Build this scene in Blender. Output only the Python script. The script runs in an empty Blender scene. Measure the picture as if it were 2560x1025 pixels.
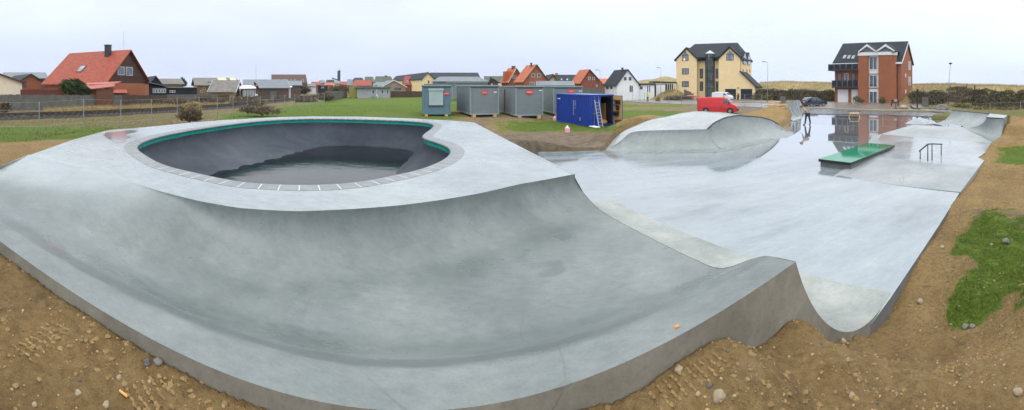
import bpy, math, random
import numpy as np
from mathutils import Vector, Matrix, noise
from mathutils.geometry import delaunay_2d_cdt
R = math.radians
random.seed(7)
S = bpy.context.scene
COL = S.collection
# ------------------------------------------------------------ camera (a phone's swept panorama: central cylindrical)
F = 960.0            # focal length in photo pixels (photo 2560 wide)
HY = 215.0           # the horizon's row in the photo
EYE = 3.3            # eye height above the plaza floor
S.render.engine = 'CYCLES'
cd = bpy.data.cameras.new('camera'); cam = bpy.data.objects.new('camera', cd); COL.objects.link(cam); S.camera = cam
cam.location = (0, 0, EYE); cam.rotation_euler = (R(90), 0, 0)
cd.type = 'PANO'; cd.panorama_type = 'CENTRAL_CYLINDRICAL'
cd.central_cylindrical_radius = 1.0
cd.central_cylindrical_range_u_min = -1280/F; cd.central_cylindrical_range_u_max = 1280/F
cd.central_cylindrical_range_v_min = -(1025-HY)/F; cd.central_cylindrical_range_v_max = HY/F
cd.clip_start = 0.05; cd.clip_end = 3000
# ------------------------------------------------------------ light: rain-grey overcast
SUN_EL, SUN_ROT = R(52), R(200)
W = bpy.data.worlds.new("World"); S.world = W; W.use_nodes = True
wn, wl = W.node_tree.nodes, W.node_tree.links
wn.clear()
wo = wn.new('ShaderNodeOutputWorld'); bg = wn.new('ShaderNodeBackground'); bg.inputs[1].default_value = 0.09
sky = wn.new('ShaderNodeTexSky'); sky.sky_type = 'NISHITA'; sky.sun_disc = False
sky.sun_elevation = SUN_EL; sky.sun_rotation = SUN_ROT; sky.air_density = 1.0; sky.dust_density = 3.0
tc = wn.new('ShaderNodeTexCoord'); sp = wn.new('ShaderNodeSeparateXYZ'); wl.new(tc.outputs['Generated'], sp.inputs[0])
gr = wn.new('ShaderNodeValToRGB'); e = gr.color_ramp.elements
# cloud deck: bluish grey low down, whiter and brighter overhead
e[0].position = 0.0; e[0].color = (0.80, 0.82, 0.84, 1)
e[1].position = 1.0; e[1].color = (1.0, 1.0, 1.0, 1)
for p, c in ((0.5, (0.665, 0.735, 0.955, 1)), (0.52, (0.675, 0.75, 0.97, 1)), (0.56, (0.74, 0.82, 0.99, 1)), (0.62, (0.88, 0.94, 1.0, 1))):
    k = e.new(p); k.color = c
mp = wn.new('ShaderNodeMapRange'); mp.inputs[1].default_value = -1; mp.inputs[2].default_value = 1
wl.new(sp.outputs[2], mp.inputs[0]); wl.new(mp.outputs[0], gr.inputs[0])
nz = wn.new('ShaderNodeTexNoise'); nz.inputs['Scale'].default_value = 2.2; nz.inputs['Detail'].default_value = 5
mpg = wn.new('ShaderNodeMapping'); mpg.inputs['Scale'].default_value = (1, 1, 3.5); wl.new(tc.outputs['Generated'], mpg.inputs[0]); wl.new(mpg.outputs[0], nz.inputs[0])
cr = wn.new('ShaderNodeMapRange'); cr.inputs[1].default_value = 0.3; cr.inputs[2].default_value = 0.7; cr.inputs[3].default_value = 0.95; cr.inputs[4].default_value = 1.07
wl.new(nz.outputs[0], cr.inputs[0])
# brighter towards the right of the view (thinner cloud over the sea) and overhead
rt = wn.new('ShaderNodeMapRange'); rt.inputs[1].default_value = -0.2; rt.inputs[2].default_value = 1.0; rt.inputs[3].default_value = 1.0; rt.inputs[4].default_value = 1.17
wl.new(sp.outputs[0], rt.inputs[0])
up = wn.new('ShaderNodeMapRange'); up.inputs[1].default_value = 0.22; up.inputs[2].default_value = 0.9; up.inputs[3].default_value = 1.0; up.inputs[4].default_value = 1.95
wl.new(sp.outputs[2], up.inputs[0])
m1 = wn.new('ShaderNodeMath'); m1.operation = 'MULTIPLY'; wl.new(cr.outputs[0], m1.inputs[0]); wl.new(rt.outputs[0], m1.inputs[1])
m2 = wn.new('ShaderNodeMath'); m2.operation = 'MULTIPLY'; wl.new(m1.outputs[0], m2.inputs[0]); wl.new(up.outputs[0], m2.inputs[1])
m3 = wn.new('ShaderNodeMath'); m3.operation = 'MULTIPLY'; wl.new(m2.outputs[0], m3.inputs[0]); m3.inputs[1].default_value = 11.1
sc_ = wn.new('ShaderNodeVectorMath'); sc_.operation = 'SCALE'; wl.new(gr.outputs[0], sc_.inputs[0]); wl.new(m3.outputs[0], sc_.inputs['Scale'])
mx = wn.new('ShaderNodeMix'); mx.data_type = 'RGBA'; mx.inputs[0].default_value = 0.94
wl.new(sky.outputs[0], mx.inputs[6]); wl.new(sc_.outputs[0], mx.inputs[7]); wl.new(mx.outputs[2], bg.inputs[0]); wl.new(bg.outputs[0], wo.inputs[0])
sd = bpy.data.lights.new('sun', 'SUN'); sd.energy = 0.5; sd.angle = R(40); sd.color = (1, 0.97, 0.92)
sun = bpy.data.objects.new('sun', sd); COL.objects.link(sun)
sun.rotation_euler = (R(90)-SUN_EL, 0, math.pi - SUN_ROT)   # sun to the left rear, high, diffused by cloud
S.view_settings.view_transform = 'Standard'; S.view_settings.look = 'None'; S.view_settings.exposure = 0.16; S.view_settings.gamma = 1
S.cycles.max_bounces = 6; S.cycles.diffuse_bounces = 3; S.cycles.glossy_bounces = 4; S.cycles.transmission_bounces = 4
S.cycles.use_adaptive_sampling = True; S.cycles.adaptive_threshold = 0.02
S.cycles.use_denoising = True
S.cycles.sample_clamp_indirect = 8

# ------------------------------------------------------------ geometry helpers
def th(px): return (px-1280)/F
def P(px, py, z):
    """a photo pixel on the level z -> world point"""
    D = (EYE-z)*F/(py-HY)
    return Vector((D*math.sin(th(px)), D*math.cos(th(px)), z))
def PD(px, D, z=0.0): return Vector((D*math.sin(th(px)), D*math.cos(th(px)), z))
def zat(py, D): return EYE-(py-HY)*D/F
def lerp(a, b, t): return a+(b-a)*t
def interp(xs, ys, x): return float(np.interp(x, xs, ys))
def tag(o, label=None, cat=None, group=None, kind=None):
    if label: o['label'] = label
    if cat: o['category'] = cat
    if group: o['group'] = group
    if kind: o['kind'] = kind
    return o
def thing(name, label, cat, loc=(0, 0, 0), rz=0.0, group=None):
    o = bpy.data.objects.new(name, None); COL.objects.link(o); o.empty_display_size = 0.2
    o.location = loc; o.rotation_euler = (0, 0, rz)
    return tag(o, label, cat, group)
class MB:
    def __init__(s): s.v = []; s.f = []
    def quad(s, a, b, c, d): n = len(s.v); s.v += [tuple(a), tuple(b), tuple(c), tuple(d)]; s.f.append((n, n+1, n+2, n+3)); return s
    def poly(s, pts): n = len(s.v); s.v += [tuple(p) for p in pts]; s.f.append(tuple(range(n, n+len(pts)))); return s
    def box(s, x0, x1, y0, y1, z0, z1, rz=0.0, c=(0, 0)):
        n = len(s.v)
        for z in (z0, z1):
            for x, y in ((x0, y0), (x1, y0), (x1, y1), (x0, y1)):
                if rz:
                    ca, sa = math.cos(rz), math.sin(rz); dx, dy = x-c[0], y-c[1]; x, y = c[0]+dx*ca-dy*sa, c[1]+dx*sa+dy*ca
                s.v.append((x, y, z))
        s.f += [(n, n+3, n+2, n+1), (n+4, n+5, n+6, n+7), (n, n+1, n+5, n+4), (n+1, n+2, n+6, n+5), (n+2, n+3, n+7, n+6), (n+3, n, n+4, n+7)]
        return s
    def prism(s, pts, d):
        """a flat polygon extruded by the vector d"""
        n = len(s.v); k = len(pts); d = Vector(d)
        s.v += [tuple(p) for p in pts] + [tuple(Vector(p)+d) for p in pts]
        s.f.append(tuple(range(n, n+k))); s.f.append(tuple(range(n+2*k-1, n+k-1, -1)))
        for i in range(k): j = (i+1) % k; s.f.append((n+i, n+k+i, n+k+j, n+j))
        return s
    def tube(s, pts, r, seg=8, r2=None, cap=True):
        pts = [Vector(p) for p in pts]; k = len(pts); n = len(s.v)
        for i, p in enumerate(pts):
            t = (pts[min(i+1, k-1)]-pts[max(i-1, 0)]).normalized()
            a = t.cross(Vector((0, 0, 1)))
            if a.length < 0.05: a = t.cross(Vector((1, 0, 0)))
            a.normalize(); b = t.cross(a)
            rr = r if r2 is None else lerp(r, r2, i/(k-1))
            for j in range(seg):
                an = 2*math.pi*j/seg; s.v.append(tuple(p+a*math.cos(an)*rr+b*math.sin(an)*rr))
        for i in range(k-1):
            for j in range(seg):
                q = (j+1) % seg; s.f.append((n+i*seg+j, n+i*seg+q, n+(i+1)*seg+q, n+(i+1)*seg+j))
        if cap: s.f.append(tuple(n+j for j in range(seg-1, -1, -1))); s.f.append(tuple(n+(k-1)*seg+j for j in range(seg)))
        return s
    def lathe(s, prof, c=(0, 0, 0), seg=16):
        n = len(s.v); k = len(prof)
        for r, z in prof:
            for j in range(seg): an = 2*math.pi*j/seg; s.v.append((c[0]+r*math.cos(an), c[1]+r*math.sin(an), c[2]+z))
        for i in range(k-1):
            for j in range(seg): q = (j+1) % seg; s.f.append((n+i*seg+j, n+i*seg+q, n+(i+1)*seg+q, n+(i+1)*seg+j))
        s.f.append(tuple(n+j for j in range(seg-1, -1, -1))); s.f.append(tuple(n+(k-1)*seg+j for j in range(seg)))
        return s
    def grid(s, rows):
        n = len(s.v); a = len(rows); b = len(rows[0])
        for r in rows: s.v += [tuple(p) for p in r]
        for i in range(a-1):
            for j in range(b-1): q = n+i*b+j; s.f.append((q, q+1, q+b+1, q+b))
        return s
    def build(s, name, mat, parent=None, smooth=False, bevel=0.0):
        me = bpy.data.meshes.new(name); me.from_pydata(s.v, [], s.f); me.update()
        if mat: me.materials.append(mat)
        if smooth: me.polygons.foreach_set('use_smooth', [True]*len(me.polygons))
        o = bpy.data.objects.new(name, me); COL.objects.link(o)
        if parent: o.parent = parent
        if bevel: b = o.modifiers.new('bevel', 'BEVEL'); b.width = bevel; b.segments = 2; b.limit_method = 'ANGLE'
        return o
def box(name, mat, parent, *a, **k):
    bv = k.pop('bevel', 0.0); return MB().box(*a, **k).build(name, mat, parent, bevel=bv)
def copy_tree(o, parent=None):
    c = o.copy(); COL.objects.link(c)
    if parent: c.parent = parent
    for ch in list(o.children): copy_tree(ch, c)
    return c
def weld(o, d=0.0005):
    import bmesh
    b = bmesh.new(); b.from_mesh(o.data); bmesh.ops.remove_doubles(b, verts=b.verts, dist=d)
    bmesh.ops.recalc_face_normals(b, faces=b.faces); b.to_mesh(o.data); b.free(); return o

# ------------------------------------------------------------ materials
def node_mat(name):
    m = bpy.data.materials.new(name); m.use_nodes = True; nt = m.node_tree
    return m, nt, nt.nodes['Principled BSDF']
def _noise(nt, scale, detail=4, rough=0.55, vec=None, stretch=None):
    n = nt.nodes.new('ShaderNodeTexNoise'); n.inputs['Scale'].default_value = scale; n.inputs['Detail'].default_value = detail; n.inputs['Roughness'].default_value = rough
    if vec is None:
        t = nt.nodes.new('ShaderNodeTexCoord'); vec = t.outputs['Object']
    if stretch:
        mp = nt.nodes.new('ShaderNodeMapping'); mp.inputs['Scale'].default_value = stretch; nt.links.new(vec, mp.inputs[0]); vec = mp.outputs[0]
    nt.links.new(vec, n.inputs['Vector']); return n.outputs[0]
def _ramp(nt, src, stops):
    r = nt.nodes.new('ShaderNodeValToRGB'); el = r.color_ramp.elements
    el[0].position, el[0].color = stops[0][0], (*stops[0][1], 1); el[1].position, el[1].color = stops[-1][0], (*stops[-1][1], 1)
    for p, c in stops[1:-1]: k = el.new(p); k.color = (*c, 1)
    nt.links.new(src, r.inputs[0]); return r.outputs[0]
def _mix(nt, fac, a, b, mode='MIX'):
    m = nt.nodes.new('ShaderNodeMix'); m.data_type = 'RGBA'; m.blend_type = mode
    for i, v in ((0, fac), (6, a), (7, b)):
        if isinstance(v, (int, float)): m.inputs[i].default_value = v
        elif isinstance(v, tuple): m.inputs[i].default_value = (*v, 1)
        else: nt.links.new(v, m.inputs[i])
    return m.outputs[2]
def _mr(nt, src, a, b, c, d):
    m = nt.nodes.new('ShaderNodeMapRange'); m.inputs[1].default_value = a; m.inputs[2].default_value = b; m.inputs[3].default_value = c; m.inputs[4].default_value = d
    nt.links.new(src, m.inputs[0]); return m.outputs[0]
def _bump(nt, bs, src, strength, dist=0.01):
    b = nt.nodes.new('ShaderNodeBump'); b.inputs['Strength'].default_value = strength; b.inputs['Distance'].default_value = dist
    nt.links.new(src, b.inputs['Height']); nt.links.new(b.outputs[0], bs.inputs['Normal'])
def mat(name, col, rough=0.7, var=0.18, scale=3.0, bump=0.0, bscale=30, metal=0.0, spec=0.5, stretch=None):
    m, nt, bs = node_mat(name); c2 = tuple(min(1, c*(1+var)) for c in col); c1 = tuple(c*(1-var) for c in col)
    nt.links.new(_ramp(nt, _noise(nt, scale, 6, 0.6, stretch=stretch), [(0.3, c1), (0.7, c2)]), bs.inputs['Base Color'])
    bs.inputs['Roughness'].default_value = rough; bs.inputs['Metallic'].default_value = metal; bs.inputs['Specular IOR Level'].default_value = spec
    if bump: _bump(nt, bs, _noise(nt, bscale, 5), bump)
    return m
def wave_mat(name, col, scale, direction='X', rough=0.75, dark=0.7, dist=0.02, strength=0.6, var=0.15, metal=0.0):
    """boards, tiles, corrugation: evenly repeated lines with real relief"""
    col = tuple(c*.74 for c in col)
    m, nt, bs = node_mat(name); t = nt.nodes.new('ShaderNodeTexCoord')
    w = nt.nodes.new('ShaderNodeTexWave'); w.bands_direction = direction; w.wave_profile = 'SAW'; w.inputs['Scale'].default_value = scale; w.inputs['Distortion'].default_value = 0.3
    nt.links.new(t.outputs['Object'], w.inputs['Vector'])
    c = _ramp(nt, _noise(nt, 1.3, 6, 0.65), [(0.3, tuple(x*(1-var) for x in col)), (0.7, tuple(min(1, x*(1+var)) for x in col))])
    c = _mix(nt, _mr(nt, w.outputs[0], 0.0, 0.16, 1.0, 0.0), c, tuple(x*dark for x in col))
    nt.links.new(c, bs.inputs['Base Color']); bs.inputs['Roughness'].default_value = rough; bs.inputs['Metallic'].default_value = metal
    bs.inputs['Specular IOR Level'].default_value = 0.3
    _bump(nt, bs, w.outputs[0], strength, dist); return m
def brick_mat(name, col, var=0.25, mortar=(0.25, 0.22, 0.19)):
    col = tuple(c*.70 for c in col)
    m, nt, bs = node_mat(name); t = nt.nodes.new('ShaderNodeTexCoord')
    sp = nt.nodes.new('ShaderNodeSeparateXYZ'); cb = nt.nodes.new('ShaderNodeCombineXYZ'); ad = nt.nodes.new('ShaderNodeMath')
    nt.links.new(t.outputs['Object'], sp.inputs[0]); nt.links.new(sp.outputs[0], ad.inputs[0]); nt.links.new(sp.outputs[1], ad.inputs[1])
    nt.links.new(ad.outputs[0], cb.inputs[0]); nt.links.new(sp.outputs[2], cb.inputs[1])
    b = nt.nodes.new('ShaderNodeTexBrick'); nt.links.new(cb.outputs[0], b.inputs['Vector']); b.inputs['Scale'].default_value = 1.0
    b.inputs['Brick Width'].default_value = 0.24; b.inputs['Row Height'].default_value = 0.07; b.inputs['Mortar Size'].default_value = 0.008
    b.inputs['Color1'].default_value = (*[c*(1-var) for c in col], 1); b.inputs['Color2'].default_value = (*[c*(1+var) for c in col], 1); b.inputs['Mortar'].default_value = (*mortar, 1)
    c = _mix(nt, 0.55, b.outputs[0], _ramp(nt, _noise(nt, 0.7, 6, 0.7), [(0.3, tuple(c*(0.75) for c in col)), (0.7, tuple(c*1.2 for c in col))]))
    nt.links.new(c, bs.inputs['Base Color']); bs.inputs['Roughness'].default_value = 0.8; return m
def glass_mat(name, col=(0.05, 0.07, 0.09), rough=0.06):
    m, nt, bs = node_mat(name)
    nt.links.new(_ramp(nt, _noise(nt, 1.1, 3), [(0.35, col), (0.65, tuple(min(1, c*2.2+0.02) for c in col))]), bs.inputs['Base Color'])
    bs.inputs['Roughness'].default_value = rough; bs.inputs['Specular IOR Level'].default_value = 0.7; return m
def concrete(name, c1, c2, c3, r1, r2, wet=None, s=0.5, bump=0.12):
    """troweled concrete: cloudy tone, fine mottling, streaks, patchy sheen; wet=(lo,hi) rough for film of water"""
    m, nt, bs = node_mat(name); t = nt.nodes.new('ShaderNodeTexCoord').outputs['Object']
    big = _noise(nt, s, 5, 0.6, t); mid = _noise(nt, s*5, 9, 0.72, t); fine = _noise(nt, 60, 4, 0.7, t)
    c = _ramp(nt, big, [(0.32, c1), (0.5, c2), (0.68, c3)])
    c = _mix(nt, 0.36, c, _ramp(nt, mid, [(0.3, (0.62, 0.63, 0.64)), (0.5, (0.95, 0.95, 0.95)), (0.7, (1.22, 1.2, 1.18))]), 'MULTIPLY')
    trowel = _noise(nt, s*9, 10, 0.78, t, (1, 2.2, 1)); c = _mix(nt, 0.55, c, _ramp(nt, trowel, [(0.34, (0.7, 0.71, 0.72)), (0.5, (1, 1, 1)), (0.66, (1.22, 1.21, 1.2))]), 'MULTIPLY')
    # faint hairline cracks
    wob = nt.nodes.new('ShaderNodeMixRGB'); wob.inputs[0].default_value = 0.12; nt.links.new(t, wob.inputs[1]); nn = nt.nodes.new('ShaderNodeTexNoise'); nn.inputs['Scale'].default_value = 1.5; nn.inputs['Detail'].default_value = 6; nt.links.new(t, nn.inputs[0]); nt.links.new(nn.outputs['Color'], wob.inputs[2])
    vc = nt.nodes.new('ShaderNodeTexVoronoi'); vc.feature = 'DISTANCE_TO_EDGE'; vc.inputs['Scale'].default_value = 0.55; nt.links.new(wob.outputs[0], vc.inputs['Vector'])
    gate = _mr(nt, _noise(nt, .4, 2, .5, t), .50, .62, 0, .45); cm = nt.nodes.new('ShaderNodeMath'); cm.operation = 'MULTIPLY'; nt.links.new(_mr(nt, vc.outputs['Distance'], .0015, .005, 1, 0), cm.inputs[0]); nt.links.new(gate, cm.inputs[1])
    c = _mix(nt, cm.outputs[0], c, (0.10, 0.10, 0.10))
    c = _mix(nt, 0.35, c, _ramp(nt, fine, [(0.3, (0.7, 0.7, 0.7)), (0.7, (1.25, 1.25, 1.25))]), 'MULTIPLY')
    vo = nt.nodes.new('ShaderNodeTexVoronoi'); vo.inputs['Scale'].default_value = 3.1; nt.links.new(t, vo.inputs['Vector'])
    c = _mix(nt, _mr(nt, vo.outputs['Distance'], 0.028, 0.036, 0.6, 0.0), c, (0.05, 0.055, 0.06))
    nt.links.new(c, bs.inputs['Base Color'])
    nt.links.new(_mr(nt, _noise(nt, s*1.7, 6, 0.6, t), 0.35, 0.62, r1, r2), bs.inputs['Roughness'])
    _bump(nt, bs, mid, bump, 0.006); return m
M = {}
M['conc'] = concrete('concrete_deck', (0.235, 0.272, 0.29), (0.288, 0.325, 0.343), (0.345, 0.38, 0.395), 0.14, 0.34, s=0.45)
M['conc_wet'] = concrete('concrete_wet', (0.25, 0.28, 0.30), (0.31, 0.335, 0.35), (0.36, 0.385, 0.395), 0.07, 0.24, s=0.22, bump=0.03)
M['conc_side'] = concrete('concrete_cast_side', (0.17, 0.16, 0.13), (0.235, 0.22, 0.185), (0.28, 0.265, 0.22), 0.5, 0.8, s=0.9)
M['conc_dk'] = mat('concrete_dark', (0.14, 0.15, 0.155), 0.6, 0.25, 2.0, 0.2)
M['black'] = mat('black_paint', (0.012, 0.013, 0.015), 0.35, 0.2)
M['dkblue'] = wave_mat('dark_blue_boards', (0.02, 0.035, 0.05), 3.2, 'X')
M['white'] = mat('white_paint', (0.76, 0.78, 0.8), 0.5, 0.06)
M['cream'] = mat('cream_render', (0.80, 0.68, 0.52), 0.8, 0.07, 1.2, 0.1)
M['steel'] = mat('galvanised_steel', (0.34, 0.36, 0.37), 0.45, 0.15, 9, metal=0.7)
M['dksteel'] = mat('dark_steel', (0.05, 0.065, 0.07), 0.4, 0.2, 9, metal=0.4)
M['glass'] = glass_mat('window_glass')
M['glass_l'] = glass_mat('window_glass_curtained', (0.13, 0.15, 0.17))
M['wood'] = mat('pale_timber', (0.62, 0.42, 0.18), 0.7, 0.25, 4, 0.2, stretch=(1, 1, 6))
# ------------------------------------------------------------ the skatepark's plan
A0 = (1030-1280)/F
N_ = Vector((math.sin(A0), math.cos(A0))); T_ = Vector((math.cos(A0), -math.sin(A0)))
V0 = 1.95; ZD = 1.7; ZL = 1.65
def sv(s, v, z=0.0):
    p = N_*(V0+v)+T_*s; return Vector((p.x, p.y, z))
def to_sv(p): return (T_.x*p[0]+T_.y*p[1], N_.x*p[0]+N_.y*p[1]-V0)
def smooth(a, b, x): t = min(1, max(0, (x-a)/(b-a))); return t*t*(3-2*t)
def catmull(pts, n=8, closed=False):
    out = []; k = len(pts); pts = [Vector(p) for p in pts]
    for i in range(k if closed else k-1):
        if closed: p0, p1, p2, p3 = pts[i-1], pts[i], pts[(i+1) % k], pts[(i+2) % k]
        else: p0, p1, p2, p3 = pts[max(i-1, 0)], pts[i], pts[i+1], pts[min(i+2, k-1)]
        for j in range(n):
            t = j/n; out.append(0.5*((2*p1)+(p2-p0)*t+(2*p0-5*p1+4*p2-p3)*t*t+(3*p1-p0-3*p2+p3)*t**3))
    if not closed: out.append(pts[-1])
    return out
lip_px = [(310, 450), (400, 478), (500, 503), (600, 520), (740, 528), (850, 524), (1000, 513), (1100, 500), (1200, 483), (1300, 460), (1437, 435)]
lip_sv = [to_sv(P(x, y, ZD)) for x, y in lip_px]
LS = [-9.0, -6.5]+[a for a, b in lip_sv]; LV = [2.9, 2.95]+[b for a, b in lip_sv]
def v_lip(s): return interp(LS, LV, s)
QR = 2.64
def s_face(z, v): # the plaza-facing quarter pipe: where its surface stands at height z
    return 5.48-0.04*v-math.sqrt(max(0, QR*QR-(QR-z)**2))
def z_cradle(s, v):
    vl = v_lip(s); k = smooth(-2.2, -5.0, s); zf = lerp(1.10, 1.60, smooth(-1.6, -5.4, s))
    if v <= 0.3: return ZL-0.06*v
    z0 = ZL-0.02
    w = lerp(0.72, min(2.2, vl-1.0), k)
    if v < 1.45: b = smooth(0.1, 1.45, v); b0 = smooth(0.1, 1.45, 0.3); zz = z0-(z0-zf)*(b-b0)/(1-b0)
    else: zz = zf
    if v > vl-w:
        q = min(1, (v-(vl-w))/w); f = lerp(1-math.sqrt(max(0, 1-q*q)), q*q*(3-2*q), k); zz = zz+(ZD-zz)*f
    return zz
# deck outline (world, anticlockwise from the near left corner)
C_left = sv(-5.6, 0)
far_px = [(1185, 306), (1128, 301), (1026, 296), (900, 291.5), (780, 291), (700, 292.5), (640, 295.5), (560, 300), (480, 306), (370, 317), (270, 325), (180, 350), (90, 382), (0, 415)]
far_w = [P(x, y, ZD) for x, y in far_px]
corner_r = P(1437, 435, ZD)
# bowl coping, inner edge
bowl_px = [(745, 464), (837, 462), (921, 453), (991, 439), (1061, 421.6), (1111, 400), (1130, 381), (1124, 367), (1097, 355), (1067, 346), (1060, 338), (1081, 321), (1086, 312), (1068, 306), (1010, 301.5), (921, 298.4), (850, 296.8), (780, 296.4), (710, 298.5), (640, 303), (570, 311), (492, 322), (430, 333), (386, 343), (352, 355), (339, 367), (351, 382), (404, 411.7), (492, 434.5), (597, 455.6), (670, 461.5)]
bowl = [Vector(p[:2]) for p in catmull([P(x, y, ZD) for x, y in bowl_px], 6, True)]
def area2(p): return sum(p[i-1].x*p[i].y-p[i].x*p[i-1].y for i in range(len(p)))
if area2(bowl) < 0: bowl.reverse()
def resample(poly, step):
    out = []; k = len(poly); acc = 0
    for i in range(k):
        a, b = poly[i], poly[(i+1) % k]; L = (b-a).length
        while acc < L: out.append(a.lerp(b, acc/L)); acc += step
        acc -= L
    return out
bowl = resample(bowl, 0.12)
for _ in range(2): bowl = [(bowl[i-1]+bowl[i]*2+bowl[(i+1) % len(bowl)])/4 for i in range(len(bowl))]
def normals(poly):
    out = []
    for i in range(len(poly)):
        t = (poly[(i+1) % len(poly)]-poly[i-1]).normalized(); out.append(Vector((-t.y, t.x)))   # inward for anticlockwise
    return out
bn = normals(bowl)
BA = np.array([[p.x, p.y] for p in bowl])
def poly_inside(poly, x, y):
    n = len(poly); c = False; j = n-1
    for i in range(n):
        a, b = poly[i], poly[j]
        if (a[1] > y) != (b[1] > y) and x < (b[0]-a[0])*(y-a[1])/(b[1]-a[1])+a[0]: c = not c
        j = i
    return c
def poly_dist(A, x, y):
    B = np.roll(A, -1, axis=0); d = B-A; p = np.array([x, y])-A
    t = np.clip((p*d).sum(1)/np.maximum((d*d).sum(1), 1e-9), 0, 1)
    return float(np.sqrt((((A+d*t[:, None])-np.array([x, y]))**2).sum(1).min()))
def cdt(outer, holes, extra=()):
    pts = [Vector(p[:2]) for p in outer]; ed = [(i, (i+1) % len(outer)) for i in range(len(outer))]
    for h in holes:
        k = len(pts); pts += [Vector(p[:2]) for p in h]; ed += [(k+i, k+(i+1) % len(h)) for i in range(len(h))]
    pts += [Vector(p[:2]) for p in extra]
    vs, _, fs, *_r = delaunay_2d_cdt(pts, ed, [], 0, 1e-5)
    keep = []
    for f in fs:
        cx = sum(vs[i].x for i in f)/3; cy = sum(vs[i].y for i in f)/3
        if poly_inside(outer, cx, cy) and not any(poly_inside(h, cx, cy) for h in holes): keep.append(tuple(f))
    return vs, keep
# footprints for cutting the terrain
plat = [sv(-5.6, 0), sv(3.0, 0), corner_r]+far_w
plat2 = [(p[0], p[1]) for p in plat]
hip_base = [P(1512, 377, 0), P(1570, 381, 0), P(1824, 378, 0), PD(1985, 26.2, 0), PD(1975, 29.5, 0), PD(1880, 29.5, 0), PD(1750, 27, 0), PD(1640, 24.5, 0), PD(1560, 22, 0)]
edge_r = [sv(3.0, 0.0), sv(4.91, 0.0), Vector((5.02, 3.31, 0)), Vector((8.24, 4.05, 0)), Vector((11.0, 4.7, 0)), Vector((14.0, 5.2, 0)), Vector((15.3, 5.45, 0)), Vector((15.9, 5.95, 0)), Vector((19.7, 6.25, 0)), Vector((23.4, 6.6, 0)), Vector((26.0, 7.3, 0))]
plaza = edge_r+[Vector((34, 14.5, 0)), Vector((34, 17.0, 0)), PD(2330, 41, 0), PD(2270, 42, 0), PD(2200, 43.5, 0), PD(2050, 45, 0), PD(1990, 46, 0), PD(1950, 31, 0), PD(1880, 28, 0), P(1570, 350, 0), P(1500, 376, 0), P(1434, 386, 0), P(1345, 388, 0), sv(3.6, 13.2), sv(2.6, 7.6), sv(2.6, 3.0), sv(2.6, 2.0)]
plaza2 = [(p[0], p[1]) for p in plaza]
PA, QA = np.array(plat2), np.array(plaza2)
# ------------------------------------------------------------ terrain height
CP = [(-8.4, 1.4, 1.42), (-11.2, 4.2, 1.4), (-13.2, 7, 1.35), (-13.4, 11, 1.3), (-12.3, 16.8, 1.35), (-7.5, 19.6, 1.35), (-4, 19.6, 1.3), (-1, 17.8, .9), (1.6, 12, .0), (0, 21, .12), (-2, 24, .35),
 (-16, 4, 1.0), (-17, 10, .85), (-16, 17, .8), (-9, 24, .7), (-21, 7, .55), (-21.5, 15, .55), (-23.5, 26, .45), (-25, 32, .4), (-20, -5, .6), (-33, 8, .4), (-33, 16, .4), (-34.6, 29, .35), (-36, 42, .3), (-44, 69, .2), (-47, 84, .15), (-33, -12, .4),
 (-48, 14, .3), (-46, 30, .3), (-55, 60, .2), (-90, 20, .2), (-80, 90, .2), (-8, 30, .5), (-8, 38, .45), (0, 37, .4), (4, 38, .25), (-20, 45, .4), (-35, 84, .4), (-10, 90, .4), (10, 100, .2), (7, 30, 0), (5, 35.5, .05), (2.5, 28, .0), (10, 33, 0), (4.2, 22, .05),
 (20, 40, 0), (30, 50, 0), (45, 40, 0), (60, 45, .05), (60, 60, .05), (90, 60, .1), (20, 80, 0), (60, 90, .1), (0, 140, .2), (-60, 140, .2), (60, 140, .3), (110, 40, .4), (70, 25, .2), (45, 22, .1), (40, 30, 0),
 (5, 2.9, -.12), (8, 3.6, -.1), (12, 4.2, -.05), (16, 5.0, .1), (20, 5.4, .45), (23.5, 5.9, 1.0), (26.5, 6.5, 1.2), (31, 9, 1.1), (36, 14, .35), (36, 9, .8), (30, 3, .8), (20, 1.5, .5), (12, 0.5, .4), (8, -1.5, .5), (4.9, 3.1, -.28), (4.3, 2.85, -.16), (3.6, 2.75, .16), (3.3, 2.7, .42), (3.4, 2.2, .38), (6, 2.2, 0.0), (9, 2.4, .1), (3.0, 1.2, .66), (5.5, 0.5, .4),
 (2.36, 2.5, 1.18), (2.6, 2.24, .93), (2.9, 2.5, .70), (2.2, 1.4, 1.15), (2.7, 1.7, .82), (3.2, 2.3, .36), (3.7, 2.4, .06), (4.3, 2.3, -.12), (5.0, 2.5, -.18), (2.2, 2.1, 1.22), (1.3, 2.1, 1.50), (0, 0, 1.5), (0, 1.7, 1.53), (-1, 1.5, 1.55), (-2.2, 1.1, 1.55), (-3.5, .75, 1.54), (-6.2, -.2, 1.42), (-2, -2, 1.5), (2, -2, 1.2), (-12, -8, 1.0), (10, -12, .8), (-60, -60, .5), (60, -60, .5), (0, -100, .5)]
CPA = np.array(CP)
def terr_base(x, y):
    d2 = (CPA[:, 0]-x)**2+(CPA[:, 1]-y)**2+0.04; r = math.hypot(x, y)
    w = d2**-1.9; return float((w*CPA[:, 2]).sum()/w.sum())
BUMPS = [(6.7, 21.9, 1.8, 1.0), (8.6, 23.5, 1.8, 1.05), (10.6, 24.9, 1.7, .8), (22.6, 28.8, 1.6, .62), (24.4, 29.2, 1.8, .85), (20.8, 29.8, 1.4, .4), (26.0, 30.6, 1.5, .35), (5.5, 20.3, 1.0, .35)]
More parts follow.
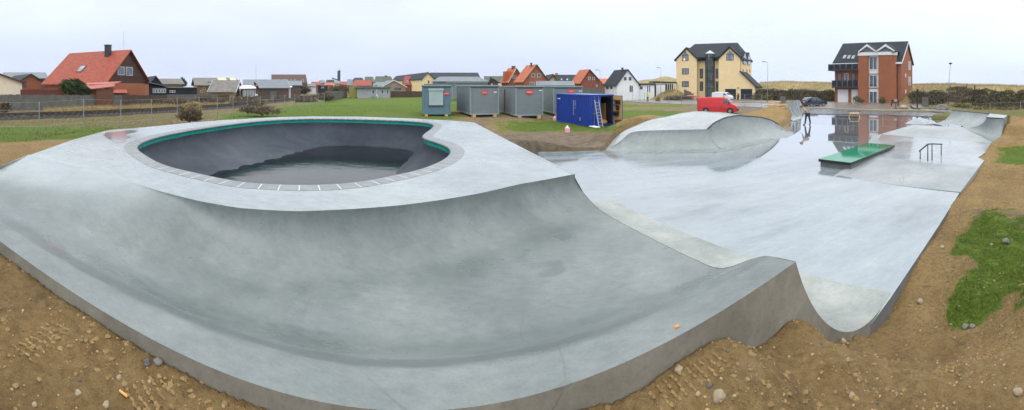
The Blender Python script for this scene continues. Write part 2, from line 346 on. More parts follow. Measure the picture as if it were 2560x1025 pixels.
def terr(x, y):
    z = terr_base(x, y)
    for bx, by, r, h in BUMPS: z += h*math.exp(-((x-bx)**2+(y-by)**2)/(r*r))
    r = math.hypot(x, y)
    a = 0.03 if r < 15 else 0.05
    z += a*noise.noise(Vector((x*0.9, y*0.9, 0)))+0.018*noise.noise(Vector((x*4.3, y*4.3, 5)))
    if r < 9: z += 0.016*noise.noise(Vector((x*9, y*9, 9)))+0.014*abs(noise.noise(Vector((x*19, y*19, 3))))+0.008*noise.noise(Vector((x*38, y*38, 3)))
    return z
ROADS = {'road': ([1440, 1540, 1700, 1850, 1960, 2000], [125, 112, 86, 76, 70, 66], [92, 84, 69, 61, 55, 50], .06), 'street': ([1930, 2030, 2200, 2330, 2360], [60, 55, 49, 47, 47], [46, 45, 43.3, 41, 41], .05),
 'driveway': ([1985, 2060, 2090, 2250, 2312], [84, 84, 80, 74, 66], [57.5, 56.5, 55, 51, 50.5], .10), 'forecourt': ([1700, 1850, 1880, 1960, 1985], [100, 98, 96, 88, 84], [87, 77, 75.5, 71, 68], .08)}
def z_ground(x, y):
    z = terr(x, y); r = math.hypot(x, y); m = 0.10+r*0.014
    if r > 38:
        px = 1280+F*math.atan2(x, y)
        for xs, fa, ne, zz in ROADS.values():
            if xs[0] <= px <= xs[-1] and interp(xs, ne, px)-1 < r < interp(xs, fa, px)+1: z = min(z, -.02)
    if 1.5 < r < 45:
        for poly, A in ((plat2, PA), (plaza2, QA)):
            if poly_inside(poly, x, y):
                d = poly_dist(A, x, y); 
                if poly is plat2: z = lerp(z, -0.9, smooth(0, m, d)) if d < m else -0.9
                else: z = min(z, lerp(z, -0.5, smooth(0.0, m, d))) if d < m else min(z, -0.5)
    return z
# ------------------------------------------------------------ what grows where (real ground cover, as weights for the ground material)
def lawn_q(x, y):
    q = min(math.hypot((x-7.4)/2.1, (y-1.7)/1.25), math.hypot((x-5.75)/.85, (y-2.15)/.6), math.hypot((x-8.2)/1.5, (y-2.9)/.55))
    return q+.38*noise.noise(Vector((x*1.3, y*1.3, 0)))+.2*noise.noise(Vector((x*4, y*4, 0)))
def py_ok(D): return D > 6
def band(xs, ys, px): return interp(xs, ys, px)
def g_type(x, y, z):
    g = np.zeros(3)
    for a, b in ((-34, -2), (-17, 2), (0, 0), (17, -2), (34, 2)):
        g += np.array(g_zero(x, y, z, a, b))
    return tuple(g/5)
def g_zero(x, y, z, jx, jy):
    """returns (green, dry, mud) weights; the rest is sandy soil"""
    D = math.hypot(x, y); px = 1280+F*math.atan2(x, y)+jx+14*noise.noise(Vector((x*.5, y*.5, 6))); py = HY+(EYE-z)*F/max(D, .1)+jy*(1 if py_ok(D) else 0)
    g = d = m = 0.0
    if D < 5.5 and px < 2200: return (0, 0, 0)
    if px < -60 or px > 2640 or y < -3:
        return (0.7, .3, 0) if D > 14 else (0, 0, 0)
    wob = 3*noise.noise(Vector((x*.7, y*.7, 2)))+1.5*noise.noise(Vector((x*2.5, y*2.5, 2)))
    if px < 640:
        lo = band([0, 150, 210, 260, 330, 640], [357, 350, 345, 330, 332, 300], px)+wob
        rail = band([0, 200, 300, 437, 535, 640], [297, 289, 285, 277, 271, 262], px)
        if py < lo:
            if py > rail+4: g, d = 0.36, 0.72
            elif py > rail-3: m, d = .3, .6
            else: g, d = 0.25, 0.85
            if py > band([0, 260], [318, 318], px) and px < 330: g, d = 1.0, .05
            if px > 300 and py < rail+40: g, d = .28, .85
        if px > 430 and py > band([430, 640], [303, 289], px)+wob*.5: g = 0.15; d = .3
    if px >= 560 and px < 1160:
        line = band([560, 600, 740, 830, 870, 900], [287, 280, 262, 250, 243, 236], px)
        if py > line+wob*.6: g, d, m = 1.0, 0.0, 0.0
        elif px < 900: g, d, m = 0.2, 0.85, 0.3
        if px > 880 and py > 278+wob*2: g, d, m = .7, .25, .25
    if px >= 1150 and px < 1570:
        g, d = .95, .05
        if py > 286+wob: g, d, m = .25, .3, .55
        if py > 303+wob: g, d, m = .8, .3, .15
        if py > 330+wob*2: g, d, m = .05, .1, .75
        if 1150 < px < 1250 and py > 300: g, d, m = .1, .25, .6
    if px >= 1555 and px < 1960:
        g, d, m = .2, .3, .7
        if py > 276+wob*.3 and px < 1700: g, d, m = 1, .05, 0
        if 262+wob*.3 < py < 268 and px < 1740: g, d, m = .8, .35, .1
        if D < 38 and (py > 297 or px > 1700) : g = d = 0; m = .15
        if math.hypot(x-12, y-24) < 8.5 : g = d = m = 0
    if math.hypot(x-24, y-28.5) < 6: g = d = m = 0
    if px >= 1960:
        if py < 292: g, d = .45, .8
        if px > 2380 and py < band([2380, 2480, 2560], [288, 284, 276], px): g, d = .35, .9
        w_ = 1-smooth(.65, 1.1, lawn_q(x, y))
        if w_ > 0: g, d, m = w_, .1*w_, 0
        if px > 2500 and 366+wob < py < 412+wob: g = 1
        if D < 14 and 520 < py < 660 and px > 2400+wob*4: g, m = max(g, .35), .5
    return (g, d, m)
def build_ground():
    az = []; a = -math.pi
    while a < math.pi-1e-4: az.append(a); a += R(0.33) if -1.5 < a < 1.5 else R(3)
    rs = [0.0, .5]; r = 0.8
    while r < 1300: rs.append(r); r *= 1.012 if r < 50 else (1.03 if r < 150 else 1.3)
    vs, cols, fs = [], [], []; na = len(az)
    for r in rs:
        for a in az:
            x, y = r*math.sin(a), r*math.cos(a)
            z = z_ground(x, y) if r < 160 else lerp(terr_base(x, y), 0, smooth(160, 500, r))
            vs.append((x, y, z)); cols.append(g_type(x, y, terr_base(x, y) if r > 25 else z) if r < 200 else (.6, .6, 0))
    for i in range(len(rs)-1):
        for j in range(na): q = (j+1) % na; fs.append((i*na+j, i*na+q, (i+1)*na+q, (i+1)*na+j))
    me = bpy.data.meshes.new('ground'); me.from_pydata(vs, [], fs); me.update()
    me.polygons.foreach_set('use_smooth', [True]*len(me.polygons))
    at = me.color_attributes.new('cover', 'FLOAT_COLOR', 'POINT')
    at.data.foreach_set('color', [c for t in cols for c in (*t, 1)])
    m, nt, bs = node_mat('ground_cover')
    t = nt.nodes.new('ShaderNodeTexCoord').outputs['Object']
    ca = nt.nodes.new('ShaderNodeVertexColor'); ca.layer_name = 'cover'; sp = nt.nodes.new('ShaderNodeSeparateColor'); nt.links.new(ca.outputs[0], sp.inputs[0])
    n0 = _noise(nt, 1.6, 8, 0.7, t); n1 = _noise(nt, 14, 8, 0.75, t); n2 = _noise(nt, 0.35, 5, 0.6, t); n3 = _noise(nt, 90, 3, 0.7, t)
    soil = _ramp(nt, n1, [(0.28, (0.17, 0.110, 0.044)), (0.5, (0.305, 0.205, 0.086)), (0.72, (0.40, 0.29, 0.137))])
    soil = _mix(nt, 0.6, soil, _ramp(nt, n0, [(0.3, (0.62, 0.6, 0.58)), (0.7, (1.3, 1.25, 1.2))]), 'MULTIPLY')
    soil = _mix(nt, 0.7, soil, _ramp(nt, n2, [(0.35, (0.72, 0.68, 0.62)), (0.5, (1.0, 1.0, 1.0)), (0.65, (1.12, 1.12, 1.1))]), 'MULTIPLY')
    pat = _noise(nt, 3.3, 3, 0.5, t); soil = _mix(nt, _mr(nt, pat, .60, .68, 0, .45), soil, (0.36, 0.26, 0.13)); soil = _mix(nt, _mr(nt, pat, .36, .28, 0, .5), soil, (0.10, 0.068, 0.035))
    soil = _mix(nt, 0.5, soil, _ramp(nt, n3, [(0.3, (0.6, 0.6, 0.6)), (0.7, (1.4, 1.4, 1.4))]), 'MULTIPLY')
    green = _ramp(nt, n1, [(0.3, (0.024, 0.044, 0.005)), (0.5, (0.088, 0.150, 0.008)), (0.7, (0.19, 0.25, 0.028))])
    green = _mix(nt, 0.6, green, _ramp(nt, n0, [(0.3, (0.6, 0.68, 0.6)), (0.7, (1.3, 1.2, 1.1))]), 'MULTIPLY')
    dry = _ramp(nt, n1, [(0.3, (0.045, 0.042, 0.015)), (0.5, (0.14, 0.112, 0.04)), (0.7, (0.30, 0.23, 0.085))])
    mud = _ramp(nt, n0, [(0.3, (0.09, 0.068, 0.046)), (0.7, (0.26, 0.205, 0.145))])
    def edge(ch):
        mm = nt.nodes.new('ShaderNodeMath'); mm.operation = 'ADD'; nt.links.new(sp.outputs[ch], mm.inputs[0])
        nt.links.new(_mr(nt, n0, 0.25, 0.75, -0.45, 0.45), mm.inputs[1]); return _mr(nt, mm.outputs[0], 0.38, 0.62, 0, 1)
    def edge2(ch):
        mm = nt.nodes.new('ShaderNodeMath'); mm.operation = 'ADD'; nt.links.new(sp.outputs[ch], mm.inputs[0])
        nt.links.new(_mr(nt, _noise(nt, 3.7, 7, 0.7, t), 0.3, 0.7, -0.4, 0.4), mm.inputs[1]); return _mr(nt, mm.outputs[0], 0.35, 0.65, 0, 1)
    c = _mix(nt, edge2(2), soil, mud); c = _mix(nt, edge2(1), c, dry); c = _mix(nt, edge(0), c, green)
    nt.links.new(c, bs.inputs['Base Color']); bs.inputs['Roughness'].default_value = 0.85; bs.inputs['Specular IOR Level'].default_value = 0.25
    hh = nt.nodes.new('ShaderNodeMath'); hh.operation = 'ADD'; nt.links.new(n1, hh.inputs[0]); nt.links.new(n3, hh.inputs[1])
    _bump(nt, bs, hh.outputs[0], 1.0, 0.045)
    me.materials.append(m); o = bpy.data.objects.new('ground', me); COL.objects.link(o); tag(o, kind='structure')
build_ground()

# ------------------------------------------------------------ plaza floor (z = 0), wet
def sheet(name, poly, z, m, kind='structure', holes=(), extra=(), zf=None):
    vs, fs = cdt(poly, holes, extra); mb = MB(); mb.v = [(v.x, v.y, zf(v.x, v.y) if zf else z) for v in vs]; mb.f = [tuple(reversed(f)) if (vs[f[1]]-vs[f[0]]).cross(vs[f[2]]-vs[f[0]]) < 0 else f for f in fs]
    o = mb.build(name, m, None); return tag(o, kind=kind) if kind else o
def water_mat():
    m, nt, bs = node_mat('rain_film'); t = nt.nodes.new('ShaderNodeTexCoord').outputs['Object']
    big = _noise(nt, 0.10, 3, 0.5, t); mid = _noise(nt, 1.2, 9, 0.7, t); fine = _noise(nt, 60, 4, 0.7, t); s2 = _noise(nt, 0.28, 6, 0.62, t, (1, 2.6, 1))
    c = _ramp(nt, s2, [(0.3, (0.135, 0.165, 0.185)), (0.47, (0.225, 0.265, 0.295)), (0.7, (0.29, 0.335, 0.36))])
    c = _mix(nt, 0.35, c, _ramp(nt, mid, [(0.3, (0.75, 0.75, 0.75)), (0.7, (1.2, 1.2, 1.2))]), 'MULTIPLY'); c = _mix(nt, 0.4, c, _ramp(nt, _noise(nt, 4.5, 10, .75, t, (1, 2, 1)), [(.35, (.75, .75, .75)), (.65, (1.2, 1.2, 1.2))]), 'MULTIPLY')
    # puddled area: one round patch of standing water in front of the brick house (object space is world space here)
    sp = nt.nodes.new('ShaderNodeSeparateXYZ'); nt.links.new(t, sp.inputs[0])
    g = nt.nodes.new('ShaderNodeTexGradient'); g.gradient_type = 'SPHERICAL'; mp = nt.nodes.new('ShaderNodeMapping'); mp.vector_type = 'TEXTURE'
    mp.inputs['Location'].default_value = (22.5, 20.5, 0); mp.inputs['Scale'].default_value = (17, 15, 40); nt.links.new(t, mp.inputs[0]); nt.links.new(mp.outputs[0], g.inputs[0])
    ad = nt.nodes.new('ShaderNodeMath'); ad.operation = 'ADD'; nt.links.new(g.outputs[0], ad.inputs[0]); nt.links.new(_mr(nt, _noise(nt, 0.5, 6, 0.6, t), .3, .7, -.16, .16), ad.inputs[1])
    pud = _mr(nt, ad.outputs[0], 0.16, 0.26, 0, 1)
    far = _mr(nt, sp.outputs[0], 3.5, 9.0, 0, 1); rr = _mr(nt, s2, 0.35, 0.65, 0.035, 0.12); mq = nt.nodes.new('ShaderNodeMath'); mq.operation = 'MULTIPLY'; nt.links.new(rr, mq.inputs[0]); nt.links.new(_mr(nt, far, 0, 1, 2.4, 1), mq.inputs[1]); rr = mq.outputs[0]
    mm = nt.nodes.new('ShaderNodeMix'); nt.links.new(pud, mm.inputs[0]); nt.links.new(rr, mm.inputs[2]); mm.inputs[3].default_value = 0.025; nt.links.new(mm.outputs[0], bs.inputs['Roughness'])
    nt.links.new(_mix(nt, pud, c, (0.20, 0.225, 0.24)), bs.inputs['Base Color'])
    bs.inputs['Coat Weight'].default_value = 0.8; bs.inputs['Coat Roughness'].default_value = 0.03
    nt.links.new(_mr(nt, pud, 0, 1, 0.6, 1.0), bs.inputs['Coat Weight'])
    nt.links.new(mm.outputs[0], bs.inputs['Coat Roughness'])
    _bump(nt, bs, _noise(nt, 3.0, 4, .6, t, (1, 1.6, 1)), 0.05, 0.012)
    return m
M['film'] = water_mat()
sheet('plaza_floor', [tuple(p[:2]) for p in plaza], 0.0, M['film'])
# rim of the floor slab along the soil
mb = MB()
for a, b in zip(edge_r[1:], edge_r[2:]): mb.quad((a.x, a.y, 0.0), (a.x, a.y, -.6), (b.x, b.y, -.6), (b.x, b.y, 0.0))
tag(mb.build('plaza_edge', M['conc_dk']), kind='structure')
# raised level with its two banks
def z_up(x, y):
    if x < 13.9: return lerp(.004, .15, (x-10.75)/3.15)
    if x < 20.5: return .15
    return lerp(.15, .5, min(1, (x-20.5)/3.7))
ur = [Vector((10.95, 4.67)), Vector((14.0, 5.18)), Vector((15.3, 5.43)), Vector((15.9, 5.93)), Vector((19.7, 6.23)), Vector((23.4, 6.58)), Vector((26, 7.28)), Vector((24.3, 9.7)), Vector((24.1, 14.0))]
ul = [Vector((20.6, 14.35)), Vector((13.9, 10.35)), Vector((10.55, 9.3))]
M['conc_bank'] = concrete('concrete_bank', (0.22, 0.245, 0.255), (0.27, 0.295, 0.305), (0.32, 0.345, 0.35), 0.3, 0.5, s=0.4)
def pane_(poly, m, name):
    vs, fs = cdt([tuple(p) for p in poly], []); mb = MB(); mb.v = [(v.x, v.y, z_up(v.x, v.y)) for v in vs]; mb.f = [f if (vs[f[1]]-vs[f[0]]).cross(vs[f[2]]-vs[f[0]]) > 0 else tuple(reversed(f)) for f in fs]
    return tag(mb.build(name, m), kind='structure')
xL = Vector((13.9, 10.35)); xN = Vector((14.0, 5.18)); yN = Vector((20.2, 6.28)); yL = Vector((20.6, 14.35))
pane_([Vector((10.95, 4.67)), xN, xL, Vector((10.55, 9.3))], M['conc_bank'], 'plaza_bank')
pane_([xN, Vector((15.3, 5.43)), Vector((15.9, 5.93)), Vector((19.7, 6.23)), yN, yL, xL], M['conc_wet'], 'raised_plaza')
pane_([yN, Vector((23.4, 6.58)), Vector((26, 7.28)), Vector((24.3, 9.7)), Vector((24.1, 14.0)), yL], M['conc_bank'], 'plaza_bank'); mb = MB()
lo = [Vector((20.3, 14.9)), Vector((13.8, 10.9)), Vector((10.3, 9.35))]
rim = [ur[-1]]+ul; rlo = [Vector((24.3, 14.7))]+lo
for i in range(3): a, b, c_, d_ = rim[i], rim[i+1], rlo[i+1], rlo[i]; mb.quad((a.x, a.y, z_up(*a)), (b.x, b.y, z_up(*b)), (c_.x, c_.y, .003), (d_.x, d_.y, .003))
for a, b in zip(ur[:6], ur[1:7]): mb.quad((a.x, a.y, z_up(*a)), (a.x, a.y-.01, -.3), (b.x, b.y-.01, -.3), (b.x, b.y, z_up(*b)))
a, b = ur[-1], ur[-2]; mb.quad((a.x, a.y, .5), (b.x, b.y, .5), (b.x+1.2, b.y, .003), (a.x+1.2, a.y, .003))
tag(mb.build('bank_edge', M['conc_bank']), kind='structure')
# ------------------------------------------------------------ bowl platform: cradle in front, deck, bowl
plat_t = thing('bowl_platform', 'big pale concrete platform in the foreground with a dark kidney bowl sunk in its deck', 'skate bowl')
NS, NV = 260, 110
rows = []
for i in range(NV+1):
    b = i/NV
    row = []
    for j in range(NS+1):
        a = j/NS; s = lerp(-6.5, 3.0, a)
        for _ in range(4):
            vl = v_lip(min(s, 2.87))
            # rows crowd towards the lip where the wall is steep
            bb = b if b < .62 else .62+.38*math.sin((b-.62)/.38*math.pi/2)
            v = (0.3*b/.08 if b < .08 else 0.3+(vl-.3)*(bb-.08)/.92)
            s = min(s, 3.2); z = z_cradle(s, v) if i else ZL
            s1 = s_face(z, v)
            if i == NV: s1 = 2.87
            s = lerp(-5.6-.66*v, s1, a)
        z = ZD if i == NV else z_cradle(s, v)
        row.append(sv(s, v, z))
    rows.append(row)
mb = MB(); mb.grid(rows)
cr_o = mb.build('cradle', None, plat_t, smooth=True)
at = cr_o.data.color_attributes.new('stain', 'FLOAT_COLOR', 'POINT'); q = []
for co in mb.v:
    s, v = to_sv(co); w = noise.noise(Vector((s*.8, v*2, 1)))*.06+noise.noise(Vector((s*4, v*6, 1)))*.03
    b_ = smooth(.33, .37, v+w)*(1-smooth(.50, .62, v+w*1.5))*(1-smooth(1.3, 2.2, s))*smooth(-5.5, -4.0, s)
    for cx, cy, rx, ry in ((1385, 658, 22, 5), (1380, 682, 30, 7), (1398, 672, 14, 10)):
        p_ = P(cx, cy, 1.10); ps, pv = to_sv(p_); b_ = max(b_, 1.5*(1-smooth(.5, 1.1, math.hypot((s-ps)/(rx*.0075), (v-pv)/(ry*.016))+w*4)))
    dk = smooth(-2.6, -5.0, s+.25*w)*smooth(1.0, 2.6, v-.35*(s+5)) if v > .3 else 0
    q += [b_, dk, 0, 1]
at.data.foreach_set('color', q)
M['cradle'] = concrete('concrete_cradle', (0.115, 0.137, 0.136), (0.152, 0.177, 0.175), (0.198, 0.223, 0.219), 0.20, 0.46, s=0.7, bump=0.15)
nt = M['cradle'].node_tree; bs = nt.nodes['Principled BSDF']; src = bs.inputs['Base Color'].links[0].from_socket
va = nt.nodes.new('ShaderNodeVertexColor'); va.layer_name = 'stain'; sp_ = nt.nodes.new('ShaderNodeSeparateColor'); nt.links.new(va.outputs[0], sp_.inputs[0])
src = _mix(nt, sp_.outputs[1], src, _ramp(nt, _noise(nt, 2.2, 8, .7), [(.3, (.24, .28, .295)), (.7, (.34, .375, .39))]))
nt.links.new(_mix(nt, _mr(nt, sp_.outputs[0], 0, 1, 0, .6), src, (0.085, 0.10, 0.10)), bs.inputs['Base Color'])
rs_ = bs.inputs['Roughness'].links[0].from_socket; mm_ = nt.nodes.new('ShaderNodeMix'); nt.links.new(sp_.outputs[1], mm_.inputs[0]); nt.links.new(rs_, mm_.inputs[2]); mm_.inputs[3].default_value = .24; nt.links.new(mm_.outputs[0], bs.inputs['Roughness'])
cr_o.data.materials.append(M['cradle'])
# deck
lipw = [tuple(p[:2]) for p in rows[-1]]
outer = lipw+[tuple(p[:2]) for p in far_w]
leftedge = [tuple(r[0][:2]) for r in rows]
COPW = 0.30
cop_out = [p-n*COPW for p, n in zip(bowl, bn)]
vs, fs = cdt(outer, [[tuple(p) for p in cop_out]])
mb = MB(); mb.v = [(v.x, v.y, ZD) for v in vs]; mb.f = [f if (vs[f[1]]-vs[f[0]]).cross(vs[f[2]]-vs[f[0]]) > 0 else tuple(reversed(f)) for f in fs]
mb.build('deck', M['conc'], plat_t)
# outer walls: near wall follows the cradle's rim, then the far sides
mb = MB()
def wall(pts, zb, off=0.0):
    for a, b in zip(pts, pts[1:]): mb.quad(a, (a[0], a[1], zb), (b[0], b[1], zb), b)
wall([tuple(p) for p in rows[0]], -.9)
wall([tuple(r[0]) for r in reversed(rows)], -.9)
fl = [corner_r.copy()]+[p.copy() for p in far_w]+[rows[-1][0].copy()]
for p in fl: p.z = ZD
wall([tuple(p) for p in fl], -.9)
# rounded arris strip along the deck's right edge
mb.build('side_wall', M['conc_side'], plat_t)
# rain puddle on the deck's far left, mirroring the big house
pd_ = [P(x, y, ZD) for x, y in ((262, 334), (300, 328), (345, 325.5), (338, 331), (316, 337), (322, 343), (300, 357), (276, 350))]
m, nt, bs = node_mat('deck_puddle'); bs.inputs['Base Color'].default_value = (.22, .25, .26, 1); bs.inputs['Roughness'].default_value = .10; bs.inputs['Coat Weight'].default_value = .4; bs.inputs['Coat Roughness'].default_value = .05
pc = [p.xy for p in catmull(pd_, 5, True)]; pc = [p+Vector((noise.noise(Vector((p.x*3, p.y*3, 0))), noise.noise(Vector((p.x*3, p.y*3, 9)))))*.12 for p in pc]
vs, fs = cdt([tuple(p) for p in pc], []); mb = MB(); mb.v = [(v.x, v.y, ZD+.004) for v in vs]; mb.f = [f if (vs[f[1]]-vs[f[0]]).cross(vs[f[2]]-vs[f[0]]) > 0 else tuple(reversed(f)) for f in fs]
tag(mb.build('rain_puddle', m), kind='structure')
# quarter pipe that drops from the platform's ridge to the plaza
rws = []; vv = [v_lip(2.87)*i/40 for i in range(41)]+[v_lip(2.87)+.25*i for i in range(1, 14)]
for v in vv:
    zt = z_cradle(3.05, v) if v < v_lip(2.87)-.02 else ZD
    if v < v_lip(2.87):
        bi = min(range(len(rows)), key=lambda k: abs(to_sv(rows[k][-1])[1]-v)); zt = rows[bi][-1].z
        v = to_sv(rows[bi][-1])[1]
    r = []; a0 = math.acos(max(-1, min(1, (QR-zt)/QR)))
    for k in range(25):
        an = a0*(1-k/24); z = QR-QR*math.cos(an); s = 5.48-.04*v-QR*math.sin(an)
        if v > v_lip(2.87): s = lerp(s, 2.87, 0) 
        r.append(sv(s, v, z+.003))
    r.append(sv(5.6-.04*v, v, .004)); r.append(sv(5.82-.04*v, v, .004)); rws.append(r)
mb = MB(); mb.grid(rws)
def matte_strip(name):
    return concrete(name, (0.20, 0.225, 0.21), (0.28, 0.305, 0.285), (0.36, 0.375, 0.35), 0.22, 0.5, s=0.8, bump=0.08)
M['conc_strip'] = matte_strip('concrete_strip')
mb.build('quarter_pipe_face', M['conc_strip'], plat_t, smooth=True)
mb = MB(); e0 = rws[0]
for a, b in zip(e0, e0[1:]): mb.quad(a, (a.x, a.y, -.9), (b.x, b.y, -.9), b)
mb.build('end_wall', M['conc_side'], plat_t); mb = MB(); e1 = rws[-1]
for a, b in zip(e1, e1[1:]): mb.quad(b, (b.x, b.y, -.2), (a.x, a.y, -.2), a)
mb.build('end_wall', M['conc_side'], plat_t)
# coping blocks with pale joints, and the turquoise tile band
NB = len(bowl); arc = [0]
for i in range(NB): arc.append(arc[-1]+(bowl[(i+1) % NB]-bowl[i]).length)
nblk = round(arc[-1]/0.305); bl = arc[-1]/nblk
def at_arc(d):
    d %= arc[-1]
    import bisect
    i = min(NB-1, max(0, bisect.bisect_right(arc, d)-1)); t = (d-arc[i])/max(1e-6, arc[i+1]-arc[i])
    return bowl[i].lerp(bowl[(i+1) % NB], t), bn[i].lerp(bn[(i+1) % NB], t).normalized()
M['cop'] = mat('coping_block', (0.19, 0.205, 0.215), 0.35, 0.22, 5, 0.15)
M['joint'] = mat('coping_joint_mortar', (0.62, 0.64, 0.64), 0.7, 0.1)
mb = MB(); joints = []
for k in range(nblk):
    d0, d1 = k*bl+.012, (k+1)*bl-.012; q = []
    for i in range(4):
        p, n = at_arc(lerp(d0, d1, i/3))
        q.append([Vector((*(p-n*(COPW+.002)), ZD-.02)), Vector((*(p-n*(COPW+.002)), ZD+.004)), Vector((*(p-n*.04), ZD+.012)), Vector((*(p+n*.025), ZD+.006)), Vector((*(p+n*.05), ZD-.02)), Vector((*(p+n*.045), ZD-.05)), Vector((*(p-n*.01), ZD-.07))])
    mb.grid(q); 
    for i in (0, 3): mb.poly(q[i] if i else list(reversed(q[i])))
    p, n = at_arc(k*bl); t = Vector((-n.y, n.x))*.009
    c = []
    for sg in (-1, 1): c.append([Vector((*(p-n*COPW+t*sg), ZD+.003)), Vector((*(p-n*.04+t*sg), ZD+.010)), Vector((*(p+n*.022+t*sg), ZD+.004)), Vector((*(p+n*.045+t*sg), ZD-.02)), Vector((*(p-n*.01+t*sg), ZD-.065))])
    joints.append(MB().grid(c))
cop_o = mb.build('coping', M['cop'], plat_t); cop_o['label'] = 'ring of grey coping blocks with pale joints'
for j_ in joints: j_.build('coping_joint', M['joint'], cop_o)
M['tile'] = mat('turquoise_tile', (0.012, 0.30, 0.24), 0.25, 0.2, 6)
mb = MB(); q = []
for z, o in ((ZD-.068, 0), (ZD-.185, 0)): q.append([Vector((*(p-n*o), z)) for p, n in zip(bowl+[bowl[0]], bn+[bn[0]])])
mb.grid(q); mb.build('tile_band', M['tile'], plat_t)
# basin: depth as a function of the distance from the rim
ZT = ZD-.185; ZB = 0.42; RB = 1.05
def z_basin(d, x=0, y=0):
    fl = .40+.42*smooth(-6.6, -11.2, x)+.03*noise.noise(Vector((x*1.3, y*1.3, 2)))+.028*noise.noise(Vector((x*3.6, y*3.6, 2)))   # the floor deepens towards the right
    H = ZT-fl; rb = 1.75
    if d >= rb: return fl
    q = 1-d/rb; return fl+H*(1-math.sqrt(max(0, 1-q*q)))
ex = []
for dd in (.01, .025, .05, .08, .12, .17, .23, .3, .38, .47, .57, .68, .82, .97, 1.13, 1.3, 1.5, 1.75):
    stp = 1 if dd < .5 else 2
    for i in range(0, NB, stp):
        q = bowl[i]+bn[i]*dd
        if poly_inside(bowl, q.x, q.y) and poly_dist(BA, q.x, q.y) > dd*.96: ex.append(q)
x0, x1, y0, y1 = BA[:, 0].min(), BA[:, 0].max(), BA[:, 1].min(), BA[:, 1].max(); xx = x0
while xx < x1:
    yy = y0
    while yy < y1:
        if poly_inside(bowl, xx, yy) and poly_dist(BA, xx, yy) > 1.85: ex.append(Vector((xx, yy)))
        yy += .14
    xx += .14
vs, fs = cdt([tuple(p) for p in bowl], [], ex)
mb = MB(); mb.v = [(v.x, v.y, z_basin(poly_dist(BA, v.x, v.y), v.x, v.y)) for v in vs]; mb.f = [f if (vs[f[1]]-vs[f[0]]).cross(vs[f[2]]-vs[f[0]]) > 0 else tuple(reversed(f)) for f in fs]
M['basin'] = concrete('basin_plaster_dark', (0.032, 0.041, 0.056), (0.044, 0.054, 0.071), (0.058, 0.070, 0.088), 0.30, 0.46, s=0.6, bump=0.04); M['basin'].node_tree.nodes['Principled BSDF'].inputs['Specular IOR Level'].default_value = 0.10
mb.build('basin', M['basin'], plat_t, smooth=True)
# standing rain water in the basin
m, nt, bs = node_mat('pool_water'); t = nt.nodes.new('ShaderNodeTexCoord').outputs['Object']
bs.inputs['Base Color'].default_value = (0.008, 0.010, 0.013, 1); bs.inputs['Roughness'].default_value = 0.015; bs.inputs['IOR'].default_value = 1.34; bs.inputs['Specular IOR Level'].default_value = 1.0

_bump(nt, bs, _noise(nt, 2.0, 5, 0.65, t, (1, 1, 1)), 0.16, 0.05); M['pool'] = m
wl_ = .55
wp = []
for p, n in zip(bowl, bn):
    wp.append(p+n*.34)
def clean(poly, dmin):
    return [p for p in poly if poly_inside(bowl, p.x, p.y) and poly_dist(BA, p.x, p.y) > dmin*.97]
wp = clean(wp, .34)
vs, fs = cdt([tuple(p) for p in wp], []); mb = MB(); mb.v = [(v.x, v.y, wl_) for v in vs]; mb.f = [f if (vs[f[1]]-vs[f[0]]).cross(vs[f[2]]-vs[f[0]]) > 0 else tuple(reversed(f)) for f in fs]
wt = mb.build('rain_water', M['pool'], None); tag(wt, kind='structure')

# ------------------------------------------------------------ the hip in the middle of the plaza
hip = thing('skate_hip', 'domed concrete hip with a steel-edged arched lip in the middle of the wet plaza', 'skate ramp')
def W3(px, D, z): p = PD(px, D, z); return p
Lt = [0, .5, 1.57, 2.8, 5.47, 6.94, 8.2, 9.0]; Lz = [.99, 1.27, 1.50, 1.55, 1.26, .94, .45, .03]
lipR = []
for i in range(41):
    t = 9.0*i/40; lipR.append(Vector((10.0+.93*t, 17.9+.37*t, interp(Lt, Lz, t))))
sm = [lipR[0]]+[(lipR[i-1]+lipR[i]*2+lipR[i+1])/4 for i in range(1, 40)]+[lipR[-1]]; lipR = sm
nR = Vector((.37, -.93, 0))     # towards the plaza
def face(lip, nrm, runmax, zb=.004, k=16, flare=0.0):
    rws = []
    for i, p in enumerate(lip):
        h = max(.01, p.z-zb); run = runmax*min(1, (h/1.0)**.6); r = []
        for j in range(k+1):
            an = math.pi/2*(1-j/k)*.92
            f = (1-math.cos(an))/(1-math.cos(math.pi/2*.92)); g = 1-math.sin(an)/math.sin(math.pi/2*.92)
            n = nrm if not callable(nrm) else nrm(i)
            q = p+n*run*g; q.z = zb+h*f; r.append(q)
        n = nrm if not callable(nrm) else nrm(i)
        q = p+n*(run+.25); q.z = zb-.001; r.append(q)
        rws.append(r)
    return rws
lipF = [P(1572, 331, .80), P(1590, 326.5, .86), P(1640, 324.5, .93), P(1700, 324, .97)]
A_ = lipR[0]
lipF = [PD(1514, 20.0, .03), PD(1538, 20.0, .25), PD(1556, 20.0, .52), PD(1575, 20.2, .82), PD(1600, 20.3, .92), PD(1650, 20.35, .96), PD(1700, 20.4, .98), PD(1745, 20.45, .99), A_]
lipF = catmull(lipF, 6)
def nF(i):
    q = i/(len(lipF)-1); p = lipF[i]; d = Vector((-p.x, -p.y, 0)).normalized(); return d
fF = face(lipF, nF, 1.25)
nA = nF(len(lipF)-1)
corner = []
for i in range(9):
    t = i/8; n = (nA*(1-t)+nR*t).normalized(); corner.append(n)
fc = face([A_.copy() for _ in corner], lambda i: corner[i], 1.25)
fR = face(lipR, nR, 1.3)
mb = MB(); mb.grid(fF); mb.grid(fc); mb.grid(fR)
M['conc_face'] = concrete('concrete_transition', (0.19, 0.215, 0.215), (0.225, 0.255, 0.253), (0.27, 0.30, 0.295), 0.2, 0.42, s=0.5, bump=0.06)
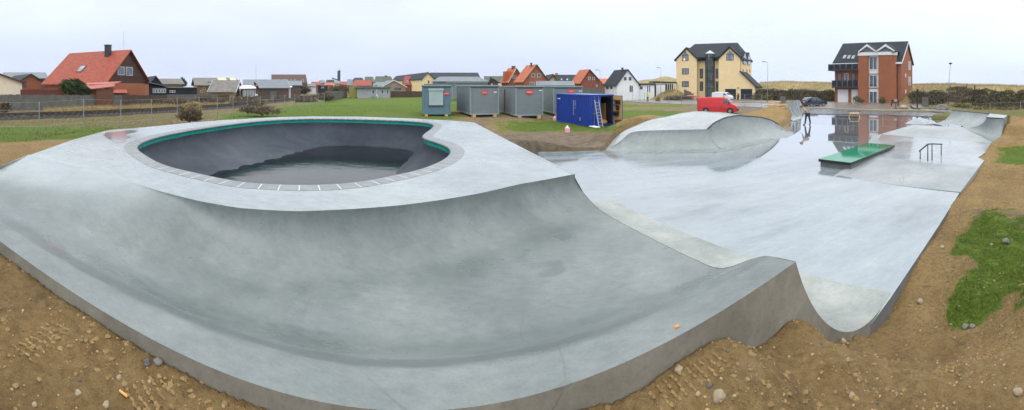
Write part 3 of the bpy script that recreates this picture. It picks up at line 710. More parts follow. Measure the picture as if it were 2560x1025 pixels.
hf = mb.build('transition', M['conc_face'], hip, smooth=True); weld(hf, .002)
# top deck
crest = [PD(1512, 20.6, .02), PD(1540, 21.0, .5), PD(1560, 21.3, .82), PD(1590, 21.8, 1.06), PD(1625, 22.6, 1.30), PD(1668, 23.2, 1.46), PD(1710, 23.9, 1.65), PD(1746, 24.3, 1.72), PD(1785, 24.4, 1.66), PD(1830, 24.6, 1.53), PD(1890, 25.6, 1.2), PD(1940, 27.5, .6), PD(1966, 28.6, .02)]
crest = catmull(crest, 6)
def resamp(c, n):
    L = [0]
    for a, b in zip(c, c[1:]): L.append(L[-1]+(b-a).length)
    out = []
    for i in range(n):
        d = L[-1]*i/(n-1); k = min(len(c)-2, max(0, int(np.searchsorted(L, d))-1)); t = (d-L[k])/max(1e-6, L[k+1]-L[k]); out.append(c[k].lerp(c[k+1], min(1, t)))
    return out
front = [Vector(p) for p in lipF]+[Vector(p) for p in lipR[1:]]
fr = resamp(front, 61); ce = resamp(crest, 61); rws = []
for k in range(11):
    t = k/10; rws.append([Vector((*(a.lerp(b, t)[:2]), lerp(a.z, b.z, math.sin(t*math.pi/2)))) for a, b in zip(fr, ce)])
rws.append([Vector((p.x*1.03, p.y*1.03, p.z-.9)) for p in ce])
mb = MB(); mb.grid(rws); mb.build('top_deck', M['conc_wet'], hip, smooth=True)
mb = MB(); mb.tube([p+Vector((0, 0, .02)) for p in lipR[:36]], .035, 8); mb.build('coping_pipe', M['dksteel'], hip, smooth=True)
# left end cap
lf = fF[0]; mb = MB(); mb.poly([p for p in lf]+[Vector((lf[0].x, lf[0].y, -.3))]); mb.build('end_cap', M['conc_side'], hip)

# ------------------------------------------------------------ distant small quarter pipe behind the worker
qp = thing('quarter_pipe', 'narrow curved concrete quarter pipe standing beside the dirt pile, behind the stooping worker', 'skate ramp')
b0, b1 = PD(1983, 36.0, 0), PD(2011, 41.5, 0)
t0, t1 = PD(1966.5, 37.8, 0), PD(1999, 43.5, 0)
rw = []
for k in range(15):
    an = math.pi/2*(k/14)*.9; g = math.sin(an)/math.sin(math.pi/2*.9); f = (1-math.cos(an))/(1-math.cos(math.pi/2*.9))
    rw.append([b0.lerp(t0, g)+Vector((0, 0, .004+1.80*f)), b1.lerp(t1, g)+Vector((0, 0, .004+1.70*f))])
mb = MB(); mb.grid(rw); mb.build('ramp_face', M['conc'], qp, smooth=True)
back = Vector((t0.x-b0.x, t0.y-b0.y, 0)).normalized()*.25
mb = MB(); a, b = rw[-1]; mb.quad(a, b, b+back, a+back); mb.quad(a+back, b+back, b+back*3-Vector((0, 0, 1.9)), a+back*3-Vector((0, 0, 1.9)))
for s in (0, 1):
    side = [r[s] for r in rw]+[rw[-1][s]+back, rw[-1][s]+back*3-Vector((0, 0, 1.8))]; mb.poly(side)
mb.build('back_wall', M['conc_side'], qp)

# ------------------------------------------------------------ corner quarter pipe at the far right
cq = thing('corner_quarter_pipe', 'curved concrete corner quarter pipe with small flat deck at the far right end', 'skate ramp')
def loft(lipA, lipB, baA, baB, n=12, k=14):
    rws = []
    for i in range(n+1):
        t = i/n; L = lipA.lerp(lipB, t); B = baA.lerp(baB, t); r = []
        for j in range(k+1):
            an = math.pi/2*(1-j/k)*.9; f = (1-math.cos(an))/(1-math.cos(math.pi/2*.9)); g = 1-math.sin(an)/math.sin(math.pi/2*.9)
            r.append(Vector((lerp(L.x, B.x, g), lerp(L.y, B.y, g), lerp(B.z, L.z, f))))
        rws.append(r)
    return rws
LA, LB = Vector((31.6, 14.3, 1.12)), Vector((25.7, 8.7, 1.35)); BA_, BB_ = Vector((29.6, 15.3, .02)), Vector((24.9, 10.4, .50))
N1, N2 = Vector((22.4, 7.8, 1.35)), Vector((21.85, 6.55, 1.35)); B1, B2 = Vector((24.3, 10.2, .51)), Vector((20.0, 6.3, .16))
mb = MB(); mb.grid(loft(LA, LB, BA_, BB_)); 
mb.grid(loft(LB, N1, BB_, B1, 4)); mb.grid(loft(N1, N2, B1, B2))
mb.build('transition', M['conc_face'], cq, smooth=True)
mb = MB(); e = [N1, N2, Vector((24.6, 7.1, 1.35)), LB]; mb.poly([Vector((p.x, p.y, 1.353)) for p in e]); mb.build('top_deck', M['conc_wet'], cq)
mb = MB()
ring = [B2]+[]
r_end = loft(N1, N2, B1, B2)[-1]
for a, b in zip(r_end, r_end[1:]): mb.quad(a, b, (b.x, b.y, -.3), (a.x, a.y, -.3))
for a, b in ((N2, Vector((24.6, 7.1, 1.35))), (Vector((24.6, 7.1, 1.35)), LB)): mb.quad(a, b, (b.x, b.y, -.3), (a.x, a.y, -.3))
mb.quad(LB, LA, LA+Vector((1.0, -1, -1.2)), LB+Vector((1.0, -1, -1.4)))
mb.build('side_wall', M['conc_side'], cq)
MB().tube([LA, LB], .035).build('coping_pipe', M['dksteel'], cq); MB().tube([N1+Vector((0, 0, .01)), N2+Vector((0, 0, .01))], .035).build('coping_pipe', M['dksteel'], cq)
# soil-side fill behind the pipe
# ------------------------------------------------------------ low concrete mound (white dome)
mo = thing('concrete_mound', 'low round white concrete mound beyond the raised bank at right', 'skate bump', PD(2299, 33.5, 0))
mb = MB(); mb.lathe([(1.35, .0), (1.2, .10), (.9, .26), (.6, .40), (.3, .48), (.01, .51)], seg=32); mb.build('dome', M['conc'], mo, smooth=True)

# ------------------------------------------------------------ green topped ledge
M['green'] = mat('green_wet_board', (0.0, 0.20, 0.095), 0.05, 0.3, 1.2, spec=0.5)
ft = [P(2046, 397, .32), P(2127, 406.5, .32), P(2237, 363, .32), P(2168, 357, .32)]
lg = thing('skate_ledge', 'low skate ledge with a shiny green top and dark steel edge on a concrete base', 'skate ledge', (0, 0, 0))
mb = MB(); mb.prism([Vector((p.x, p.y, .32)) for p in reversed([ft[0], ft[3], ft[2], ft[1]])], (0, 0, -.012)); mb.build('green_top', M['green'], lg)
cen = sum(ft, Vector())/4
def ins(p, k): return cen+(p-cen)*k
mb = MB(); mb.prism([Vector((p.x, p.y, .308)) for p in ft], (0, 0, -.10)); mb.build('steel_edge', M['black'], lg)
mb = MB(); q = [ins(p, .955) for p in ft]; q[2] = q[1].lerp(q[2], .62); q[3] = q[0].lerp(q[3], .62); mb.prism([Vector((p.x, p.y, .208)) for p in q], (0, 0, -.21)); mb.build('base', M['conc_dk'], lg)

# ------------------------------------------------------------ rails
def rail(name, label, pts_top, legs, r=.03):
    t = thing(name, label, 'grind rail', legs[0][0]); inv = -Vector(legs[0][0])
    mb = MB(); mb.tube([p+inv for p in pts_top], r, 10); mb.build('top_bar', M['dksteel'], t, smooth=True)
    for a, b in legs: mb = MB(); mb.tube([a+inv, b+inv], r*.8, 8); mb.build('leg', M['dksteel'], t, smooth=True)
    return t
def up(px, py, z, h): p = P(px, py, z); return p, p+Vector((0, 0, h))
l1, l2, l3, l4 = up(2300.5, 397, .154, .36), up(2319.5, 402, .154, .70), up(2330, 399.5, .154, .68), up(2353, 388, .154, .50)
r0 = P(2298, 377, .50); 
rail('grind_rail', 'kinked dark steel grind rail on four legs, on the raised slab at right', [l1[1]+(l1[1]-l2[1])*.12, l1[1], l2[1], l3[1], l4[1], l4[1]+(l4[1]-l3[1])*.1], [l1, l2, l3, l4])
a, b, c_ = up(1983, 320, 0, .5), up(1992, 316, 0, .46), up(2001, 311, 0, .44)
rail('grind_rail', 'low grey flat rail just left of the stooping worker', [a[1], b[1], c_[1]], [a, b, c_], .028)
a, b = up(2319, 309, .02, .33), up(2363, 308, .02, .33)
rail('grind_rail', 'thin low rail beyond the raised bank, next to the white mound', [a[1], b[1]], [a, b], .025)
# wooden bench form
wb = thing('timber_trestle', 'small raw timber trestle standing in the puddle at the plaza edge', 'trestle', PD(2136, 40.6, 0), -th(2136)); wb.scale = (.85, .85, .8)
box('top_board', M['wood'], wb, -.62, .62, -.5, -.02, .50, .56); box('top_board', M['wood'], wb, -.62, .62, .02, .5, .50, .56)
for sx in (-1, 1):
    mb = MB(); mb.box(sx*.5-.05, sx*.5+.05, -.34, .34, .44, .498); mb.build('crosspiece', M['wood'], wb)
    for sy in (-1, 1):
        mb = MB(); mb.prism([(sx*.42, sy*.32, .438), (sx*.54, sy*.32, .438), (sx*.74, sy*.32, 0), (sx*.62, sy*.32, 0)], (0, .07*sy, 0)); mb.build('leg', M['wood'], wb)
# kerb beam at the plaza's far left corner
kb = [P(1225, 333, .2), P(1329, 381, .2), P(1434, 380, .16), P(1498, 377, .05)]
mb = MB(); 
for a, b in zip(kb, kb[1:]):
    d = (b-a).normalized(); n = Vector((-d.y, d.x, 0))*.45
    mb.prism([a, b, b+n, a+n], (0, 0, -.5))
tag(mb.build('kerb', M['conc']), kind='structure')
# ------------------------------------------------------------ building kit
class Fr:
    """a local frame standing on the ground: x along the facade, y away from the viewer, z up"""
    def __init__(s, px, D, delta=0.0, z0=0.0):
        s.a = -th(px)+R(delta); s.O = PD(px, D, z0); s.ux = Vector((math.cos(s.a), math.sin(s.a))); s.uy = Vector((-math.sin(s.a), math.cos(s.a))); s.z0 = z0
    def hit(s, px, py=None, plane='F', c=0.0):
        d = Vector((math.sin(th(px)), math.cos(th(px)))); O = s.O.xy
        n, k = (s.uy, s.ux) if plane == 'F' else (s.ux, s.uy)
        t = (O.dot(n)+c)/d.dot(n); p = d*t-O
        z = None if py is None else zat(py, t)-s.z0
        return p.dot(k), z
    def pt(s, x, y): return s.O.xy+s.ux*x+s.uy*y
    def dist(s, x, y): return s.pt(x, y).length
    def zpy(s, py, x, y): return zat(py, s.dist(x, y))-s.z0
    def thing(s, name, label, cat, group=None): return thing(name, label, cat, s.O, s.a, group)
M['brick_o'] = brick_mat('brick_orange', (0.46, 0.135, 0.045)); M['brick_r'] = brick_mat('brick_red', (0.36, 0.085, 0.035)); M['brick_y'] = brick_mat('brick_yellow', (0.50, 0.33, 0.11)); M['brick_b'] = brick_mat('brick_brown', (0.13, 0.07, 0.05))
M['brick_p'] = brick_mat('brick_pinkish', (0.50, 0.36, 0.26))
M['tile_r'] = wave_mat('roof_tile_red', (0.40, 0.075, 0.038), 1.6, 'Z', 0.55, .7, .03, var=.30); M['tile_o'] = wave_mat('roof_tile_orange', (0.62, 0.16, 0.055), 1.6, 'Z', 0.55, .75, .03, var=.2)
M['tile_d'] = wave_mat('roof_tile_dark', (0.026, 0.034, 0.048), 1.5, 'Z', 0.7, .6, .03, var=.25); M['tile_b'] = wave_mat('roof_tile_brown', (0.12, 0.065, 0.05), 1.6, 'Z', 0.6, .75, .03)
M['felt'] = mat('grey_felt_roof', (0.13, 0.155, 0.18), 0.5, 0.2, 1.0); M['eternit'] = wave_mat('fibre_cement_roof', (0.25, 0.235, 0.215), 1.1, 'X', 0.8, .6, .05, var=.35)
M['yroof'] = mat('yellow_plastic_sheet', (0.62, 0.56, 0.30), .5, .1)
M['brown'] = wave_mat('brown_boards', (0.085, 0.035, 0.022), 2.6, 'X', .6); M['shedbrown'] = wave_mat('brown_shed_boards', (0.20, 0.085, 0.045), 2.2, 'X', .6)
M['yrender'] = mat('yellow_render', (0.84, 0.65, 0.37), .85, .06, .8, .1); M['wrender'] = mat('white_render', (0.78, 0.79, 0.79), .8, .05, .9, .1)
M['palewall'] = wave_mat('pale_grey_boards', (0.50, 0.53, 0.60), 2.0, 'X', .6, .85); M['greycorr'] = wave_mat('grey_corrugated', (0.30, 0.36, 0.41), 1.4, 'X', .5, .8)
M['fencew'] = wave_mat('weathered_fence_boards', (0.20, 0.195, 0.18), 2.6, 'X', .85, .45, .03, var=.25); M['fenceb'] = wave_mat('brown_fence_boards', (0.14, 0.095, 0.07), 2.6, 'X', .85, .5, .03, var=.3)
M['trim_w'] = mat('white_trim', (0.75, 0.75, 0.74), .5, .05); M['trim_d'] = mat('dark_trim', (0.03, 0.032, 0.04), .5, .2); M['redtrim'] = mat('dark_red_trim', (0.10, 0.025, 0.022), .5, .2)
M['copper'] = mat('metal_clad', (0.07, 0.085, 0.10), .35, .15, 3, metal=.5)
def window(par, x0, x1, z0, z1, plane='F', c=0.0, frame='trim_w', glass='glass', nx=1, nz=1, sgn=-1, fw=.07, name='window'):
    """frame bars standing proud of the wall, pane a little behind them; sgn: which way the wall faces"""
    if x1 < x0: x0, x1 = x1, x0
    if z1 < z0: z0, z1 = z1, z0
    def bb(mb, a, b, lo, hi, d0, d1):
        p, q = sorted((c+sgn*d0, c+sgn*d1))
        mb.box(a, b, p, q, lo, hi) if plane == 'F' else mb.box(p, q, a, b, lo, hi)
    mb = MB(); bb(mb, x0, x0+fw, z0, z1, -.02, .07); bb(mb, x1-fw, x1, z0, z1, -.02, .07); bb(mb, x0+fw, x1-fw, z1-fw, z1, -.02, .068); bb(mb, x0+fw, x1-fw, z0, z0+fw, -.02, .075)
    for i in range(1, nx): x = lerp(x0, x1, i/nx); bb(mb, x-fw*.35, x+fw*.35, z0+fw, z1-fw, -.02, .06)
    for i in range(1, nz): z = lerp(z0, z1, i/nz); bb(mb, x0+fw, x1-fw, z-fw*.35, z+fw*.35, -.02, .055)
    w = mb.build(name, M[frame], par)
    mb = MB(); bb(mb, x0+fw*.5, x1-fw*.5, z0+fw*.5, z1-fw*.5, -.015, .03); mb.build('pane', M[glass], w); return w
def gabled(name, label, cat, px0, D0, delta, pxR, pxS, eave, ridge, axis='y', z0=0.1, wallm='brick_r', roofm='tile_r', d=None, over=.35, thick=.14, trim='trim_w', hip=0.0, gable=None, group=None, ridge_off=.5, low=0.0, w=None):
    """walls with gables and a two-slope roof. eave/ridge are photo rows (read at the near corner / the ridge's near end)"""
    f = Fr(px0, D0, delta, z0); w = w or f.hit(pxR)[0]
    if d is None: d = f.hit(pxS, plane='S', c=0 if delta > 0 else w)[0]
    f.w, f.d = w, d; t = f.thing(name, label, cat, group); f.t = t
    ze = f.zpy(eave, 0 if delta >= 0 else w, 0)
    zr = f.zpy(ridge, w*ridge_off, 0) if axis == 'y' else f.zpy(ridge, w/2, d/2)
    f.ze, f.zr = ze, zr
    if axis == 'y':
        xr = w*ridge_off
        mb = MB(); mb.box(0, w, 0, d, -.6, ze); mb.build('wall', M[wallm], t)
        mb = MB(); mb.prism([(0.002, 0.001, ze), (w-.002, 0.001, ze), (xr, 0.001, zr-.05)], (0, d-.002, 0)); mb.build('gable', M[gable or wallm], t)
        mb = MB(); k1 = (zr-ze)/xr; k2 = (zr-ze)/(w-xr)
        mb.prism([(-over, -over, ze-k1*over), (xr, -over, zr), (xr, -over, zr+thick), (-over, -over, ze-k1*over+thick)], (0, d+2*over, 0))
        mb.prism([(xr+.002, -over, zr), (w+over, -over, ze-k2*over), (w+over, -over, ze-k2*over+thick), (xr+.002, -over, zr+thick)], (0, d+2*over, 0))
        r = mb.build('roof', M[roofm], t); 
        if trim:
            mb = MB(); o = over+.03
            mb.prism([(-over, -o, ze-k1*over-.06), (xr, -o, zr-.06), (xr, -o, zr+thick+.02), (-over, -o, ze-k1*over+thick+.02)], (0, .028, 0)); mb.build('verge_board', M[trim], r); mb = MB()
            mb.prism([(xr+.002, -o, zr-.06), (w+over, -o, ze-k2*over-.06), (w+over, -o, ze-k2*over+thick+.02), (xr+.002, -o, zr+thick+.02)], (0, .028, 0)); mb.build('verge_board', M[trim], r)
    else:
        yr = d*ridge_off; h = hip*w
        mb = MB(); mb.box(0, w, 0, d, -.6, ze); mb.build('wall', M[wallm], t)
        if hip == 0: mb = MB(); mb.prism([(0.001, 0.002, ze), (0.001, d-.002, ze), (0.001, yr, zr-.05)], (w-.002, 0, 0)); mb.build('gable', M[gable or wallm], t)
        k = (zr-ze)/yr; k2 = (zr-ze)/(d-yr); mb = MB()
        a0, a1 = -over, w+over
        mb.prism([(a0, -over, ze-k*over), (a1, -over, ze-k*over), (a1-h, yr, zr), (a0+h, yr, zr)], (0, 0, thick))
        mb.prism([(a0, d+over, ze-k2*over), (a0+h, yr+.002, zr), (a1-h, yr+.002, zr), (a1, d+over, ze-k2*over)], (0, 0, thick))
        if hip:
            mb.prism([(a0, -over, ze-k*over-.003), (a0+h, yr, zr-.003), (a0, d+over, ze-k2*over-.003)], (0, 0, thick)); mb.prism([(a1, -over, ze-k*over-.003), (a1, d+over, ze-k2*over-.003), (a1-h, yr, zr-.003)], (0, 0, thick))
        r = mb.build('roof', M[roofm], t)
        if trim and hip == 0:
            for xx in (a0-.03, a1+.002):
                mb = MB(); mb.prism([(xx, -over, ze-k*over-.05), (xx, yr, zr-.05), (xx, yr, zr+thick+.02), (xx, -over, ze-k*over+thick+.02)], (.028, 0, 0))
                mb.prism([(xx, yr+.002, zr-.05), (xx, d+over, ze-k2*over-.05), (xx, d+over, ze-k2*over+thick+.02), (xx, yr+.002, zr+thick+.02)], (.028, 0, 0)); mb.build('verge_board', M[trim], r)
    f.roof = r; return f
def wpx(f, xa, ya, xb, yb, plane='F', c=0.0, **k):
    a, za = f.hit(xa, ya, plane, c); b, zb = f.hit(xb, yb, plane, c)
    return window(f.t, a, b, (za+f.zpy(ya, *( (b, c) if plane == 'F' else (c, b))))/2 if False else za, zb, plane, c, sgn=k.pop('sgn', -1 if (plane == 'F' or c == 0) else 1), **k)
def door(f, x0, x1, z1, plane='F', c=0.0, m='white', z0=0.0, sgn=-1, name='door', handle=True):
    if x1 < x0: x0, x1 = x1, x0
    p, q = sorted((c, c+sgn*.05)); mb = MB()
    mb.box(x0, x1, p, q, z0, z1) if plane == 'F' else mb.box(p, q, x0, x1, z0, z1)
    o = mb.build(name, M[m], f.t)
    if handle:
        p, q = sorted((c+sgn*.05, c+sgn*.10)); mb = MB(); xm = x0+.85*(x1-x0); zm = z0+.5*(z1-z0)
        mb.box(xm-.06, xm+.06, p, q, zm-.02, zm+.02) if plane == 'F' else mb.box(p, q, xm-.06, xm+.06, zm-.02, zm+.02); mb.build('handle', M['steel'], o)
    return o
def bx(f, name, m, x0, x1, y0, y1, z0, z1, par=None): 
    mb = MB(); mb.box(min(x0, x1), max(x0, x1), min(y0, y1), max(y0, y1), z0, z1); return mb.build(name, M[m], par or f.t)
def chimney(f, px, pyt, m='brick_r', wd=.6, y=None, x=None, drop=1.2):
    y = f.d/2 if y is None else y; x = f.hit(px, plane='F', c=y)[0] if x is None else x; z = f.zpy(pyt, x, y)
    mb = MB(); mb.box(x-wd/2, x+wd/2, y-wd/2, y+wd/2, z-drop-.8, z-.15); mb.box(x-wd/2-.06, x+wd/2+.06, y-wd/2-.06, y+wd/2+.06, z-.148, z); return mb.build('chimney', M[m], f.roof)
def skylight(f, px0, py0, px1, py1, m='glass_l'):
    """a roof window lying on the front slope (axis x roofs): found where the rays meet the slope"""
    k = (f.zr-f.ze)/(f.d/2)
    def on(px, py):
        y = 0.0
        for _ in range(30):
            x, z = f.hit(px, py, 'F', y); y = lerp(y, (z-f.ze-.14)/k, .6)
        return Vector((x, y, f.ze+k*y+.15))
    a, b, c, d = on(px0, py1), on(px1, py1), on(px1, py0), on(px0, py0); n = Vector((0, -k, 1)).normalized()
    cx = (a+b+c+d)/4; o = MB(); o.prism([a, b, Vector((b.x, d.y, d.z)), Vector((a.x, d.y, d.z))], n*.10); w = o.build('roof_window', M['trim_d'], f.roof)
    q = [p.lerp(cx, .18) for p in (a, b, Vector((b.x, d.y, d.z)), Vector((a.x, d.y, d.z)))]; o = MB(); o.prism([p+n*.08 for p in q], n*.04); o.build('pane', M[m], w)

# ============================================================ left: houses beyond the railway
f = gabled('cream_house', 'cream rendered gable house with dark red roof edge at the far left edge', 'house', -40, 56, 4, 55, None, 206, 176, 'y', .3, 'cream', 'tile_d', d=12, trim='redtrim', ridge_off=.12)
f = gabled('brick_house', 'low orange brick house with dark roof behind the cream gable', 'house', 52, 76, 14, 102, None, 201, 186, 'y', .2, 'brick_o', 'tile_d', d=14, trim='trim_d')
wpx(f, 56, 203, 66, 218, frame='trim_d'); door(f, *f.hit(40)[:1], f.hit(52)[0], 2.0) if False else None
f = gabled('grey_roofed_house', 'house with long slate grey roof far behind the orange brick one', 'house', 10, 105, 0, 118, None, 196, 182, 'x', .2, 'brick_b', 'felt', d=14)
# the big house: gable to the right, hipped end to the left
B = Fr(262, 56, -38, .3)
big = gabled('red_roofed_house', 'large house with mossy red tiled roof, brown board gable, black chimney and orange brick walls', 'house', 112, 68, -42, 262, 371, 207, 131, 'x', .3, 'brick_o', 'tile_r', trim=None, hip=.0, gable='brown', over=.5, thick=.18)
f = big
# hipped left end: an extra sloping wedge is not needed; the far end shows only as a slanted edge
chimney(f, 270, 112, 'trim_d', .9, y=f.d*.42, drop=2.6)
skylight(f, 190, 165, 204, 181)
for a, b in (((294, 166), (311, 188)), ((315, 167), (331, 189))):
    ya, za = f.hit(a[0], a[1], 'S', f.w); yb, zb = f.hit(b[0], b[1], 'S', f.w); window(f.t, ya, yb, zb, za, 'S', f.w, sgn=1, glass='glass')
mb = MB(); mb.tube([(f.w-1.0, f.d/2, f.zr), (f.w-1.0, f.d/2, f.zr+3.4)], .025, 6); mb.build('aerial', M['steel'], f.roof)
# moss and lead flashing along its ridge
M['moss'] = mat('moss', (0.22, 0.19, 0.03), .9, .4, 4)
# lean-to with red sheet roof and orange wall in front of it, brown shed
g = Fr(222, 58.5, -16, .3); t = g.thing('lean_to_extension', 'low orange brick extension with a faded red sheet roof, in front of the big gable', 'extension')
x1 = g.hit(362)[0]; zt = g.zpy(209, x1, 0)
mb = MB(); mb.box(0, x1, 0, 5, -.5, zt-.1); mb.build('wall', M['brick_o'], t)
M['redsheet'] = wave_mat('faded_red_sheet', (0.52, 0.15, 0.12), .9, 'X', .35, .75, .03)
z2 = g.zpy(224, 0, 0); xa, xb = g.hit(212)[0], g.hit(300)[0]
mb = MB(); mb.prism([(xa, -1.6, g.zpy(225, 0, -1.6)), (xb-2.2, -1.6, g.zpy(222, 0, -1.6)), (xb, 1.2, g.zpy(205, xb, 1.2)), (xa, 1.2, g.zpy(209, 0, 1.2))], (0, 0, .12)); mb.build('roof', M['redsheet'], t)
mb = MB(); mb.prism([(g.hit(283)[0], -1.5, g.zpy(233, 4, -1.5)), (g.hit(323)[0], -1.5, g.zpy(233, 4, -1.5)), (g.hit(316)[0], -.02, g.zpy(225, 4, 0)), (g.hit(283)[0], -.02, g.zpy(225, 4, 0))], (0, 0, .1)); mb.build('canopy', M['redsheet'], t)
g = Fr(241, 50.5, -5, .35); t = g.thing('brown_shed', 'tall brown board shed against the grey fence, below the big gable', 'shed'); x1 = g.hit(282)[0]; z1 = g.zpy(222, 0, 0)
mb = MB(); mb.box(0, x1, 0, 2.5, -.4, z1); mb.build('wall', M['shedbrown'], t); mb = MB(); mb.prism([(-.15, -.2, z1), (x1+.2, -.2, z1+.25), (x1+.2, 2.7, z1+.55), (-.15, 2.7, z1+.3)], (0, 0, .08)); mb.build('roof', M['redsheet'], t)
g = Fr(52, 53, 0, .3); t = g.thing('dark_red_fence', 'dark red board fence behind the grey one, left of the leaning bush', 'fence'); x1 = g.hit(160)[0]
mb = MB(); mb.box(0, x1, 0, .1, 0, g.zpy(224, 0, 0)); mb.build('board_panel', mat('dark_red_boards', (.13, .03, .022), .7), t)
for k in range(6): mb = MB(); mb.box(x1*k/5-.06, x1*k/5+.06, .101, .2, 0, g.zpy(223, 0, 0)); mb.build('post', M['redtrim'], t)
# plank fences along the railway
def plank_fence(label, a, b, top_a, top_b, m, name='plank_fence'):
    (xa, Da), (xb, Db) = a, b; p, q = PD(xa, Da, .25), PD(xb, Db, .2); d = (q-p); L = d.length; an = math.atan2(d.y, d.x)
    t = thing(name, label, 'fence', p, an); za, zb = zat(top_a, Da)-.25, zat(top_b, Db)-.25; n = max(2, int(L/2.4))
    for i in range(n):
        x0, x1 = L*i/n, L*(i+1)/n; mb = MB(); k = max(3, int((x1-x0)/.16))
        for j in range(k):
            u0 = lerp(x0, x1, j/k)+.006; u1 = lerp(x0, x1, (j+1)/k)-.006; zz = lerp(za, zb, i/n)+random.uniform(-.05, .05); yo = random.uniform(0, .015)
            mb.box(u0, u1, yo, yo+.025, -.3, zz)
        mb.box(x0, x1, .045, .09, .35, .45); mb.box(x0, x1, .045, .09, lerp(za, zb, i/n)-.4, lerp(za, zb, i/n)-.3)
        mb.build('fence_panel', M[m], t)
    return t
plank_fence('weathered grey plank fence at the far left below the cream house', (-60, 44.5), (241, 51), 236, 238, 'fencew')
plank_fence('short grey plank fence between the brown shed and the brown fence', (283, 51.5), (306, 52.5), 238, 237, 'fencew')
plank_fence('brown plank fence right of the brown shed', (306, 52.6), (418, 58), 238, 238, 'fenceb')
plank_fence('low grey plank fence below the dark blue buildings', (418, 58.2), (545, 68), 236, 236, 'fencew')
plank_fence('brown plank fence beside the white gable with the glazed porch', (545, 68.2), (596, 72), 238, 238, 'fenceb')
plank_fence('grey plank fence in front of the long grey roofed house', (676, 84), (735, 112), 229, 226, 'fencew')
plank_fence('tall grey fence running beside the mown field', (868, 96), (812, 74), 227, 228, 'fencew')
# dark blue houses right of the big house
f = gabled('dark_house', 'black boarded gable house just right of the big red roof', 'house', 372, 74, 10, 406, None, 213, 191, 'y', .2, 'dkblue', 'tile_d', d=10, trim='trim_d')
g = Fr(374, 70, 6, .2); t = g.thing('glazed_annex', 'dark annex with a row of white framed windows, behind the brown fence', 'annex'); x1 = g.hit(416)[0]; g.t = t
mb = MB(); mb.box(0, x1, 0, 6, -.3, g.zpy(217, x1, 0)); mb.build('wall', M['dkblue'], t)
mb = MB(); mb.prism([(-.3, -.3, g.zpy(207, 0, 0)), (x1+.3, -.3, g.zpy(216.5, x1, 0)), (x1+.3, 6.2, g.zpy(216.5, x1, 0)), (-.3, 6.2, g.zpy(207, 0, 0))], (0, 0, .15)); mb.build('roof', M['felt'], t)
for k in range(5): wpx(g, 382+k*6.8, 221.5, 387.5+k*6.8, 232)
f = gabled('grey_roofed_house', 'house with pale fibre cement roof between the dark gable and the yellow brick house', 'house', 400, 82, 5, 456, None, 210.5, 198, 'x', .2, 'brick_y', 'eternit', d=10)
g = Fr(416, 72, 2, .2); t = g.thing('dark_outbuilding', 'long flat roofed dark blue outbuilding left of the yellow brick wall', 'outbuilding'); x1 = g.hit(492)[0]; g.t = t
mb = MB(); mb.box(0, x1, 0, 5, -.3, g.zpy(220, 0, 0)); mb.build('wall', M['dkblue'], t); mb = MB(); mb.box(-.2, x1+.2, -.25, 5.2, g.zpy(220, 0, 0), g.zpy(218, 0, 0)); mb.build('roof', M['felt'], t)
wpx(g, 424, 226, 431, 231.5); wpx(g, 431.5, 226, 438, 231.5)
f = gabled('yellow_brick_house', 'long yellow brick house with streaked pale fibre cement roof', 'house', 492, 76, 4, 596, None, 213, 196, 'x', .2, 'brick_y', 'eternit', d=11, over=.5, trim=None)
wpx(f, 508, 218, 514, 225); wpx(f, 500.5, 226, 506, 232.5); wpx(f, 521, 217, 526, 224)
f2 = f; skylight(f, 520, 202.5, 523, 206.5, 'glass'); skylight(f, 525, 202.5, 528, 206.5, 'glass')
def sheet_on(f, px0, px1, py0, py1):
    k = (f.zr-f.ze)/(f.d/2)
    x0, x1 = f.hit(px0, plane='F', c=f.d*.3)[0], f.hit(px1, plane='F', c=f.d*.3)[0]; y0, y1 = f.d*.2, f.d*.49
    mb = MB(); mb.prism([(x0, y0, f.ze+k*y0+.15), (x1, y0, f.ze+k*y0+.15), (x1, y1, f.ze+k*y1+.15), (x0, y1, f.ze+k*y1+.15)], (0, 0, .02)); mb.build('clear_sheet', M['yroof'], f.roof)
sheet_on(f, 546, 567, 0, 0); sheet_on(f, 577, 592, 0, 0)
f = gabled('yellow_brick_wing', 'yellow brick wing with white gable end and sloping fibre cement roof beside the glazed porch', 'house wing', 524, 71, -14, 585, 604, 229, 202, 'x', .2, 'brick_y', 'eternit', trim='trim_w', gable='wrender', over=.4)
ya, za = f.hit(588, 229, 'S', f.w); yb, zb = f.hit(592, 236, 'S', f.w); window(f.t, ya, yb, zb, za, 'S', f.w, sgn=1)
g = Fr(602, 72, 0, .2); t = g.thing('garden_room', 'white roofed garden room with tall white framed windows over a dark blue base', 'conservatory'); x1 = g.hit(642)[0]; g.t = t
mb = MB(); mb.box(0, x1, 0, 4, -.3, g.zpy(222, 0, 0)); mb.build('wall', M['dkblue'], t)
mb = MB(); mb.prism([(-.3, -.35, g.zpy(222.5, 0, 0)), (x1+.3, -.35, g.zpy(221.5, 0, 0)), (x1-1, 4.3, g.zpy(215, 0, 0)), (-.3, 4.3, g.zpy(215, 0, 0))], (0, 0, .12)); mb.build('roof', M['white'], t)
for k in range(5): wpx(g, 607+k*6.6, 224.5, 612.6+k*6.6, 241, glass='glass_l')
f = gabled('long_grey_house', 'long low brown brick house with wide dark grey roof, right of the glazed porch', 'house', 610, 90, 0, 722, None, 220, 200, 'x', .2, 'brick_b', 'felt', d=12)
wpx(f, 661, 224, 668, 229, frame='trim_d')
f = gabled('dormer_house', 'small grey roofed house with a white triangular dormer, behind the long low one', 'house', 700, 105, 0, 752, None, 213.5, 203, 'x', .2, 'brick_b', 'felt', d=10)
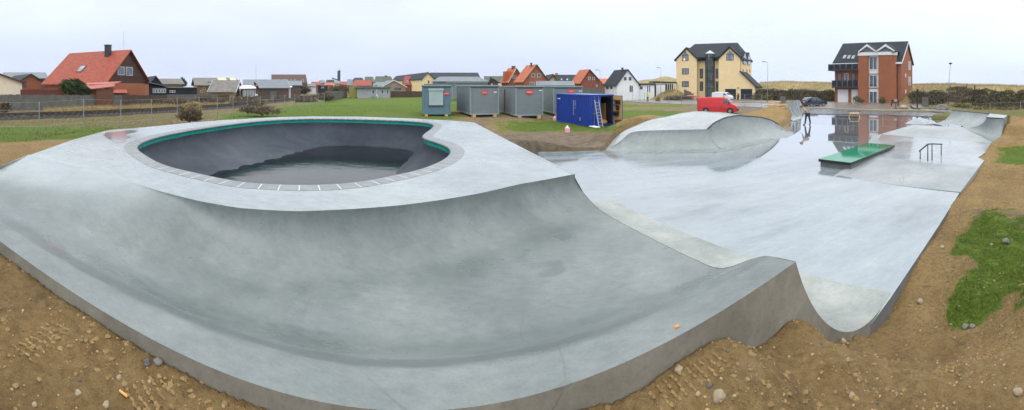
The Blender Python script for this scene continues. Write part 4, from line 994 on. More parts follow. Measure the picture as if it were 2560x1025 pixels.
mb = MB(); a, za = f.hit(698, 212); b, zb = f.hit(712, 212); mb.prism([(a, -.6, za), (b, -.6, za), ((a+b)/2, -.6, f.zpy(203, a, 0))], (0, 3, 0)); mb.build('dormer', M['white'], f.roof)
f = gabled('brown_terrace', 'tall terrace with a long plain brown tiled roof and small white dormers, on the skyline', 'terrace', 679, 140, 0, 768, None, 208, 187, 'x', .2, 'brick_b', 'tile_b', d=14, trim=None, over=.1)
for x in (697, 712.5, 727.5, 737.5, 756.5): wpx(f, x-2, 198.5, x+2, 204, name='dormer_window', c=.3)
bx(f, 'lower_wall', 'brick_b', 0, f.w, -.6, -.02, 0, f.ze-.2)
# fence signal: railway signal
sg = thing('railway_signal', 'railway signal with oval black disc and one red lamp on a dark post', 'railway signal', PD(641, 62, .2), -th(641))
mb = MB(); mb.tube([(0, 0, -.3), (0, 0, 2.9)], .06, 8); mb.build('post', M['dksteel'], sg)
mb = MB(); n = 24; c0 = Vector((0, 0, 3.15)); ax = R(-25)
pts = [(math.cos(2*math.pi*i/n)*.38*math.cos(ax)-math.sin(2*math.pi*i/n)*.62*math.sin(-ax), -.08, 3.15+math.cos(2*math.pi*i/n)*.38*math.sin(ax)+math.sin(2*math.pi*i/n)*.62*math.cos(ax)) for i in range(n)]
mb.prism(pts, (0, .06, 0)); mb.build('disc', M['black'], sg)
m, nt, bs = node_mat('red_lamp'); bs.inputs['Base Color'].default_value = (.8, .05, .02, 1); bs.inputs['Emission Color'].default_value = (1, .15, .05, 1); bs.inputs['Emission Strength'].default_value = 1.2; M['redlamp'] = m
mb = MB(); mb.tube([(0, -.09, 3.2), (0, -.16, 3.2)], .09, 12); mb.build('lamp', M['redlamp'], sg); box('sign_plate', M['white'], sg, -.22, .22, -.08, -.065, 1.55, 1.8)
# small things by the line
f = gabled('white_shed', 'white flat shed roof edge by the end of the grey roofed house', 'shed', 712, 92, 0, 727, None, 218, 216, 'x', .2, 'wrender', 'white', d=4, trim=None)
g = Fr(795, 103, 0, .2); t = g.thing('black_shed', 'black board shed with one small white window beside the scrub', 'shed'); x1 = g.hit(819)[0]; g.t = t
mb = MB(); mb.box(0, x1, 0, 3, -.3, g.zpy(215.5, 0, 0)); mb.build('wall', M['dkblue'], t); mb = MB(); mb.box(-.2, x1+.2, -.2, 3.2, g.zpy(215.4, 0, 0), g.zpy(214, 0, 0)); mb.build('roof', M['trim_d'], t); wpx(g, 803, 217, 810, 220.5)
# ============================================================ far village
far = [('white_capped_house', 'pale low house beside the black shed, under the far church', 'house', 752, 150, 0, 790, 216, 210, 'wrender', 'felt'),
 ('red_roofed_house', 'far house with rosy red roof right of the brown terrace', 'house', 778, 175, 0, 802, 212, 205, 'brick_r', 'tile_r'),
 ('grey_roofed_house', 'far house with steep mauve grey roof left of the church', 'house', 798, 190, 0, 812, 208, 201, 'brick_p', 'felt'),
 ('grey_roofed_house', 'far grey roofed house directly left of the church tower', 'house', 816, 185, 0, 836, 206, 200, 'wrender', 'tile_d'),
 ('orange_house', 'far low house glowing orange under a red roof below the church tower', 'house', 814, 165, 0, 833, 213, 207, 'brick_o', 'tile_o'),
 ('grey_roofed_house', 'far house with blue grey roof just below the church tower', 'house', 836, 170, 0, 853, 209, 203, 'yrender', 'felt'),
 ('red_roofed_house', 'far cream house with faded red roof right of the church tower', 'house', 850, 160, 0, 873, 213, 204.5, 'cream', 'tile_r'),
 ('brick_barn', 'far dark brick barn behind the olive box', 'barn', 870, 150, 0, 884, 213, 199, 'brick_b', 'felt'),
 ('salmon_roofed_house', 'house with broad salmon red roof behind the white pavilion', 'house', 884, 128, 0, 929, 214, 201, 'brick_r', 'tile_r'),
 ('grey_roofed_house', 'house with slate roof and white gable showing above the salmon roof', 'house', 885, 150, 0, 907, 201, 195, 'wrender', 'tile_d'),
 ('green_roofed_house', 'tall narrow house with moss green roof left of the wide mossy roof', 'house', 912, 150, 0, 934, 206, 192.5, 'brick_b', 'mossroof'),
 ('green_roofed_house', 'wide house with mossy dark green roof and chimney behind the beige gable', 'house', 936, 150, 0, 982, 206, 191.5, 'brick_b', 'mossroof'),
 ('dark_roofed_house', 'small dark slate roofed house left of the red brick house', 'house', 984, 150, 0, 1013, 209, 194, 'brick_b', 'tile_d'),
 ('grey_annex', 'low grey slate roof between salmon roof and beige gable', 'annex', 938, 120, 0, 975, 213.5, 206, 'wrender', 'felt')]
M['mossroof'] = mat('mossy_roof', (0.085, 0.10, 0.075), .8, .25, 1.0)
for nm, lb, ct, x0, D, dl, x1, ev, rd, wm, rm in far:
    f = gabled(nm, lb, ct, x0, D, dl, x1, None, ev, rd, 'x', .2, wm, rm, d=9, trim=None, hip=.12 if 'barn' not in nm else 0)
    if 'chimney' in lb: chimney(f, 965, 188.5, 'brick_b', .9)
    n = max(1, int((x1-x0)/9)); 
    for k in range(n): xx = lerp(x0, x1, (k+.5)/n); wpx(f, xx-1.1, ev+1.2, xx+1.1, ev+4.2)
# church: tower slab and sloping nave
g = Fr(843.5, 250, 0, .2); t = g.thing('church_tower', 'slender dark slate church tower rising over the village', 'church tower'); x1 = g.hit(851)[0]; za, zb = g.zpy(177.5, 0, 0), g.zpy(175, 0, 0)
mb = MB(); mb.prism([(0, 0, -1), (x1, 0, -1), (x1, 0, zb), (0, 0, za)], (0, 3, 0)); mb.build('tower_wall', M['copper'], t)
mb = MB(); mb.tube([(x1*.6, 1.5, zb-.2), (x1*.6, 1.5, zb+1.2)], .08, 6); mb.tube([(x1*.6-.4, 1.5, zb+.9), (x1*.6+.4, 1.5, zb+.9)], .06, 6); mb.build('cross', M['dksteel'], t)
g = Fr(831, 245, 0, .2); t = g.thing('church_nave', 'white church wall with a roof line falling to the right, left of the tower', 'church'); x1 = g.hit(849)[0]
mb = MB(); mb.prism([(0, 0, -1), (x1, 0, -1), (x1, 0, g.zpy(203, 0, 0)), (0, 0, g.zpy(195.5, 0, 0))], (0, 8, 0)); mb.build('wall', M['wrender'], t); mb = MB(); mb.prism([(-.4, -.3, g.zpy(195.4, 0, 0)), (x1+.4, -.3, g.zpy(203, 0, 0)), (x1+.4, 8.3, g.zpy(203, 0, 0)), (-.4, 8.3, g.zpy(195.4, 0, 0))], (0, 0, .5)); mb.build('roof', M['tile_d'], t)
# olive storage box and the white pavilion
g = Fr(873, 92, 0, .3); t = g.thing('storage_box', 'olive yellow storage box on low blocks left of the white pavilion', 'storage container'); x1 = g.hit(893)[0]; z1 = g.zpy(215, 0, 0)
M['olive'] = wave_mat('olive_sheet', (0.40, 0.36, 0.10), 2.4, 'X', .6, .8); mb = MB(); mb.box(0, x1, 0, 2.4, .3, z1); mb.build('box_wall', M['olive'], t)
mb = MB(); mb.box(-.04, x1+.04, -.04, 2.44, z1+.001, z1+.08); mb.build('roof', M['olive'], t)
for s in (.1, x1-.4): box('block', M['black'], t, s, s+.3, .1, 2.3, -.3, .3)
g = Fr(893, 91, 0, .3); t = g.thing('clubhouse', 'low white board pavilion with flat dark roof and dark windows by the field', 'pavilion'); x1 = g.hit(975)[0]; z1 = g.zpy(219.5, 0, 0); g.t = t
mb = MB(); mb.box(0, x1, 0, 6, -.3, z1); mb.build('wall', M['palewall'], t); mb = MB(); mb.box(-.5, x1+.4, -.7, 6.3, z1+.001, z1+.28); mb.build('roof', M['felt'], t)
for a, b, c_ in ((901, 904, 234), (925, 928, 235), (930, 937, 235), (949, 951.5, 235), (953, 959, 235), (962, 965, 235), (966, 972, 235)): wpx(g, a, 224.5, b, c_)
door(g, g.hit(940)[0], g.hit(945)[0], g.zpy(224, 0, 0)); window(t, g.hit(941)[0], g.hit(944.5)[0], 1.0, g.zpy(226, 0, 0), c=-.051)
for k, (a, b) in enumerate(((928, 944), (1022, 1034))):
    if k == 0:
        pt_ = thing('picnic_table', 'grey timber picnic table in front of the white pavilion', 'picnic table', PD(936, 87, .3), -th(936)); L = 1.5
        box('tabletop', M['fencew'], pt_, -L/2, L/2, -.35, .35, .68, .74); box('seat', M['fencew'], pt_, -L/2, L/2, -.8, -.55, .4, .45); box('seat', M['fencew'], pt_, -L/2, L/2, .55, .8, .4, .45)
        for s in (-1, 1): box('leg', M['fencew'], pt_, s*.5-.05, s*.5+.05, -.7, .7, .3, .38); box('leg', M['fencew'], pt_, s*.5-.05, s*.5+.05, -.05, .05, -.1, .68)
f = gabled('beige_gable_house', 'beige brick house with broad white edged gable behind the white pavilion', 'house', 955, 102, 8, 1014, None, 217, 201, 'y', .3, 'brick_p', 'felt', d=12, trim='trim_w')
wpx(f, 986, 219, 1003, 225, frame='trim_d')
hd = plank_fence('grey brown garden fence right of the white pavilion', (976, 98), (1062, 102), 228, 228, 'fenceb')
f = gabled('red_brick_house', 'red brick house with bright red hipped roof left of the yellow gable', 'house', 1012, 124, 5, 1054, None, 212, 191, 'x', .3, 'brick_r', 'tile_r', d=9, hip=.14, trim=None)
for a in (1014, 1018.5): wpx(f, a, 201.5, a+3.2, 207, name='dormer_window', c=.8)
for a in (1033, 1045): wpx(f, a, 214, a+4, 221)
f = gabled('yellow_gable_house', 'long house with pale yellow gable and dark grey roof behind the first site cabin', 'house', 1056, 112, 16, 1084, None, 196, 181.5, 'y', .3, 'yrender', 'tile_d', d=44, trim='trim_d')
f.roof.data.materials[0] = M['tile_d']; wpx(f, 1070, 201, 1073, 208, frame='trim_d')
mb = MB(); a = f.hit(1084)[0]; mb.box(a, a+.1, 0, 1, 0, .1)
g = gabled('long_dark_roof_house', 'long dark grey roof running right of the pale yellow gable', 'house', 1078, 116, 0, 1198, None, 196, 182.5, 'x', .3, 'yrender', 'tile_d', d=12, trim='trim_d')
g = gabled('grey_hall', 'large blue grey sheet hall with shallow roof behind the site cabins', 'hall', 1092, 88, 6, 1219, None, 204, 193, 'x', .3, 'greycorr', 'felt', d=10, hip=.13, trim=None)
bx(g, 'gutter', 'steel', 2, g.w, -.55, -.4, g.ze-.3, g.ze-.15); 
g2 = Fr(1060, 76, 0, .3); t = g2.thing('flat_canopy', 'flat grey canopy roof in front of the blue grey hall', 'canopy'); x1 = g2.hit(1202)[0]; zc = g2.zpy(213.5, 0, 0); mb = MB(); mb.box(0, x1, 0, 5, zc, zc+.3); mb.build('roof', M['felt'], t)
for k in range(5): box('post', M['steel'], t, x1*k/4-.08 if k else 0, x1*k/4+.08 if k < 4 else x1, .3, .46, -.3, zc-.002)
f = gabled('brown_hut', 'small dark brown brick hut with a white door, behind the second cabin', 'hut', 1219, 92, 0, 1245, None, 205.5, 197, 'y', .2, 'brick_b', 'tile_d', d=6, trim='trim_d'); door(f, f.hit(1228)[0], f.hit(1231)[0], f.zpy(209, 0, 0)); chimney(f, 1227, 193.5, 'trim_d', .5)
f = gabled('grey_roofed_house', 'low moss grey roofed house showing between the brown hut and the brick gables', 'house', 1212, 140, 0, 1262, None, 205, 191, 'x', .2, 'cream', 'mossroof', d=9, trim=None)
# ============================================================ the brick houses
f = gabled('brick_villa', 'red brick villa with orange roof, dormer and chimney, leftmost of the orange roofed gables', 'house', 1272, 95, 24, 1312, 1254, 202, 170, 'y', .2, 'brick_r', 'tile_o', trim='trim_w', ridge_off=.45)
wpx(f, 1281, 189, 1290, 196, nx=2); wpx(f, 1266.5, 208, 1270, 213) if False else None; chimney(f, 1283, 165, 'brick_b', .7, y=f.d*.35, x=f.w*.45)
mb = MB(); mb.box(-.2, f.w*.28, f.d*.25, f.d*.7, f.ze, f.ze+2.4); mb.build('dormer', M['tile_o'], f.roof)
f = gabled('brick_villa', 'orange brick house with tall steep orange roof and two white windows in the gable', 'house', 1310, 86, 26, 1370, 1288, 202, 162.5, 'y', .2, 'brick_o', 'tile_o', trim='trim_d', ridge_off=.5)
wpx(f, 1328, 184, 1337, 193); wpx(f, 1343, 184, 1352.5, 193); wpx(f, 1324, 205, 1336, 215, nx=3); chimney(f, 1319, 157, 'trim_d', .3, y=f.d*.4, x=f.w*.45)
f = gabled('dark_roofed_house', 'house with blue black roof and a cream brick gable between the orange roofed houses', 'house', 1372, 102, 10, 1392, None, 200, 186, 'y', .2, 'brick_y', 'tile_d', d=10, trim='trim_d')
wpx(f, 1375, 198, 1384, 202, frame='trim_w', nx=3)
f = gabled('dark_roofed_house', 'long blue black roof with two skylights between the orange roofed houses', 'house', 1384, 104, 0, 1447, None, 204, 188, 'x', .2, 'brick_y', 'tile_d', d=9, trim=None); chimney(f, 1391, 183, 'brick_y', .8); skylight(f, 1402, 197, 1406, 202); skylight(f, 1416, 197, 1421, 202)
f = gabled('long_shed', 'low grey roofed shed behind the third and fourth site cabins', 'shed', 1345, 80, 0, 1432, None, 214, 204, 'x', .2, 'brick_y', 'felt', d=7)
f = gabled('brick_villa', 'red brown brick house with orange roof and two small windows high in its gable', 'house', 1452, 90, 28, 1501, 1430, 205, 174.5, 'y', .2, 'brick_r', 'tile_o', trim='trim_d', ridge_off=.42)
wpx(f, 1471, 192.5, 1476, 200); wpx(f, 1481, 192.5, 1486.5, 200); wpx(f, 1490, 211, 1493.5, 217.5); skylight(f, 1448, 194, 1451, 199) if False else None
plank_fence('grey plank fence between the brick gable and the white house', (1455, 74), (1512, 84), 219, 222, 'fencew')
f = gabled('orange_roofed_shed', 'low orange roofed building left of the white house', 'outbuilding', 1500, 108, 0, 1518, None, 209, 197.5, 'x', .2, 'brick_r', 'tile_o', d=8, trim='trim_d')
f = gabled('white_house', 'white rendered house with steep charcoal roof and a wide low gable', 'house', 1542, 88, 30, 1597, 1512, 211, 174.5, 'y', .2, 'wrender', 'tile_d', trim='trim_d', ridge_off=.47)
wpx(f, 1560, 193, 1566, 201, frame='trim_d'); wpx(f, 1572, 193, 1578, 201, frame='trim_d'); wpx(f, 1574, 214, 1577, 229.5, frame='trim_d'); wpx(f, 1578.5, 214, 1581.5, 229.5, frame='trim_d')
ya, za = f.hit(1526, 214, 'S', 0); yb, zb = f.hit(1531, 223, 'S', 0); window(f.t, yb, ya, zb, za, 'S', 0, frame='trim_d', sgn=-1)
ya, za = f.hit(1516, 214, 'S', 0); yb, zb = f.hit(1522, 223, 'S', 0); window(f.t, yb, ya, zb, za, 'S', 0, frame='trim_d', sgn=-1)
chimney(f, 1566, 169, 'trim_d', .35, y=f.d*.3, x=f.w*.42)
g = Fr(1597, 92, 4, .2); t = g.thing('white_annex', 'low flat roofed white annex right of the white house', 'annex'); x1 = g.hit(1636)[0]; g.t = t; z1 = g.zpy(212, 0, 0); mb = MB(); mb.box(0, x1, 0, 8, -.3, z1); mb.build('wall', M['wrender'], t); mb = MB(); mb.box(-.3, x1+.3, -.3, 8.3, z1+.001, z1+.35); mb.build('roof', M['trim_d'], t)
wpx(g, 1600, 216, 1606.5, 223.5, frame='trim_d'); wpx(g, 1618, 215, 1620, 230, frame='trim_d'); wpx(g, 1623, 215, 1625, 230, frame='trim_d')
g = Fr(1636, 98, 10, .2); t = g.thing('carport', 'black carport with sloping roof and white posts left of the yellow building', 'carport'); x1 = g.hit(1692)[0]; g.t = t; mb = MB(); mb.box(0, x1*.45, 1, 6, -.3, g.zpy(211, 0, 0)); mb.build('wall', M['trim_d'], t)
mb = MB(); mb.prism([(-.3, -.2, g.zpy(207, 0, 0)), (x1, -.2, g.zpy(208.5, x1, 0)), (x1, 7, g.zpy(208.5, x1, 0)), (-.3, 7, g.zpy(207, 0, 0))], (0, 0, .4)); mb.build('roof', M['trim_d'], t)
for k in range(5): a = g.hit(1668+5*k)[0]; box('post', M['white'], t, a, a+.12, -.1, .05, -.3, g.zpy(208, x1, 0)-.02)
a, b = g.hit(1640)[0], g.hit(1663)[0]; box('white_panel', M['white'], t, a, b, -.12, -.05, -.1, g.zpy(212, 0, 0)); a = g.hit(1670)[0]; box('back_wall', M['trim_d'], t, a, x1, 4.5, 4.6, -.3, g.zpy(210, 0, 0))
# ============================================================ yellow apartment building
f = Fr(1690.5, 100, -22, .05); t = f.thing('apartment_building', 'tall yellow apartment building with dark roofs, glass stair tower and black garage doors', 'apartment building'); f.t = t
XW = f.hit(1852)[0]; XG = f.hit(1888)[0]; DP = f.hit(1879, plane='S', c=XW)[0]; DG = f.hit(1913, plane='S', c=XG)[0]; DG = min(DG, 7.5)
XA1 = f.hit(1738)[0]; XA2 = f.hit(1742.7)[0]; XB = f.hit(1796.6)[0]
ZE = f.zpy(149, XW*.3, 0); YM = DP*.5; RC = 1.6   # recess depth of the centre
bx(f, 'wall', 'yrender', 0, XA2, 0, DP, -.6, ZE); bx(f, 'wall', 'yrender', XA2+.002, XB-.002, RC, DP, -.6, ZE-.01); bx(f, 'wall', 'yrender', XB, XW, 0, DP, -.6, ZE)
def yg(x0, x1, pxa, pya, y0, yend, name='gable_roof'):
    xa, za = f.hit(pxa, pya); xa = (x0+x1)/2
    mb = MB(); mb.prism([(x0+.01, y0, ZE), (x1-.01, y0, ZE), (xa, y0, za)], (0, .3, 0)); mb.build('gable', M['yrender'], t)
    o = .45; k = (za-ZE)/(xa-x0); mb = MB(); yy = y0-.35
    zt = za+.12
    mb.prism([(x0-o, yy, ZE-k*o+.12), (xa, yy, zt), (xa, yy, zt+.45), (x0-o, yy, ZE-k*o+.5)], (0, yend-yy, 0))
    mb.prism([(xa+.003, yy, zt), (x1+o, yy, ZE-k*o+.12), (x1+o, yy, ZE-k*o+.5), (xa+.003, yy, zt+.45)], (0, yend-yy, 0)); mb.build(name, M['tile_d'], t)
    return xa, za
yg(0, XA2, 1713.8, 123.4, 0, YM); yg(XB, XW, 1824.7, 121, 0, YM)
ZR = f.zpy(111, XW*.6, YM)
mb = MB(); xl, xr_ = f.hit(1737, plane='F', c=YM)[0], f.hit(1844, plane='F', c=YM)[0]; o = .5
k = (ZR-ZE)/YM
mb.prism([(-o+.6, .4, ZE+.4*k+.05), (XW+o-.2, .4, ZE+.4*k+.05), (xr_, YM, ZR), (xl, YM, ZR)], (0, 0, .35))
mb.prism([(-o+.6, DP+o, ZE), (xl, YM+.003, ZR), (xr_, YM+.003, ZR), (XW+o-.2, DP+o, ZE)], (0, 0, .35))
mb.prism([(XW+o-.2, .4, ZE), (XW+o-.2, DP+o, ZE), (xr_-.01, YM, ZR-.01)], (0, 0, .33)); mb.prism([(-o+.6, .4, ZE), (xl+.01, YM, ZR-.01), (-o+.6, DP+o, ZE)], (0, 0, .33)); mb.build('roof', M['tile_d'], t)
# centre eave
mb = MB(); mb.prism([(XA2, .9, ZE-.3), (XB, .9, ZE-.3), (XB, YM*.6, ZE+k*YM*.6), (XA2, YM*.6, ZE+k*YM*.6)], (0, 0, .3)); mb.build('eave', M['tile_d'], t)
# side gablets
for yc in (DP*.28, DP*.68):
    wd = DP*.3; zt = f.zpy(127 if yc < DP/2 else 129, XW, yc)
    zb_ = f.zpy(160 if yc < DP/2 else 162, XW, yc)
    mb = MB(); mb.prism([(XW-2.5, yc-wd/2, ZE-.5), (XW-2.5, yc+wd/2, ZE-.5), (XW-2.5, yc+wd/2, zt-1.6), (XW-2.5, yc, zt-.2), (XW-2.5, yc-wd/2, zt-1.6)], (2.7, 0, 0)); dm = mb.build('side_dormer', M['tile_d'], t)
    mb = MB(); mb.prism([(XW+.21, yc-wd/2+.3, zb_), (XW+.21, yc+wd/2-.3, zb_), (XW+.21, yc+wd/2-.3, zt-1.7), (XW+.21, yc, zt-.6), (XW+.21, yc-wd/2+.3, zt-1.7)], (.04, 0, 0)); mb.build('pane', M['glass_l'], dm)
for ya in (.18, .52, .8): y = DP*ya; window(t, y-.35, y+.35, f.zpy(181, XW, y), f.zpy(173, XW, y), 'S', XW, 'trim_d', sgn=1)
# front windows
def gwin(pxs, sill, eave, apex):
    a, zs = f.hit(pxs[0], sill); b, _ = f.hit(pxs[1], sill); ze = f.hit(pxs[0], eave)[1]; za = f.hit(sum(pxs)/2, apex)[1]; m_ = (a+b)/2
    mb = MB(); mb.prism([(a, -.06, zs), (b, -.06, zs), (b, -.06, ze), (m_, -.06, za), (a, -.06, ze)], (0, .05, 0)); w = mb.build('gable_window', M['trim_d'], t)
    s = .1
    for x0, x1 in ((a+s, m_-s*.5), (m_+s*.5, b-s)):
        mb = MB(); mb.prism([(x0, -.10, zs+s), (x1, -.10, zs+s), (x1, -.10, ze-s), (x0, -.10, ze-s)], (0, .03, 0)); mb.build('pane', M['glass_l'], w)
        top = lerp(ze, za, .86)
        pts = [(x0, -.10, ze+s*.3), (x1, -.10, ze+s*.3), (x1, -.10, top)] if x0 < m_-s else [(x0, -.10, ze+s*.3), (x1, -.10, ze+s*.3), (x0, -.10, top)]
        mb = MB(); mb.prism(pts, (0, .03, 0)); mb.build('pane', M['glass_l'], w)
    return w
g1 = gwin((1705, 1721.5), 152.3, 138, 128); gwin((1815.5, 1834), 151.2, 136, 126.5)
m, nt, bs = node_mat('lit_lamp'); bs.inputs['Base Color'].default_value = (1, .7, .3, 1); bs.inputs['Emission Color'].default_value = (1, .62, .2, 1); bs.inputs['Emission Strength'].default_value = 1.0; M['litlamp'] = m
xa, za = f.hit(1711.3, 150.8); mb = MB(); mb.prism([(xa-.25, -.13, za), (xa+.25, -.13, za), (xa, -.13, za+.55)], (0, .02, 0)); mb.build('window_lamp', M['litlamp'], g1)
wpx(f, 1705, 171, 1722, 185.5, frame='trim_d', glass='glass_l', nx=2, fw=.14); wpx(f, 1705, 203, 1722, 217, frame='trim_d', glass='glass_l', nx=2, fw=.14)
for a, b in ((1749.5, 1758), (1789, 1796)):
    for c_, d_ in ((171.5, 196), (203.5, 227.5)): wpx(f, a, c_, b, d_, c=RC, frame='trim_d', glass='glass', nz=2, fw=.16)
# glass stair tower
xc, _ = f.hit(1773.5, plane='F', c=RC-.6); rad = abs(f.hit(1784.5, plane='F', c=RC-.6)[0]-f.hit(1762, plane='F', c=RC-.6)[0])/2; yc = RC-.1; zt = f.zpy(135.5, xc, yc)
mb = MB(); mb.lathe([(rad, -.3), (rad, zt)], (xc, yc, 0), 10); m2, nt, bs = node_mat('stair_glass'); nt.links.new(_ramp(nt, _noise(nt, .9, 4), [(.35, (.06, .08, .085)), (.7, (.24, .26, .25))]), bs.inputs['Base Color']); bs.inputs['Roughness'].default_value = .08; M['stairglass'] = m2
tw = mb.build('stair_tower', m2, t)
mb = MB()
for j in range(10): an = 2*math.pi*j/10; mb.tube([(xc+math.cos(an)*(rad+.03), yc+math.sin(an)*(rad+.03), -.3), (xc+math.cos(an)*(rad+.03), yc+math.sin(an)*(rad+.03), zt)], .07 if j != 7 else .18, 5)
nfl = 13
for k in range(nfl+1):
    z = lerp(0, zt, k/nfl); h = .08 if k not in (5, 8) else .45; mb.lathe([(rad+.05, z-h), (rad+.05, z+h)], (0+xc, yc, 0), 10)
mb.build('glazing_bars', M['dksteel'], tw)
mb = MB(); mb.lathe([(rad+.15, zt+.09), (.02, f.zpy(125.5, xc, yc))], (xc, yc, 0), 10); mb.build('glass_cone', mat('pale_glass_cone', (.45, .5, .53), .15, .15), tw)
# garage wing
xs = XW; zt1 = f.zpy(182, XW, 0); zg = f.zpy(216, XG, 0)
mb = MB(); mb.prism([(XW+.003, 0.001, -.6), (XG, 0.001, -.6), (XG, 0.001, zg), (XW+.003, 0.001, zt1)], (0, DG, 0)); mb.build('garage_wall', M['yrender'], t)
kk = (zt1-zg)/(XG-XW)
mb = MB(); mb.prism([(XW-.2, -.4, zt1+.2*kk+.02), (XG+.5, -.4, zg-.5*kk+.02), (XG+.5, -.4, zg-.5*kk+.4), (XW-.2, -.4, zt1+.2*kk+.4)], (0, DG+.8, 0)); mb.build('garage_roof', M['tile_d'], t)
for a, b in ((1813, 1840), (1852, 1880.5)): door(f, f.hit(a)[0], f.hit(b)[0], f.hit(a, 222.3)[1], m='dkblue', name='garage_door')
ya, za = f.hit(1898, 223, 'S', XG); yb, zb = f.hit(1903, 232, 'S', XG); window(t, ya, yb, zb, za, 'S', XG, 'shedbrown', sgn=1)
a = f.hit(1743.2)[0]; mb = MB(); mb.tube([(a, -.08, -.1), (a, -.08, ZE)], .05, 6); mb.build('drain_pipe', M['dksteel'], t); mb = MB(); mb.tube([(XW, -.08, zt1), (XW, -.08, ZE)], .05, 6); mb.build('drain_pipe', M['dksteel'], t)
xl = f.hit(1845.5)[0]; box('wall_lamp', M['dksteel'], t, xl-.12, xl+.12, -.3, -.001, f.zpy(221, xl, 0), f.zpy(218.5, xl, 0))
# shrub by the garages
# ============================================================ brick apartment house at right
f = Fr(2087, 77, -24, .05); t = f.thing('brick_apartment_house', 'three storey red brick house with twin gablets, glass balconies and white garage doors', 'apartment house'); f.t = t
XW = f.hit(2253)[0]; DP = f.hit(2281, plane='S', c=XW)[0]; print('brick depth', DP, XW); DP = min(max(DP, 7), 11)
ZE = f.zpy(155, 0, 0); YM = DP/2; ZR = f.zpy(108, XW*.5, YM)
bx(f, 'wall', 'brick_o', 0, XW, 0, DP, -.6, ZE)
mb = MB(); mb.prism([(XW-.3, 0.001, ZE), (XW-.3, DP-.001, ZE), (XW-.3, YM, ZR-.05)], (.299, 0, 0)); mb.build('gable', M['brick_o'], t)
mb = MB(); mb.prism([(0.001, 0.001, ZE), (0.001, YM, ZR-.05), (0.001, DP-.001, ZE)], (.299, 0, 0)); mb.build('gable', M['brick_o'], t)
k = (ZR-ZE)/YM; o = .5; mb = MB()
mb.prism([(-.3, -o, ZE-k*o), (XW+.3, -o, ZE-k*o), (XW+.3, YM, ZR), (-.3, YM, ZR)], (0, 0, .2)); mb.prism([(-.3, YM+.003, ZR), (XW+.3, YM+.003, ZR), (XW+.3, DP+o, ZE-k*o), (-.3, DP+o, ZE-k*o)], (0, 0, .2)); rf = mb.build('roof', M['tile_d'], t)
mb = MB(); mb.box(-.3, XW+.3, -o-.04, -o-.003, ZE-k*o-.25, ZE-k*o+.1); fb = mb.build('fascia', M['white'], rf)
mb = MB(); x = XW+.303; mb.prism([(x, -o, ZE-k*o-.2), (x, YM, ZR-.2), (x, YM, ZR+.22), (x, -o, ZE-k*o+.22)], (.04, 0, 0)); mb.build('verge_board', M['white'], rf)
mb = MB(); mb.prism([(x, YM+.003, ZR-.2), (x, DP+o, ZE-k*o-.2), (x, DP+o, ZE-k*o+.22), (x, YM+.003, ZR+.22)], (.04, 0, 0)); mb.build('verge_board', M['white'], rf)
# bay with recessed window column
c = -1.3; b0 = f.hit(2146, plane='F', c=c)[0]; b1 = f.hit(2238, plane='F', c=c)[0]; r0 = f.hit(2169.5, plane='F', c=c)[0]; r1 = f.hit(2196, plane='F', c=c)[0]; zt = f.zpy(139.5, b0, c)
bx(f, 'bay', 'brick_o', b0, r0, c, -.002, -.5, zt); bx(f, 'bay', 'brick_o', r1, b1-.9, c, -.002, -.5, zt)
mb = MB(); mb.prism([(b1-.899, c+.001, -.5), (b1, c+.9, -.5), (b1, -.003, -.5), (b1-.899, -.003, -.5)], (0, 0, zt+.5)); mb.build('bay', M['brick_o'], t)
zb1 = f.zpy(131.5, b0, c)
mb = MB(); mb.box(b0-.1, b1-.85, c-.1, -.001, zt+.002, zb1); mb.prism([(b1-.85, c-.1, zt+.002), (b1+.1, c+.85, zt+.002), (b1+.1, -.001, zt+.002), (b1-.85, -.001, zt+.002)], (0, 0, zb1-zt)); mb.build('cornice', M['white'], t)
bc = c+.55
bx(f, 'recess_wall', 'white', r0+.002, r1-.002, bc, -.003, -.5, zt)
for (y0, y1) in ((141.5, 174.6), (187, 218.6), (227.7, 258.6)): wpx(f, 2173, y0, 2193.5, y1, c=bc, nx=2, fw=.13)
# brick sills between
for y in (184.5, 219.8): z = f.zpy(y, r0, bc); mb = MB(); mb.box(r0+.01, r1-.01, bc-.13, bc-.001, z-.12, z+.02); mb.build('sill', M['brick_o'], t)
# twin gablets
gm = (b0+b1)/2
for x0, x1 in ((b0, gm), (gm+.003, b1)):
    xa = (x0+x1)/2; za = f.zpy(111, xa, c)
    mb = MB(); mb.prism([(x0+.1, c+.02, zb1+.001), (x1-.1, c+.02, zb1+.001), (xa, c+.02, za-.25)], (0, .2, 0)); gb = mb.build('gablet', M['felt'], t)
    kk = (za-zb1)/(xa-x0)
    mb = MB()
    for s, e in ((x0-.1, xa-.002), (x1+.1 if x1 > gm+.1 else x1, xa+.002)):
        mb.prism([(s, c-.25, zb1-.02), (e, c-.25, za), (e, c-.25, za+.18), (s, c-.25, zb1+.16)], (0, YM*.95-c, 0))
    mb.build('gablet_roof', M['tile_d'], gb)
    mb = MB()
    for s, e in ((x0+.05, xa-.004), (x1-.05, xa+.004)): mb.prism([(s, c-.28, zb1-.02), (e, c-.28, za-.42), (e, c-.28, za+.06), (s, c-.28, zb1+.22)], (0, .028, 0))
    mb.build('barge_board', M['white'], gb)
for a, b in ((2094.5, 2120.5), (2129, 2145)): door(f, f.hit(a)[0], min(f.hit(b)[0], b0-.05), f.hit(a, 223.5)[1], m='white', name='garage_door')
